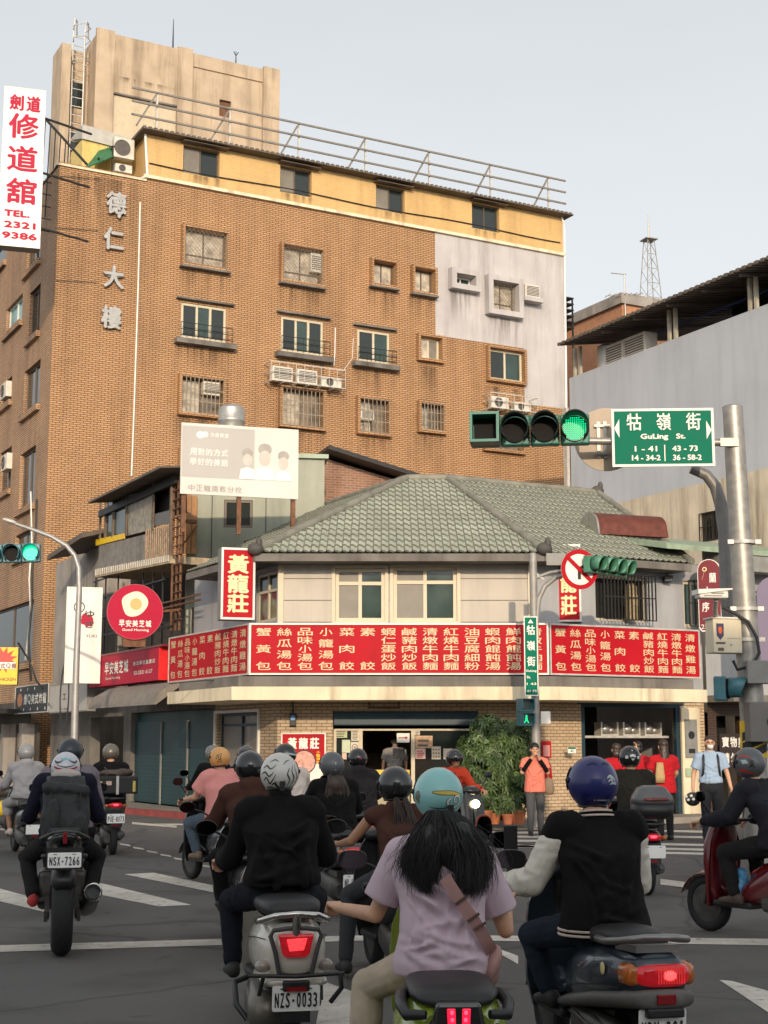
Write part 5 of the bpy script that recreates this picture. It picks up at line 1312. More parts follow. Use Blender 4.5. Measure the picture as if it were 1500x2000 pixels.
# terrace roof on posts
zr1 = (FPw.hit(1100,662,-0.6)[1]+FPw.hit(1500,530,-0.6)[1])/2
xr1 = FPw.hit(1098,662,-0.6)[0]
q = MB(); n_ = 60; L_ = 4-xr1
for i in range(n_):
    x = xr1+L_*i/n_; x2 = x+L_/n_*0.5
    q.loft([[(x,-0.8,zr1),(x,-0.8,zr1+0.10),(x,8,zr1+1.6),(x,8,zr1+1.5)],[(x2,-0.8,zr1),(x2,-0.8,zr1+0.10),(x2,8,zr1+1.6),(x2,8,zr1+1.5)]])
    x3 = x+L_/n_
    q.loft([[(x2,-0.78,zr1+0.03),(x2,-0.78,zr1+0.08),(x2,8,zr1+1.58),(x2,8,zr1+1.53)],[(x3,-0.78,zr1+0.03),(x3,-0.78,zr1+0.08),(x3,8,zr1+1.58),(x3,8,zr1+1.53)]])
part('terrace_roof', q, BROWNR, pw_)
for px in (1122,1132,1308,1320,1468,1480): 
    q = MB(); x = FPw.hit(px, 650, 0.1)[0]; q.box(x-0.05,x+0.05,0.05,0.15,zt_,zr1+0.1); part('terrace_post', q, mat('post_paint', (0.42,0.38,0.30), 0.6, var=0.15), pw_)
for i in range(8): q = MB(); x = xr1+0.6+i*1.6; q.bar((x,-0.6,zr1-0.05),(x,7,zr1+1.3),0.07); part('rafter', q, BROWNR, pw_)
q = MB(); q.box(xr1+1.5, 3, 1.2, 1.26, zt_+0.9, zt_+0.94); part('blue_pipe', q, mat('blue_pipe', (0.05,0.10,0.30), 0.5), pw_)
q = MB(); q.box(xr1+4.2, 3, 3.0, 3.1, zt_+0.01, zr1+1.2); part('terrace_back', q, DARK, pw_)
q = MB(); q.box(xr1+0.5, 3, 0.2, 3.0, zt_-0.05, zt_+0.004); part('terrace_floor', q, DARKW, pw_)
q = MB(); q.box(xf-0.25,xf-0.05,-0.12,-0.01,2,zt_-1.0); part('drain_pipe', q, PALEM, pw_)
for lab, b in (('white cube shaped water cooler box on the terrace wall', (1232,682,1276,718)), ('lower pale unit beside the steel tank on the terrace wall', (1196,698,1232,728))):
    r_ = FPw.rect(b, 0.6); ac_unit(lab, FPw, r_[0], r_[1], zt_+0.01, zt_+0.75, 0.3, None, fans=False, depth=0.5)
xk = FPw.hit(1187,720,0.6)[0]
o = thing('steel_drum', 'small stainless drum at the left end of the terrace wall', 'drum', FPw.M @ Vector((xk,0.6,zt_)))
q = MB(); q.tube([(0,0,0),(0,0,0.8),(0,0,0.9)],[0.36,0.36,0.2],20); part('drum', q, STAINL, o, 40)
# brown tiled building behind with parapet, lattice mast and aerial
FR2 = Fr((gx(1205, 66, 15), 66), ANG)
o = thing('brown_building', 'brown tiled building top with concrete parapet rising behind the terrace roof', 'building', FR2.O, R(ANG))
bx0_, bz = FR2.hit(1215, 575); bxe = FR2.hit(1320, 585)[0]; 
q = MB(); q.box(bx0_, bxe+3, 0, 8, 2, bz-1.2); part('wall', q, DBRICK, o)
q = MB(); q.box(bx0_-0.25, bxe+3.2, -0.25, 8.2, bz-0.5, bz); part('parapet', q, CONCG, o)
q = MB(); q.box(bx0_-0.08, bxe+3.2, -0.08, 8.1, bz-1.2, bz-0.5); part('band', q, mat('orange_band', (0.40,0.19,0.10), 0.7), o)
FM = Fr((gx(1270, 75, 18), 75), 20)
mx, mz0 = FM.hit(1271, 590); mzt = FM.hit(1271, 470)[1]; mtop = FM.hit(1271, 418)[1]; mr = FM.hit(1288,590)[0]-mx
o = thing('lattice_mast', 'thin steel lattice antenna mast on a far roof', 'mast', FM.M @ Vector((mx,0,mz0-1.5)), R(20))
q = MB(); H2 = mzt-mz0+1.5; 
def lt(z): return mr*(1-0.62*z/H2)
for sx in (-1,1):
    for sy in (-1,1): q.bar((sx*lt(0),sy*lt(0),0),(sx*lt(H2),sy*lt(H2),H2),0.035)
n_ = 6
for k in range(n_):
    z, z2 = H2*k/n_, H2*(k+1)/n_; a_, b_ = lt(z), lt(z2)
    for (p, r_) in (((-a_,-a_,z),(b_,-b_,z2)),((a_,-a_,z),(-b_,-b_,z2)),((-a_,a_,z),(b_,b_,z2)),((-a_,-a_,z),(-b_,b_,z2)),((a_,-a_,z),(b_,b_,z2))): q.bar(p, r_, 0.018)
    q.bar((-b_,-b_,z2),(b_,-b_,z2),0.03)
q.box(-0.36,0.36,-0.36,0.36,H2,H2+0.05)
part('lattice', q, mat('mast_steel', (0.30,0.29,0.27), 0.6, 0.3), o)
q = MB(); q.tube([(0,0,H2),(0,0,H2+(mtop-mzt))],[0.05,0.02],6); part('rod', q, GALV, o)
FM2 = Fr((gx(1220, 66, 16), 66), 20); ax, az = FM2.hit(1221, 600); at_ = FM2.hit(1221, 536)[1]
o = thing('tv_aerial', 'small TV aerial on the brown building parapet', 'aerial', FM2.M @ Vector((ax,0,az-0.5)), R(20))
q = MB(); hh = at_-az+0.5; q.tube([(0,0,0),(0,0,hh)],0.03,6); q.bar((-0.7,0,hh-0.02),(0.1,0,hh),0.04); q.bar((-1.0,0,hh*0.45),(1.0,0,hh*0.6),0.03)
for k in range(7): q.bar((-0.9+k*0.28,-0.3,hh*(0.46+0.02*k)),(-0.9+k*0.28,0.3,hh*(0.46+0.02*k)),0.02)
part('aerial', q, GALV, o)
# dark stack of fire stairs right of the tan block, far behind
FD = Fr((gx(1112, 62, 12), 62), ANG)
o = thing('stair_cage', 'dark spiral stair cage peeping out behind the right edge of the tan block', 'stairs', FD.O, R(ANG))
x0, z1 = FD.hit(1111,580); x1, z0 = FD.hit(1122,640)
q = MB()
for k in range(6): q.box(x0-1, x1, 0, 1.2, z0+(z1-z0)*k/5-0.05, z0+(z1-z0)*k/5)
for x in (x0-0.3, x1-0.1): q.box(x, x+0.06, 0, 0.06, 0, z1)
part('treads', q, BLACKM, o)

def cable(label, pts, Y, r=0.018, m=None):
    P0 = at(*pts[0], Y); o = thing('cable', label, 'cable', (P0.x, Y, 0))
    q = MB(); q.tube([(at(a,b,Y).x-P0.x, 0.15*math.sin(i*1.3), at(a,b,Y).z) for i, (a,b) in enumerate(pts)], r, 6); part('cable', q, m or BLACKM, o, 60)
cable('dark cable running down the front corner of the tan block into the shop signs', [(72,975),(68,1040),(62,1110),(64,1180),(58,1250),(60,1330)], 43.0, 0.035)
cable('pale hose hanging beside the dark cable on the tan block corner', [(60,960),(60,1060),(56,1130),(62,1200),(52,1290)], 43.2, 0.03, PALEM)
cable('tangle of dark cables between the upright white sign and the yellow sign', [(35,1255),(55,1290),(70,1330),(85,1345)], 41.5, 0.03)
cable('thin cable sagging along the underside of the front menu board', [(490,1322),(560,1330),(640,1326),(730,1334),(830,1326),(920,1333),(1000,1325)], 30.6, 0.012)
cable('grey cable across the canopy to the left sign', [(330,1335),(400,1328),(470,1330),(500,1325)], 31.2, 0.014)
# ---------------------------------------------------------------- unseen block added behind the viewpoint so its shade lies on the junction
ob_ = thing('shade_block', 'plain unseen block added behind the viewpoint to shade the junction', 'building', (0,-14,0))
q = MB(); q.box(-14,15,-12,0,0,11.4); part('wall', q, CONCG, ob_)
q = MB()
for j in range(2):
    for i in range(6): q.box(-13+i*4.6, -10+i*4.6, 0.003, 0.08, 2.5+j*3.4, 4.3+j*3.4)
part('window_bands', q, GLASS, ob_)
# ---------------------------------------------------------------- signal heads
LENSD = mat('dark_lens', (0.010,0.009,0.008), 0.7, var=0.2, spec=0.2)
def signal_head(parent, dirs, n_lamp, r, gap, lit=None, body=None, vis=0.2, box_first=False, lens=None, vism=None):
    """horizontal head in parent space: lamps along x, facing -y"""
    body = body or SIGTEAL
    for i in range(n_lamp):
        cx = i*gap
        q = MB(); q.box(cx-gap*0.49, cx+gap*0.49, 0, 0.14, -r*1.10, r*1.10); part('lamp_housing', q, body, parent, bevel=0.02)
        if box_first and i == 0:
            f = MB(); f.frame(cx-gap*0.49, cx+gap*0.49, -r*1.09, r*1.09, gap*0.09, -vis*0.8, -0.001); part('visor', f, body, parent)
            f = MB(); f.box(cx-gap*0.38, cx+gap*0.38, -0.012, -0.003, -r*1.0, r*1.0); part('lens', f, LENSD, parent); continue
        l = MB(); l.disc((cx,0), r*0.92, -0.03, -0.002, 28)
        if i == lit:
            d = MB()
            for a in range(-6,7):
                for b in range(-6,7):
                    x, z = a*r*0.15, b*r*0.15
                    if x*x+z*z < (r*0.85)**2: d.ell((cx+x,-0.034,z), (r*0.055,0.006,r*0.055), 6, 4)
            part('lens', l, mat('lit_lens', (0.0,0.10,0.05), 0.3, emit=0.2, var=0), parent); part('led_array', d, LEDGREEN, parent)
        else: part('lens', l, lens or LENSD, parent)
        v = MB(); n_ = 20; rings = []
        for (y, k) in ((-0.03,1.04),(-vis,1.0)):
            ring = []
            for j in range(n_+1):
                a = R(-50) + R(280)*j/n_; yy = y if y > -0.1 else -0.1-(vis-0.1)*(0.35+0.65*max(0, math.sin(a)*0.5+0.5))
                ring.append((cx+r*k*math.cos(a), yy, r*k*math.sin(a)))
            rings.append(ring)
        v.loft(rings, cap=False, closed=False)
        vo = part('visor', v, vism or body, parent, 60); md = vo.modifiers.new('s','SOLIDIFY'); md.thickness = 0.012
# big steel pole on the right with its arm, street name sign and signal
PY = 17.5
pb_ = at(1472, 1450, PY); pX = pb_.x
pole = thing('steel_pole', 'thick galvanised pole on the right carrying the signal arm and cabinets', 'pole', (pX, PY, 0))
zt_ = at(1430,795,PY).z
q = MB(); x1 = at(1431,800,PY).x - pX
q.tube([(0,0,0),(0,0,2.0),(x1*0.5,0,zt_*0.6),(x1,0,zt_)],[0.150,0.148,0.138,0.122],24); part('shaft', q, GALV, pole, 50)
q = MB(); q.tube([(x1,0,zt_-0.001),(x1,0,zt_+0.02)],[0.124,0.10],24); part('cap', q, GALV, pole, 40)
q = MB(); za = at(1400,868,PY).z; xa_ = at(1120,858,PY-0.1).x-pX
q.tube([(x1,-0.1,za),(xa_,-0.12,za+0.02)],0.045,10)
q.box(x1-0.2,x1+0.02,-0.15,-0.1,za-0.05,za+0.05); q.bar((x1-0.32,-0.1,za+0.1),(x1-0.32,-0.1,za-0.14),0.05)
part('signal_arm', q, GALV, pole, 50)
for zz in (at(1440,1060,PY).z, at(1440,1190,PY).z, at(1440,1250,PY).z):
    q = MB(); q.tube([(x1*0.4,0,zz-0.02),(x1*0.4,0,zz+0.02)],0.16,24); q.box(x1*0.4-0.2,x1*0.4-0.13,-0.1,-0.06,zz-0.025,zz+0.025); q.box(x1*0.4+0.13,x1*0.4+0.2,-0.1,-0.06,zz-0.025,zz+0.025); part('clamp', q, PALEM, pole, 50)
q = MB(); zc0, zc1 = at(1470,1480,PY).z, at(1470,1408,PY).z
q.tube([(0,0,zc0),(0,0,zc1)],0.156,24); part('warning_band', q, YELLOW, pole, 50)
q = MB()
for k in range(3):
    zz = zc0+0.02+(zc1-zc0)*(0.28*k)
    q.add([(0.159*math.sin(a)*1.0, -0.159*math.cos(a), zz+0.10*t+0.06*a) for a in (-1.2,-0.8,-0.4,0,0.4,0.8,1.2) for t in (0,1)], [(2*i,2*i+2,2*i+3,2*i+1) for i in range(6)])
part('warning_stripe', q, BLACK, pole)
# traffic signal on the arm
SGp = at(1115, 850, PY-0.25)
sg = thing('traffic_signal', 'dark green four lamp signal with lit green lamp beside the big street name sign', 'traffic light', (at(948,840,PY-0.3).x, PY-0.3, at(1030,842,PY-0.3).z), R(-7))
gap_ = (at(1118,850,PY-0.3).x - at(948,840,PY-0.3).x)/3*1.02
signal_head(sg, 1, 4, gap_*0.47, gap_, lit=3, vis=0.34, box_first=True, vism=mat('visor_black', (0.015,0.025,0.02), 0.6, var=0.2))
# bracketed street name sign
o = thing('street_name_sign', 'large green street name sign with white arrows and house numbers on the signal arm', 'street sign', at(1195,855,PY-0.22), R(-3))
xs0, xs1 = at(1195,855,PY-0.22), at(1393,855,PY-0.22)
w = xs1.x-xs0.x; zb_, zt2_ = at(1295,912,PY-0.22).z-xs0.z, at(1295,799,PY-0.22).z-xs0.z; h = zt2_-zb_
TI = 0.02
q = MB(); q.box(0,w,0.006,0.03,zb_,zt2_); part('plate', q, GREYP, o, bevel=0.01)
q = MB(); q.frame(0,w,zb_,zt2_,0.03,-0.004,0.005); part('border', q, WHITE, o)
q = MB(); q.box(0.03,w-0.03,-0.002,0.005,zb_+0.03,zt2_-0.03); part('panel', q, SIGNGREEN, o)
for i, ch in enumerate('牯嶺街'): q = MB(); put_char(q, ch, w*(0.22+0.29*i), zb_+h*0.77, w*0.145, h*0.30, -0.008, 0.02); part('lettering', q, WHITE, o)
for t_, x_, z_, w_, h_ in (('GuLing   St.',0.50,0.505,0.44,0.12),('1 - 41',0.33,0.305,0.22,0.10),('14 - 34-2',0.33,0.15,0.28,0.10),('43 - 73',0.71,0.305,0.25,0.10),('36 - 58-2',0.73,0.15,0.28,0.10)):
    q = MB(); put_char(q, t_, w*x_, zb_+h*z_, w*w_, h*h_, -0.008, 0.05); part('lettering', q, WHITE, o)
q = MB(); q.box(w*0.508,w*0.518,-0.008,-0.006,zb_+h*0.09,zb_+h*0.37); part('divider', q, WHITE, o)
for sg_ in (0, 1): q = MB(); q.prism([(w*0.025,zb_+h*0.66),(w*0.075,zb_+h*0.82),(w*0.075,zb_+h*0.50)] if not sg_ else [(w*0.975,zb_+h*0.62),(w*0.925,zb_+h*0.78),(w*0.925,zb_+h*0.46)],-0.008,-0.003); part('arrow', q, WHITE, o)
# round sign seen from behind
o = thing('round_sign', 'beige back of a round traffic sign behind the large street name sign', 'sign', at(1188,858,PY+0.25), R(-5))
q = MB(); q.disc((-0.02,0.0), 0.40, 0, 0.02, 44); part('plate', q, mat('sign_back', (0.42,0.33,0.245), 0.6, var=0.08), o)
q = MB(); q.box(-0.14,-0.10,-0.03,-0.001,-0.24,0.22); q.box(-0.06,-0.02,-0.03,-0.001,-0.24,0.22)
for z in (-0.2,0.15): q.box(-0.17,0.02,-0.045,-0.031,z,z+0.03)
part('bracket', q, GALV, o)
# second thinner pole with a bent top
o = thing('bent_pole', 'thinner grey bent pipe clamped to the thick pole behind the green name sign', 'pole', (at(1423,1450,PY+0.5).x, PY+0.5, 0))
q = MB(); Yp = PY+0.5; X0 = at(1423,1450,Yp).x
pts = [(1426,1245),(1424,1225),(1418,1150),(1415,1040),(1408,985),(1397,950),(1380,928),(1350,915)]
q.tube([(at(a,b,Yp).x-X0, 0, max(0,at(a,b,Yp).z)) for a,b in pts], [0.05,0.08,0.08,0.08,0.08,0.075,0.07,0.065], 16); q.bar((at(1420,1180,Yp).x-X0,0,at(1420,1180,Yp).z),(at(1452,1180,PY).x-X0,-0.4,at(1452,1180,PY).z),0.06); part('shaft', q, mat('grey_pole', (0.235,0.225,0.215), 0.5, 0.3, var=0.15), o, 60)
# cabinets on the big pole
o = thing('camera_box', 'cream steel control box with a small crest strapped to the thick pole', 'control box', at(1395,1275,PY-0.25), R(14))
w = at(1456,1270,PY-0.25).x-at(1395,1270,PY-0.25).x; h = at(1420,1205,PY-0.25).z-at(1420,1272,PY-0.25).z
q = MB(); q.box(0,w,0,0.22,0,h); part('casing', q, mat('cabinet_cream', (0.66,0.58,0.42), 0.45, var=0.06, streak=0.2), o, bevel=0.012)
q = MB(); q.box(-0.015,w+0.015,-0.015,0.235,h+0.001,h+0.02); part('lid', q, WHITEB, o)
q = MB(); q.prism([(w*0.1,h*0.86),(w*0.36,h*0.86),(w*0.35,h*0.5),(w*0.23,h*0.38),(w*0.11,h*0.5)],-0.005,-0.001); part('crest', q, mat('crest_navy', (0.05,0.04,0.10), 0.5), o)
q = MB(); q.ell((w*0.23,-0.006,h*0.66),(w*0.07,0.003,h*0.11)); part('crest_flame', q, mat('crest_orange', (0.7,0.12,0.03), 0.5), o)
q = MB(); q.box(w*0.08,w*0.40,-0.004,-0.001,h*0.26,h*0.32); q.box(w*0.14,w*0.34,-0.004,-0.001,h*0.06,h*0.15); q.box(w*0.47,w*0.98,-0.003,-0.001,h*0.42,h*0.43); q.box(w*0.58,w*0.62,-0.004,-0.001,h*0.22,h*0.26); part('print', q, mat('print_brown', (0.14,0.09,0.08), 0.6), o)
o = thing('surveillance_camera', 'white bullet camera reaching out from the thick pole before the maroon sign', 'camera', at(1392,1162,PY-0.7), R(8))
q = MB(); q.box(-0.19,0.16,-0.09,0.1,-0.045,0.045); part('housing', q, WHITEB, o, bevel=0.02)
q = MB(); q.loft([[(-0.21,-0.11,-0.0),(-0.21,-0.11,0.055),(-0.21,0.12,0.055),(-0.21,0.12,0.0)],[(0.2,-0.11,0.055),(0.2,-0.11,0.07),(0.2,0.12,0.07),(0.2,0.12,0.055)]]); part('visor', q, WHITE, o)
q = MB(); q.box(-0.14,0.08,-0.094,-0.091,-0.02,-0.01); q.box(-0.05,0.1,-0.094,-0.091,0.005,0.02); part('print', q, GREYP, o)
q = MB(); q.tube([(0.05,0.02,-0.05),(0.1,0.2,-0.14),(0.2,0.45,-0.2),(0.3,0.6,-0.22)],0.03,8); part('arm', q, PALEM, o, 60)
o = thing('cable_loop', 'thick black cable drooping down the thick pole', 'cable', (pX,PY,0))
q = MB(); q.tube([(at(a,b,PY-0.2).x-pX,-0.2,at(a,b,PY-0.2).z) for a,b in ((1410,1185),(1435,1198),(1462,1215),(1478,1245),(1483,1275),(1470,1300),(1440,1308),(1432,1290))],0.02,8); part('cable', q, BLACK, o, 60)
o = thing('junction_box', 'plain grey box at the right edge below the cream control box', 'junction box', at(1461,1335,PY-0.3))
w = 0.30; q = MB(); q.box(0,w,0,0.2,0,0.27); part('casing', q, GREYP, o, bevel=0.01)
o = thing('junction_box', 'larger dark grey steel box low on the thick pole at the right edge', 'junction box', at(1466,1449,PY-0.35))
q = MB(); q.box(0,0.5,0,0.3,0,0.46); part('casing', q, mat('cab_grey', (0.15,0.14,0.13), 0.5, var=0.1), o, bevel=0.01)
q = MB(); q.box(0.2,0.24,-0.01,-0.001,0.2,0.26); part('latch', q, BLACK, o)
o = thing('street_cabinet', 'white ventilated street cabinet at the right edge behind the red scooter', 'cabinet', (at(1472,1540,PY+1.2).x, PY+1.2, 0))
q = MB(); q.box(0,0.55,0,0.5,0.1,1.62); part('casing', q, WHITEB, o, bevel=0.02)
q = MB(); q.box(-0.03,0.58,-0.03,0.53,1.621,1.68); q.box(0.03,0.52,0.03,0.47,0,0.099); part('top', q, PALEM, o)
q = MB()
for z in (0.9,1.2,1.4): q.box(0.14,0.18,-0.004,-0.001,z,z+0.1)
part('vent', q, BLACK, o)
o = thing('traffic_signal', 'blue-green signal head seen edge on below the cream control box', 'traffic light', at(1420,1345,PY-0.1), R(70))
signal_head(o, 1, 1, 0.13, 0.3, None, SIGBLUE, 0.25)
o = thing('oval_sign', 'violet round topped sign at the right edge', 'sign', (at(1486,1300,31).x, 31, at(1486,1300,31).z), R(-10))
q = MB(); q.prism([(p[0]+0.35,p[1]) for p in capsule2(0.75,1.9)], 0, 0.15); part('panel', q, mat('sign_violet', (0.13,0.10,0.17), 0.5, var=0.08), o, 50)
# ---------------------------------------------------------------- corner pole with signs and signals
CY = 28.6
cX = at(1046,1400,CY).x
cp_ = thing('corner_pole', 'slim grey pole on the corner pavement carrying signs and signal arm', 'pole', (cX, CY, 0))
zt_ = at(1043,1083,CY).z
q = MB(); q.tube([(0,0,0.1),(0,0,2.4),(0,0,zt_)],[0.085,0.08,0.075],14); q.tube([(0,0,zt_-0.001),(0,0,zt_+0.03)],[0.078,0.06],14); part('shaft', q, mat('corner_grey', (0.30,0.285,0.26), 0.5, 0.2, var=0.15), cp_, 50)
q = MB()
def P_(a, b, dy=0): p = at(a, b, CY+dy); return (p.x-cX, dy, p.z)
q.tube([P_(1046,1230),P_(1052,1170),P_(1064,1145),P_(1085,1128),P_(1110,1120,-0.1),P_(1160,1112,-0.3)],0.05,10)
q.tube([P_(1043,1130),P_(1075,1118),P_(1105,1114,-0.1)],0.035,8); q.bar(P_(1046,1120),P_(1062,1132),0.05)
part('bent_arm', q, mat('corner_grey', (0.3,0.3,0.3)), cp_, 60)
o = thing('no_turn_sign', 'round white no right turn sign with red ring and slash', 'traffic sign', at(1132,1112,CY-0.45), R(18))
rr = (at(1132,1073,CY-0.45).z-at(1132,1151,CY-0.45).z)/2
q = MB(); q.disc((0,0), rr, 0.004, 0.02, 44); part('plate', q, WHITE, o)
q = MB(); q.annulus((0,0), rr*0.78, rr, -0.006, 0.003, 44); q.bar((-rr*0.62,-0.010,rr*0.55),(rr*0.6,-0.010,-rr*0.55),0.008,rr*0.2,(0,0,1)); part('red_ring', q, SIGNRED, o)
q = MB(); q.box(-rr*0.10,rr*0.06,-0.004,0.003,-rr*0.5,rr*0.12); q.bar((-rr*0.02,-0.001,rr*0.05),(rr*0.42,-0.001,rr*0.22),0.008,rr*0.15); part('arrow', q, BLACK, o)
o = thing('sign_back_plate', 'small plain grey sign back behind the round no right turn sign', 'sign', at(1095,1092,CY-0.1))
q = MB(); q.box(-0.28,0.1,0,0.02,-0.12,0.12); part('plate', q, GREYP, o)
sg2 = thing('traffic_signal', 'four lamp pale green signal seen obliquely beside the no right turn sign', 'traffic light', at(1160,1102,CY-0.55), R(48))
signal_head(sg2, 1, 4, 0.15, 0.34, None, mat('signal_pale_green', (0.07,0.22,0.14), 0.45, var=0.15), 0.28)
for i_ in ():
    pass
o = thing('street_name_sign', 'narrow upright green street name plate on the corner pole', 'street sign', at(1025,1359,CY-0.2), R(2))
w = at(1052,1290,CY-0.2).x-at(1025,1290,CY-0.2).x; h = at(1038,1204,CY-0.2).z-at(1038,1359,CY-0.2).z
q = MB(); q.box(0,w,0.004,0.02,0,h); part('plate', q, GREYP, o)
q = MB(); q.frame(0,w,0,h,0.018,-0.004,0.003); part('border', q, WHITE, o)
q = MB(); q.box(0.018,w-0.018,-0.002,0.003,0.018,h-0.018); part('panel', q, SIGNGREEN, o)
q = MB(); put_col(q, '牯嶺街', w*0.5, h*0.37, h*0.89, w*0.6, h*0.125, -0.006, 0.03); put_char(q,'GuLing',w*0.5,h*0.31,w*0.76,h*0.035,-0.006,0.04); put_char(q,'St.',w*0.3,h*0.235,w*0.3,h*0.035,-0.006,0.04)
put_char(q,'1 43',w*0.5,h*0.15,w*0.7,h*0.03,-0.006,0.04); put_char(q,'41 73',w*0.5,h*0.06,w*0.7,h*0.03,-0.006,0.04); q.prism([(w*0.3,h*0.915),(w*0.7,h*0.915),(w*0.5,h*0.965)],-0.006,-0.003); part('lettering', q, WHITE, o)
ps = thing('pedestrian_signal', 'two lamp blue pedestrian signal on the corner pole beneath the green plate', 'traffic light', at(1028,1418,CY-0.15), R(20))
for k, m_ in ((0,LEDGREEN),(1,BLACK)):
    q = MB(); q.box(-0.14,0.14,0,0.16,k*0.27,k*0.27+0.255); part('lamp_housing', q, SIGBLUE, ps, bevel=0.015)
    q = MB(); q.box(-0.1,0.1,-0.006,-0.001,k*0.27+0.04,k*0.27+0.22); part('lens', q, mat('ped_lens', (0.03,0.06,0.05), 0.3), ps)
    q = MB(); q.box(-0.13,0.13,-0.16,-0.001,k*0.27+0.24,k*0.27+0.252); q.box(-0.13,-0.118,-0.13,-0.001,k*0.27+0.06,k*0.27+0.239); q.box(0.118,0.13,-0.13,-0.001,k*0.27+0.06,k*0.27+0.239); part('visor', q, SIGBLUE, ps)
q = MB(); q.ell((0,-0.012,0.19),(0.02,0.004,0.022)); q.box(-0.02,0.02,-0.014,-0.008,0.1,0.165); q.bar((-0.02,-0.011,0.1),(-0.045,-0.011,0.06),0.015); q.bar((0.02,-0.011,0.1),(0.045,-0.011,0.06),0.015); part('walking_figure', q, LEDGREEN, ps)
o = thing('wall_box', 'small pale box on the corner pole by the tiled pillar', 'junction box', at(1056,1414,CY)); q = MB(); q.box(0,0.19,-0.05,0.12,0,0.24); part('casing', q, WHITEB, o, bevel=0.01)
o = thing('letter_box', 'narrow red letter box plate on the tiled pillar behind the woman in orange', 'notice', FC.M @ Vector((FC.hit(1058,1480)[0],-0.06,FC.hit(1058,1480)[1]))); q = MB(); q.box(0,0.2,0,0.05,0,0.35); part('plate', q, SIGNRED, o); q = MB(); q.box(0.03,0.17,-0.006,-0.001,0.03,0.26); part('sheet', q, mat('pink_sheet', (0.62,0.25,0.22), 0.6), o)
o = thing('red_bag', 'red bag shape hanging on the tiled pillar below the letter box', 'bag', FC.M @ Vector((FC.hit(1066,1520)[0],-0.14,FC.hit(1066,1533)[1]))); q = MB(); q.loftZ([(0,0,0.06,0.10,0.05),(0.15,0,0.06,0.13,0.06),(0.4,0,0.06,0.11,0.05),(0.5,0,0.06,0.06,0.03)],16); part('bag', q, SIGNRED, o, 60); q = MB(); q.tube([(-0.05,0.06,0.49),(0,0.06,0.58),(0.05,0.06,0.49)],0.01,6); part('handle', q, SIGNRED, o)
o = thing('house_number', 'small green and white house number plate on the tiled pillar', 'sign', FC.M @ Vector((FC.hit(1109,1471)[0],-0.03,FC.hit(1109,1471)[1]))); q = MB(); q.box(0,0.17,0,0.02,0,0.13); part('plate', q, WHITEB, o); q = MB(); q.box(0.005,0.165,-0.003,-0.001,0.085,0.125); part('green_strip', q, SIGNGREEN, o); q = MB(); put_char(q,'42',0.085,0.045,0.07,0.05,-0.004,0.04); part('lettering', q, SIGNGREEN, o)
# ---------------------------------------------------------------- left street lamp and signal
LY = 31.0
lX = at(145,1450,LY).x
o = thing('street_lamp', 'grey street lamp with a curved arm on the left', 'street lamp', (lX, LY, 0))
def Q_(a, b): p = at(a, b, LY); return (p.x-lX, 0, max(0, p.z))
q = MB(); q.tube([(0,0,0),Q_(145,1450),Q_(149,1300),Q_(155,1150),Q_(154,1110),Q_(146,1085),Q_(130,1066),Q_(100,1048),Q_(60,1033),Q_(30,1023)],[0.085,0.08,0.07,0.06,0.055,0.052,0.05,0.045,0.04,0.035],12); part('shaft', q, mat('lamp_grey', (0.34,0.33,0.32), 0.45, 0.4, var=0.1), o, 60)
q = MB(); q.ell((Q_(19,1017)[0],0,Q_(19,1018)[2]),(0.17,0.09,0.05),rot=Matrix.Rotation(R(18),3,'Y')); part('lamp_head', q, PALEM, o, 60)
sg3 = thing('traffic_signal', 'signal head at the left edge with its green lamp lit', 'traffic light', at(-52,1082,27.0), R(6))
g3 = (at(58,1084,27).x-at(-52,1082,27).x)/3
signal_head(sg3, 1, 4, g3*0.45, g3, 3, SIGBLUE, 0.24)
sg3.rotation_euler.y = R(-2)
l3 = children(sg3)
for c in l3:
    if c.name.startswith('lens') and c.data.materials[0].name == 'lit_lens': c.data.materials[0] = mat('lit_lens_bright', (0.0,0.50,0.30), 0.3, emit=0.8, var=0)
q = MB(); q.tube([(-0.3,0.2,0.0),(-3,0.2,0.0)],0.05,10); q.bar((-0.15,0.14,0),(-0.15,0.2,0),0.05); part('arm', q, GALV, sg3)
# ---------------------------------------------------------------- posters and small things on the shop front
def sheet(label, b, m, name='notice', y=-0.02, art=None, fr=None, cat='notice'):
    fr = fr or FC
    x0, x1, z0, z1 = fr.rect(b, y)
    o = thing(name, label, cat, fr.M @ Vector((x0, y, z0)), R(fr.deg))
    w, h = x1-x0, z1-z0
    q = MB(); q.box(0,w,0,0.008,0,h); part('sheet', q, m, o)
    if art: art(o, w, h)
    return o
PAPER = mat('paper', (0.62,0.56,0.44), 0.7, var=0.05); PAPERG = mat('paper_green', (0.48,0.50,0.30), 0.7, var=0.05); PAPERP = mat('paper_pink', (0.66,0.45,0.36), 0.7, var=0.2, vs=8); PRINT = mat('print_dark', (0.10,0.08,0.06), 0.6)
yg = 0.20
def lines(n, col=None, x0=0.15, x1=0.85):
    def f(o, w, h):
        q = MB()
        for k in range(n): q.box(w*x0, w*x1*(0.85+0.15*((k*7)%3)/2), -0.003, -0.001, h*(0.12+0.78*k/n), h*(0.12+0.78*k/n)+h*0.35/n)
        part('print', q, col or PRINT, o)
    return f
def arrow(o, w, h):
    q = MB(); q.bar((w*0.14,-0.003,h*0.5),(w*0.7,-0.003,h*0.5),0.004,h*0.1); q.prism([(w*0.66,h*0.34),(w*0.66,h*0.66),(w*0.9,h*0.5)],-0.004,-0.001); part('arrow', q, REDL, o)
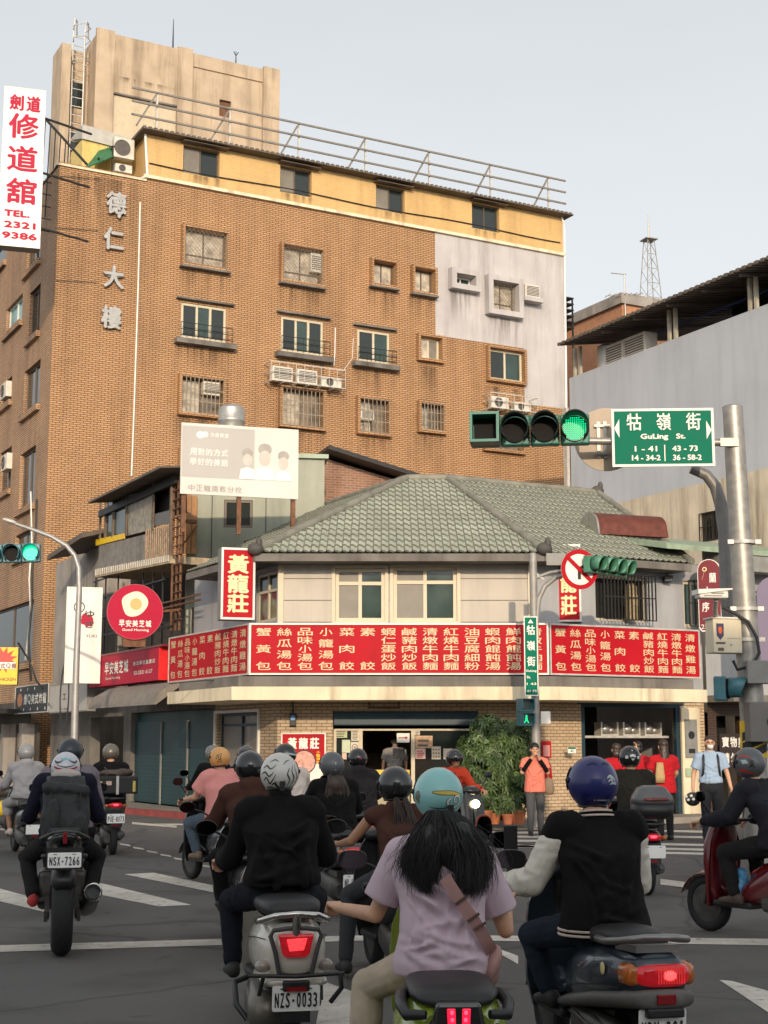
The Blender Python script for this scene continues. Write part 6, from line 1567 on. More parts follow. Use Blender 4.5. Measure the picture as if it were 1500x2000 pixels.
def dots(o, w, h):
    q = MB()
    for i in range(3):
        for j in range(3): q.disc((w*(0.22+0.28*i),h*(0.2+0.28*j)),w*0.1,-0.004,-0.001,14)
    part('print', q, mat('print_tan', (0.30,0.15,0.08), 0.6), o)
def face(o, w, h):
    q = MB(); q.annulus((w*0.5,h*0.5),w*0.3,w*0.38,-0.004,-0.001,20); q.box(w*0.3,w*0.7,-0.004,-0.001,h*0.47,h*0.55); part('print', q, PRINT, o)
sheet('yellowish paper notice at the top left of the shop glass', (653,1424,678,1441), PAPERG, y=yg, art=lines(3))
sheet('white paper with two columns of writing beside the doorway', (686,1424,702,1447), PAPER, y=yg, art=lines(6))
sheet('blank pale green sheet left of the doorway', (668,1445,684,1470), mat('paper_pale_green', (0.55,0.60,0.42), 0.7), y=yg)
sheet('white sticker with a dark round face left of the doorway', (685,1449,701,1470), PAPER, y=yg, art=face)
sheet('small pink card under the notices left of the doorway', (668,1471,677,1483), PAPERP, y=yg)
sheet('white door notice with a red arrow', (775,1432,800,1450), WHITE, y=0.15, art=arrow)
sheet('tan menu picture sheet right of the doorway', (811,1437,845,1461), mat('paper_tan', (0.52,0.33,0.20), 0.6, var=0.3, vs=10), y=yg, art=lines(2))
sheet('white sheet with rows of dumpling pictures right of the doorway', (843,1458,861,1483), PAPER, y=yg, art=dots)
sheet('orange and white leaflet right of the doorway', (811,1462,831,1482), PAPERP, y=yg, art=lines(4, REDL))
sheet('blank white sheet behind the bush', (866,1462,884,1483), PAPER, y=yg)
sheet('small paper at the top right of the doorway', (810,1426,820,1436), PAPER, y=yg, art=lines(2))
sheet('yellow sticker on the brown wall near the man in blue', (1340,1500,1352,1517), mat('sticker_green', (0.35,0.45,0.30), 0.6), y=-0.1, fr=FW)
o = thing('meter_box', 'small dark meter with a blue display on the sand tiled column', 'meter', FC.M @ Vector((FC.hit(566,1418)[0],-0.12,FC.hit(566,1418)[1]))); q = MB(); q.box(0,0.14,0,0.11,0,0.26); part('casing', q, BLACK, o, bevel=0.01); q = MB(); q.box(0.025,0.115,-0.004,-0.001,0.12,0.22); part('display', q, mat('display_blue', (0.08,0.25,0.5), 0.4, var=0.2), o); q = MB(); q.tube([(0.07,0.06,0.26),(0.06,0.07,0.5),(0.0,0.09,0.75),(-0.4,0.1,0.85)],0.018,6); part('cable', q, BLACK, o)
for px, nm in ((757,'small dark eave lamp between the upper windows'),(543,'pale eave lamp near the left corner of the upper floor'),(1300,'dark eave lamp right of the barred window')):
    fr = FC if px < 1000 else FW; x, z = fr.hit(px, 1086 if px != 1300 else 1132)
    o = thing('eave_lamp', nm, 'lamp', fr.M @ Vector((x,-0.05,z))); q = MB(); q.box(-0.1,0.1,-0.2,0,-0.07,0.07); q.bar((0,-0.05,0.07),(0,0.0,0.25),0.03); part('housing', q, PALEM if px == 543 else BLACK, o, bevel=0.015)
# barrels behind the barred window
o = thing('basket_stack', 'tall stacked bamboo steamers behind the barred upper window', 'steamer', FW.M @ Vector((FW.hit(1212,1210,0.25)[0],-0.14,rwh[0][2]+0.02)), R(ANG))
q = MB(); q.tube([(0,0,0),(0,0,0.3),(0,0,0.31),(0,0,0.55),(0,0,0.56),(0,0,0.75),(0,0,0.82)],[0.15,0.15,0.16,0.16,0.14,0.14,0.06],20); part('baskets', q, mat('bamboo', (0.30,0.22,0.12), 0.7, var=0.3, vs=12), o, 40)
# parked motorcycle hints at the far left are built with the traffic
# ---------------------------------------------------------------- planted bush and pots
LEAF = [mat('leaf_dark', (0.034,0.062,0.018), 0.5, var=0.35, vs=8), mat('leaf_mid', (0.06,0.105,0.03), 0.5, var=0.35, vs=8), mat('leaf_light', (0.115,0.165,0.05), 0.5, var=0.3, vs=8)]
TERRA = mat('terracotta', (0.34,0.11,0.05), 0.8, var=0.2)
def bush(name, label, base, H, blobs, n, ll, parts=True, seed=1, group=None):
    rnd = random.Random(seed)
    o = thing(name, label, 'plant', base, 0, group)
    ms = [MB(), MB(), MB()]
    stem = MB()
    for (cx, cy, cz, rx, ry, rz) in blobs:
        stem.tube([(cx*0.15,cy*0.15,0.05),(cx*0.5,cy*0.5,cz*0.5),(cx,cy,cz)],[0.035,0.025,0.008],6)
        k = int(n*rx*rz)
        for _ in range(k):
            while True:
                p = Vector((rnd.uniform(-1,1),rnd.uniform(-1,1),rnd.uniform(-1,1)))
                if 0.25 < p.length < 1: break
            if rnd.random() < 0.7: p *= rnd.uniform(0.8,1.08)/p.length
            c = Vector((cx+p.x*rx, cy+p.y*ry, cz+p.z*rz))
            if c.z < 0.15: continue
            out = Vector((p.x,p.y,p.z*0.6+0.1)).normalized()
            nl = rnd.randint(4,6); tw = rnd.random()*6.28
            side = out.cross(Vector((0,0,1))); side = side.normalized() if side.length > 0.05 else Vector((1,0,0)); up = side.cross(out)
            mi = rnd.choices((0,1,2),(4,5,2))[0]
            for j in range(nl):
                a = tw+6.28*j/nl
                d = (out*0.35+side*math.cos(a)+up*math.sin(a)+Vector((0,0,-0.45))).normalized()
                L = ll*rnd.uniform(0.7,1.2); wv = d.cross(out).normalized()*L*0.17
                tip = c+d*L+Vector((0,0,-L*0.25)); mid = c+d*L*0.5+out*L*0.06
                ms[mi].add([c, mid-wv, tip, mid+wv], [(0,1,2,3)])
    part('stem', stem, RUST, o)
    for m_, lf in zip(ms, LEAF): part('foliage', m_, lf, o)
    return o
BY = 29.4
b0 = at(975, 1590, BY); 
def BP(px, py, dy, rx, ry, rz): p = at(px, py, BY+dy); return (p.x-b0.x, dy, p.z-0.13, rx, ry, rz)
bush('bushy_shrub', 'big dark leafy shrub growing by the corner pole in front of the shop glass', (b0.x, BY, 0.13), 2.4,
     [BP(955,1425,0,0.34,0.3,0.3),BP(935,1460,0,0.4,0.35,0.3),BP(985,1440,0,0.45,0.4,0.35),BP(1015,1480,0.1,0.35,0.35,0.4),BP(960,1490,-0.1,0.6,0.4,0.4),BP(1005,1530,0,0.42,0.4,0.4),BP(955,1545,-0.1,0.45,0.35,0.35),BP(920,1500,0.1,0.28,0.3,0.3),BP(1020,1425,0.1,0.2,0.25,0.25)], 1700, 0.135, seed=3)
rnd = random.Random(5)
for i, (px, py, s_) in enumerate([(918,1596,0.8),(945,1600,1.0),(966,1600,0.8),(992,1600,0.75),(1012,1600,1.0),(930,1604,0.7)]):
    p = gp(px, 1606, 0.13); p.y = 29.0-0.1*(i%2); p.x = gx(px, p.y, 0.2)
    o = thing('flower_pot', ['small terracotta pot at the left end of the pot row','wide terracotta pot second from left in the pot row','terracotta pot in the middle left of the pot row','small terracotta pot right of the middle of the pot row','large terracotta pot at the right end of the pot row','low terracotta pot in front at the left of the pot row'][i], 'flower pot', (p.x, p.y, 0.13), 0, 'terracotta pots under the shrub')
    r_ = 0.15*s_; q = MB(); q.tube([(0,0,0),(0,0,0.22*s_),(0,0,0.221*s_),(0,0,0.27*s_)],[r_*0.72,r_,r_*1.1,r_*1.1],18); part('pot', q, TERRA, o, 40)
    bush('potted_plant', ['low green plant in the left pot','spreading green plant in the wide pot','dark plant in the middle pot','thin plant in the small right pot','leafy plant in the large right pot','trailing plant in the low front pot'][i], (p.x, p.y, 0.13+0.27*s_-0.12), 0.3, [(0,0,0.28,0.2*s_,0.2*s_,0.16)], 1500, 0.12, seed=20+i, group='plants in the terracotta pots')
# ---------------------------------------------------------------- people and two-wheelers
def V(*a): return Vector(a)
SKIN = mat('skin', (0.56,0.31,0.19), 0.5, var=0.08, vs=12)
SKINT = mat('tan_skin', (0.36,0.18,0.10), 0.5, var=0.08, vs=12)
EYE = mat('eye_dark', (0.02,0.015,0.012), 0.2, var=0)
HAIRB = mat('black_hair', (0.008,0.007,0.007), 0.45, var=0.3, vs=20)
HAIRBR = mat('brown_hair', (0.035,0.020,0.013), 0.45, var=0.4, vs=20)
RUB = mat('tyre_rubber', (0.012,0.012,0.012), 0.8, var=0.2, vs=20, bump=0.2, bs=60)
PLB = mat('black_plastic', (0.014,0.014,0.015), 0.42, var=0.2, vs=10, bump=0.1, bs=90)
PLG = mat('grey_plastic', (0.055,0.053,0.052), 0.5, var=0.15, vs=10)
ENG = mat('engine_metal', (0.085,0.08,0.074), 0.45, 0.5, var=0.35, vs=9)
CHROME = mat('chrome', (0.62,0.60,0.57), 0.14, 1.0, var=0.08, vs=6)
SEATM = mat('black_vinyl', (0.014,0.013,0.013), 0.45, var=0.15, vs=15, bump=0.15, bs=120)
TAILR = mat('tail_lens_red', (0.42,0.006,0.012), 0.15, var=0.4, vs=30, emit=0.28, coat=0.6)
TAILD = mat('reflector_red', (0.22,0.008,0.012), 0.2, var=0.2, vs=60)
GLOWR = mat('brake_led', (1.0,0.03,0.06), 0.2, var=0, emit=3.0)
AMBER = mat('amber_lens', (0.50,0.13,0.02), 0.15, var=0.25, vs=30, coat=0.5)
CLEARL = mat('clear_lens', (0.30,0.25,0.21), 0.12, var=0.25, vs=20, coat=0.5)
HEADL = mat('headlight_lit', (1.0,0.82,0.52), 0.2, var=0, emit=9.0)
PLATEW = mat('plate_white', (0.92,0.91,0.88), 0.4, var=0.05)
MIRR = mat('mirror_glass', (0.10,0.10,0.105), 0.08, 1.0, var=0)
def cloth(name, col, var=0.14, rough=0.9, bump=0.35, bs=220): return mat(name, col, rough, var=var, vs=5, bump=bump, bs=bs, spec=0.2)
BLACKC = cloth('black_fabric', (0.0065,0.006,0.0065)); CHARC = cloth('charcoal_fabric', (0.017,0.015,0.015)); NAVYC = cloth('navy_fabric', (0.009,0.010,0.022)); DENIM = cloth('dark_denim', (0.018,0.026,0.040)); JEANS = cloth('grey_blue_jeans', (0.085,0.115,0.145))
KHAKI = cloth('khaki_fabric', (0.48,0.395,0.30)); LILAC = cloth('lilac_cotton', (0.58,0.45,0.51), 0.06); PINK = cloth('pink_cotton', (0.72,0.29,0.26), 0.06); BROWNC = cloth('brown_fleece', (0.065,0.028,0.02)); GREYC = cloth('grey_fleece', (0.36,0.34,0.335), 0.1); LAV = cloth('mauve_grey_fabric', (0.21,0.18,0.20)); WHITEC = cloth('off_white_fabric', (0.66,0.56,0.49), 0.08); OLIVEC = cloth('dark_olive_fabric', (0.030,0.026,0.020)); REDC = cloth('red_cotton', (0.45,0.014,0.022), 0.08); CORAL = cloth('coral_cotton', (0.72,0.21,0.15), 0.06); SKYC = cloth('light_blue_shirt', (0.32,0.42,0.56), 0.06); GREYT = cloth('grey_trousers', (0.075,0.075,0.08)); ORANGEC = cloth('orange_red_fabric', (0.70,0.07,0.03), 0.1); LEATHW = mat('cream_leather', (0.62,0.58,0.50), 0.5, var=0.1, vs=6, bump=0.15, bs=60); CAMO = cloth('tan_glove', (0.36,0.28,0.19), 0.35)
SHOEB = mat('black_shoe', (0.02,0.018,0.017), 0.6, var=0.2)
def limb(m, a, b, c, ra, rb, rc, n=12): m.cap(a, b, ra, rb, n); m.cap(b, c, rb, rc, n)
def hand(m, w, d, up, k=1.0, curl=1.0, side=1):
    """palm, four bent fingers of different lengths and a thumb; d = direction of the hand, up = back of the hand"""
    d = Vector(d).normalized(); up = (Vector(up) - d*Vector(up).dot(d)).normalized(); s = d.cross(up)*side
    w = Vector(w)
    for i, off in enumerate((-0.030,-0.010,0.010,0.029)):
        kn = w + d*0.085*k + s*off*k + up*0.004
        m.cap(w + d*0.012 + s*off*0.55*k, kn, 0.016*k, 0.0125*k, 10)
        L = (0.034,0.042,0.045,0.040)[i]*k
        a1 = 0.9*curl; a2 = 2.0*curl
        p1 = kn + (d*math.cos(a1) - up*math.sin(a1))*L
        p2 = p1 + (d*math.cos(a2) - up*math.sin(a2))*L*0.8
        m.cap(kn, p1, 0.0105*k, 0.0092*k, 8); m.cap(p1, p2, 0.0092*k, 0.0078*k, 8)
    t0 = w + d*0.025*k + s*0.026*k - up*0.006; t1 = t0 + (d*0.6 + s*0.55 - up*0.5).normalized()*0.042*k; t2 = t1 + (d*0.75 + s*0.05 - up*0.7).normalized()*0.032*k
    m.cap(t0, t1, 0.0135*k, 0.011*k, 8); m.cap(t1, t2, 0.011*k, 0.0085*k, 8)
def head_shape(m, c, yaw, k=1.0):
    Rz = Matrix.Rotation(yaw, 3, 'Z'); c = Vector(c)
    def e(o, r): m.ell(c + Rz @ (Vector(o)*k), tuple(x*k for x in r), 14, 10, Rz)
    e((0,-0.012,0.02),(0.078,0.096,0.095)); e((0,0.022,-0.045),(0.062,0.070,0.075)); e((0,0.05,-0.085),(0.035,0.035,0.028))
    e((0,0.095,-0.02),(0.013,0.02,0.024)); e((0,0.104,-0.033),(0.016,0.014,0.012)); e((0,0.082,0.018),(0.055,0.016,0.012)); e((0,0.086,-0.062),(0.024,0.012,0.008))
    for s in (-1,1): e((s*0.078,-0.005,-0.015),(0.012,0.02,0.032)); e((s*0.04,0.07,-0.03),(0.025,0.02,0.02))
def seated(k=1.0, lean=0.0, hip_z=0.80, spread=0.2, hands=None, feet=None, seat_y=-0.18):
    """joints of a rider, seat centre at the origin, facing +y"""
    J = {}
    J['hip'] = V(0, seat_y, hip_z+0.05)
    J['chest'] = V(0, seat_y+0.05+lean*0.5, hip_z+0.35*k)
    J['neck'] = V(0, seat_y+0.11+lean, hip_z+0.57*k)
    J['head'] = V(0, seat_y+0.16+lean*1.15, hip_z+0.71*k)
    for s, n in ((-1,'L'),(1,'R')):
        J['sh'+n] = V(s*0.185*k, seat_y+0.09+lean*0.9, hip_z+0.505*k)
        J['ha'+n] = V(s*0.28, 0.40, 0.99) if not hands or not hands.get(n) else Vector(hands[n])
        m_ = (J['sh'+n] + J['ha'+n])/2
        J['el'+n] = m_ + V(s*0.055, -0.10, -0.10)
        J['hi'+n] = V(s*0.10*k, seat_y+0.04, hip_z+0.03)
        f = feet.get(n) if feet else None
        if f:
            J['kn'+n], J['an'+n] = Vector(f[0]), Vector(f[1])
        else:
            J['kn'+n] = V(s*spread, 0.30, hip_z-0.06); J['an'+n] = V(s*0.17, 0.22, 0.37)
    return J
def standing(k=1.0, arms=None, step=0.0):
    J = {'hip': V(0,0,0.92*k), 'chest': V(0,0.0,1.20*k), 'neck': V(0,0.0,1.45*k), 'head': V(0,0.02,1.60*k)}
    for s, n in ((-1,'L'),(1,'R')):
        J['sh'+n] = V(s*0.18*k,0,1.38*k); J['el'+n] = V(s*0.25*k,-0.03,1.12*k); J['ha'+n] = V(s*0.27*k,0.06,0.88*k)
        if arms and n in arms: J['el'+n], J['ha'+n] = [Vector(p)*k for p in arms[n]]
        J['hi'+n] = V(s*0.09*k,0,0.90*k); J['kn'+n] = V(s*0.10*k,0.03+s*step*0.5,0.48*k); J['an'+n] = V(s*0.11*k,s*step,0.08*k)
    return J
def figure(label, loc, rz, J, k=1.0, top=BLACKC, sleeve='long', sleeve_m=None, pants=BLACKC, legs='long', shoe=SHOEB, skin=SKIN, bulk=1.0, hem=-0.06, vox=0.013, wr=0.006, yaw=0.0, glove=None, hood=False, group=None, face=False, ext=None, hemw=1.0, fine=False, curl=1.0, slen=0.72, fold=(1,1,0.55), fs=8, creases=None):
    o = thing('person', label, 'person', loc, rz, group)
    b = MB()
    head_shape(b, J['head'], yaw, k)
    b.cap(J['neck']+V(0,-0.01,-0.05), J['head']+V(0,-0.01,-0.03), 0.058*k, 0.055*k)
    hp, ch, nk = J['hip'], J['chest'], J['neck']
    b.loftZ([(hp.z-0.06,hp.x,hp.y,0.14*k,0.10*k),(hp.z+0.1,hp.x,hp.y+0.01,0.135*k,0.09*k),(ch.z,ch.x,ch.y,0.145*k,0.09*k),(nk.z-0.09,nk.x,nk.y-0.02,0.14*k,0.075*k),(nk.z,nk.x,nk.y,0.06*k,0.055*k)],16)
    for n, s in (('L',-1),('R',1)):
        limb(b, J['sh'+n], J['el'+n], J['ha'+n], 0.050*k, 0.040*k, 0.027*k)
        d = (J['ha'+n]-J['el'+n]); 
        hd = d.normalized() if not (face is None) else d
        if ext and n in ext: hd = Vector(ext[n])
        hand(b, J['ha'+n], hd, V(0,0.0,1) if abs(hd.normalized().z) < 0.8 else V(s,0,0), k, curl, -s)
        limb(b, J['hi'+n], J['kn'+n], J['an'+n], 0.075*k, 0.056*k, 0.038*k)
        b.cap(J['an'+n]+V(0,-0.02,-0.03), J['an'+n]+V(0,0.10,-0.05), 0.036*k, 0.03*k)
    body = organic('body', b, skin, o, vox*0.75 if not fine else 0.0065, 3)
    body.name = 'body'
    for s in (-1,1):
        if face:
            q = MB(); Rz = Matrix.Rotation(yaw,3,'Z'); q.ell(J['head']+Rz@V(s*0.032*k,0.083*k,-0.002*k),(0.013*k,0.008*k,0.007*k),10,6,Rz); part('eye', q, EYE, o, 60)
    # upper garment
    g = MB(); B = bulk*k
    hz = hp.z+hem
    g.loftZ([(hz,hp.x,hp.y-0.005,0.205*B*hemw,0.155*B*hemw),(hz+0.05,hp.x,hp.y-0.005,0.208*B*hemw,0.158*B*hemw),(hp.z+0.12*k,hp.x,hp.y+0.0,0.192*B,0.142*B),((hp.z+ch.z)/2+0.06,(hp.x+ch.x)/2,(hp.y+ch.y)/2,0.19*B,0.135*B),(ch.z+0.03,ch.x,ch.y,0.205*B,0.135*B),(nk.z-0.11*k,nk.x,nk.y-0.025,0.205*B,0.118*B),(nk.z-0.045*k,nk.x,nk.y-0.01,0.135*B,0.092*B),(nk.z+0.01,nk.x,nk.y,0.074*k,0.074*k)],22,2.2)
    for n, s in (('L',-1),('R',1)):
        sh, el, ha = J['sh'+n], J['el'+n], J['ha'+n]; sl = MB() if sleeve_m else g
        g.cap(sh+V(-s*0.05*k,0,0.0), sh+V(s*0.01,0,-0.02), 0.082*B, 0.082*B)
        if sleeve_m: g.cap(sh, sh+(el-sh)*0.14, 0.084*B, 0.080*B); sh = sh+(el-sh)*0.22
        if sleeve == 'long':
            wv = ha + (el-ha).normalized()*0.03
            limb(sl, sh, el, wv, 0.076*B, 0.064*B, 0.043*B)
            sl.cap(el+(wv-el)*0.25, el+(wv-el)*0.6, 0.070*B, 0.062*B)
        elif sleeve == 'short':
            e2 = sh+(el-sh)*slen; sl.tube([sh, sh+(e2-sh)*0.5, e2],[0.078*B,0.082*B,0.088*B],16)
        if sleeve_m: organic('sleeve', sl, sleeve_m, o, vox, 5, wr*1.3, 11, (0.7,0.7,1.2))
    if hood:
        g.ell(nk+V(0,-0.07*k,-0.0),(0.12*k,0.07*k,0.07*k)); g.ell(nk+V(0,-0.10*k,-0.08*k),(0.095*k,0.045*k,0.09*k)); g.ell(nk+V(0,0,0.03),(0.095*k,0.10*k,0.045*k))
    else: g.tube([(nk.x+0.067*k*math.cos(a),nk.y+0.067*k*math.sin(a),nk.z+0.012) for a in [2*math.pi*i/16 for i in range(17)]],0.014,6)
    organic('shirt' if sleeve != 'long' else 'jacket', g, top, o, vox, 7, wr, fs, fold, creases if creases is not None else drape(J, bulk, len(label), 16, 0.011, 0.017))

    # trousers
    p = MB()
    p.ell(hp+V(0,0.0,-0.06),(0.175*k,0.135*k,0.12*k))
    for n, s in (('L',-1),('R',1)):
        hi, kn, an = J['hi'+n], J['kn'+n], J['an'+n]
        p.cap(hi, kn, 0.100*k, 0.078*k)
        if legs == 'long': p.cap(kn, an+(kn-an).normalized()*0.03, 0.074*k, 0.058*k)
        elif legs == 'knee': p.cap(kn, kn+(an-kn)*0.33, 0.082*k, 0.080*k)
    organic('trousers' if legs == 'long' else 'shorts', p, pants, o, vox, 5, wr*0.8, 9, (1,1,1))
    for n, s in (('L',-1),('R',1)):
        q = MB(); a = J['an'+n]
        q.loftY([(a.y-0.085,a.x,a.z-0.045,0.026,0.03),(a.y-0.07,a.x,a.z-0.035,0.040,0.045),(a.y-0.01,a.x,a.z-0.028,0.044,0.052),(a.y+0.06,a.x+s*0.004,a.z-0.045,0.048,0.036),(a.y+0.13,a.x+s*0.006,a.z-0.053,0.046,0.028),(a.y+0.175,a.x+s*0.004,a.z-0.058,0.028,0.020)],14,2.4)
        part('shoe', q, shoe, o, 180)
    if glove:
        q = MB()
        for n, s in (('L',-1),('R',1)):
            d = (J['ha'+n]-J['el'+n]).normalized(); q2 = MB(); hand(q2, J['ha'+n]-d*0.01, (ext or {}).get(n) or d, V(0,0,1), k*1.22, curl, -s); q2.cap(J['ha'+n]-d*0.09, J['ha'+n]+d*0.02, 0.050, 0.042)
            organic('glove', q2, glove, o, 0.008, 2)
    return o
def drape(J, B, seed=1, n=26, amp=0.010, wd=0.016):   # crease lines over the back and front of a garment (x,z plane)
    rnd = random.Random(seed); out = []
    hz, sz = J['hip'].z, J['shL'].z; H = sz-hz
    for i in range(n):
        s = rnd.choice((-1,1)); k = rnd.random()
        if k < 0.40:      # from the armpit inwards and down
            x0 = s*B*rnd.uniform(0.13,0.19); z0 = sz-H*rnd.uniform(0.12,0.35); a = R(rnd.uniform(25,70)); L = rnd.uniform(0.14,0.32)
            x1, z1 = x0-s*L*math.cos(a), z0-L*math.sin(a)
        elif k < 0.75:    # slumped folds round the waist
            x0 = s*B*rnd.uniform(0.10,0.2); z0 = hz+H*rnd.uniform(-0.02,0.42); a = R(rnd.uniform(-22,30)); L = rnd.uniform(0.12,0.28)
            x1, z1 = x0-s*L*math.cos(a), z0-L*math.sin(a)
        else:             # hanging drapes
            x0 = rnd.uniform(-0.14,0.14); z0 = hz+H*rnd.uniform(0.4,0.75); x1 = x0+rnd.uniform(-0.07,0.07); z1 = z0-rnd.uniform(0.2,0.4)
        out.append((x0, z0, x1, z1, amp*rnd.uniform(0.6,1.3), wd*rnd.uniform(0.7,1.4), -9, 9))
    return out
def shift(J, dx, z0=0.9):              # sideways lean growing with height
    for k_ in ('chest','neck','head','shL','shR','elL','elR'): J[k_] = J[k_] + V(dx*(J[k_].z-z0)/0.6, 0, 0)
    return J
def helm_dir(az, el): return V(math.sin(az)*math.cos(el), -math.cos(az)*math.cos(el), math.sin(el))   # az from straight behind
def helmet(parent, c, m, k=1.0, yaw=0.0, tilt=0.0, full=False, rim=PLB, visor=True, dec=None, r=(0.128,0.150,0.140), low=-0.62):
    c = Vector(c)+V(0,-0.012,0.012)
    M = Matrix.Translation(c) @ Matrix.Rotation(yaw,4,'Z') @ Matrix.Rotation(tilt,4,'X') @ Matrix.Scale(k,4)
    nA, nE = 44, 18
    vs = []; fs = []; idx = {}
    def P(az, el, s=1.0):
        d = helm_dir(az, el); f = 1.0
        if el < 0: f = 1.0 - 0.10*(el/0.7)**2*(0.6+0.4*math.cos(az))
        return V(d.x*r[0]*s*f, d.y*r[1]*s*f, d.z*r[2]*s)
    def vid(i, j):
        i %= nA
        if (i, j) not in idx:
            az = 2*math.pi*i/nA; el0 = low - 0.16*abs(math.sin(az)); el = el0+(math.pi/2-el0)*j/nE
            idx[(i,j)] = len(vs); vs.append(P(az, el if j < nE else math.pi/2))
        return idx[(i,j)]
    edge = []
    for i in range(nA):
        az = (2*math.pi*(i+0.5)/nA + math.pi) % (2*math.pi) - math.pi
        front = abs(az) > R(112)
        for j in range(nE):
            el0 = low - 0.16*abs(math.sin(az)); el = el0+(math.pi/2-el0)*(j+0.5)/nE
            if front and el < R(30) and not (full and el < R(-14)): continue
            fs.append((vid(i,j), vid(i+1,j), vid(i+1,j+1), vid(i,j+1)) if j < nE-1 else (vid(i,j), vid(i+1,j), vid(i,nE)))
    q = MB(M); q.add(vs, fs)
    o = part('helmet', q, m, parent, 180); md = o.modifiers.new('s','SOLIDIFY'); md.thickness = 0.02*k; md.offset = -1
    q = MB(M); rp = [P(R(a), low-0.16*abs(math.sin(R(a))), 1.005) for a in range(-112,113,8)]
    q.tube(rp, 0.0085, 7); part('rim', q, rim, o, 60)
    if visor:
        q = MB(M); rows = []
        for e in range(-16,40,8): rows.append([P(R(a), R(e), 1.06) for a in list(range(100,262,9))])
        q.loft(rows, cap=False, closed=False); vo = part('visor', q, mat('smoked_visor', (0.012,0.012,0.014), 0.06, var=0, spec=0.8), o, 180)
        md = vo.modifiers.new('s','SOLIDIFY'); md.thickness = 0.004
        q = MB(M)
        for s in (-1,1): p = P(s*R(96), R(6), 1.03); q.ell(p,(0.012,0.016,0.016),10,6)
        part('visor_screw', q, rim, o, 60)
    if dec:
        for name, dm, strips in dec:
            q = MB(M)
            for st in strips:
                if st[0] == 'rib':       # ribbon along points (az, el, half width) in degrees
                    pts = st[1]; L = []
                    for i, (a, e, wd) in enumerate(pts):
                        a2, e2 = pts[min(i+1,len(pts)-1)][:2]; a1, e1 = pts[max(i-1,0)][:2]
                        dx, dy = a2-a1, e2-e1; n_ = math.hypot(dx, dy) or 1
                        L.append([P(R(a-dy/n_*wd), R(e+dx/n_*wd), 1.012+0.002*st[2]), P(R(a+dy/n_*wd), R(e-dx/n_*wd), 1.012+0.002*st[2])])
                    q.loft(L, cap=False, closed=False)
                else:                    # filled fan
                    pts = st[1]; cx = sum(p[0] for p in pts)/len(pts); cy = sum(p[1] for p in pts)/len(pts)
                    rows = [[P(R(cx+(a-cx)*f), R(cy+(e-cy)*f), 1.010+0.002*st[2]) for a, e in pts] for f in (0.03,0.35,0.7,1.0)]
                    q.loft([row for row in rows], cap=False, closed=True)
            part(name, q, dm, o)
    return o
def wavy(pts, n=14):                     # smooth Catmull-Rom through (az, el, w)
    o = []
    for i in range(len(pts)-1):
        p0, p1, p2, p3 = pts[max(i-1,0)], pts[i], pts[i+1], pts[min(i+2,len(pts)-1)]
        for k in range(6):
            t = k/6
            o.append(tuple(0.5*(2*p1[j]+(p2[j]-p0[j])*t+(2*p0[j]-5*p1[j]+4*p2[j]-p3[j])*t*t+(3*p1[j]-p0[j]-3*p2[j]+p3[j])*t**3) for j in range(3)))
    return o+[pts[-1]]
def hair(parent, name, m, guides, n, spread, r=0.004, seed=1, core=None):
    """many tapered strands following guide curves"""
    rnd = random.Random(seed); q = MB()
    for g, wt in guides:
        for _ in range(int(n*wt)):
            off = V(rnd.gauss(0,1),rnd.gauss(0,0.6),rnd.gauss(0,0.5))*spread
            ph = rnd.random()*6.28; L = rnd.uniform(0.62,1.06); wild = rnd.choice((0.8,1.0,1.0,1.5)); fr = rnd.uniform(0.4,1.2); wave = rnd.uniform(0.006,0.022)
            pts = []
            P = [Vector(p) for p in g]; m_ = 9
            for k in range(m_+1):
                t = k/m_*(len(P)-1)*min(L,1.0); i = min(int(t), len(P)-2); f = t-i
                a, b, c, d = P[max(i-1,0)], P[i], P[i+1], P[min(i+2,len(P)-1)]
                p = 0.5*((2*b)+(c-a)*f+(2*a-5*b+4*c-d)*f*f+(3*b-a-3*c+d)*f**3)
                gr = 0.25+0.95*k/m_*wild
                pts.append(p+off*gr+V(math.sin(ph+k*fr),math.cos(ph*1.3+k*0.6),0)*wave*k/m_)
            q.tube(pts, [r*(1-0.85*(k/m_)**2) for k in range(m_+1)], 3, False)
    part(name, q, m, parent, 180)
    if core:
        q = MB()
        for c, rr in core: q.ell(c, rr, 14, 10)
        organic(name, q, m, parent, 0.014, 6, 0.006, 16, (1,1,0.2))
# ---------------------------------------------------------------- two-wheelers
def wheel(parent, y, rad, wd, rimm=ENG, z=None, x=0.0):
    z = rad if z is None else z
    q = MB(); n, m_ = 40, 12; vs = []; fs = []
    a_ = wd*0.5
    for i in range(n):
        A = 2*math.pi*i/n
        for j in range(m_):
            b = 2*math.pi*j/m_; rr = rad-a_*0.95+a_*0.95*math.cos(b); xx = a_*math.copysign(abs(math.sin(b))**0.8, math.sin(b))
            vs.append((x+xx, y+rr*math.cos(A), z+rr*math.sin(A)))
    for i in range(n):
        for j in range(m_): fs.append((i*m_+j, i*m_+(j+1)%m_, ((i+1)%n)*m_+(j+1)%m_, ((i+1)%n)*m_+j))
    q.add(vs, fs)
    w = part('wheel', q, RUB, parent, 50)
    q = MB(); ri = rad-a_*1.7
    q.tube([(x-wd*0.36,y,z),(x-wd*0.35,y,z),(x+wd*0.35,y,z),(x+wd*0.36,y,z)],[ri*0.9,ri,ri,ri*0.9],30)
    for k in range(5):
        A = 2*math.pi*k/5; q.bar((x,y,z),(x,y+ri*math.cos(A),z+ri*math.sin(A)),wd*0.86,0.03,(1,0,0))
    part('rim', q, rimm, w, 40)
    return w
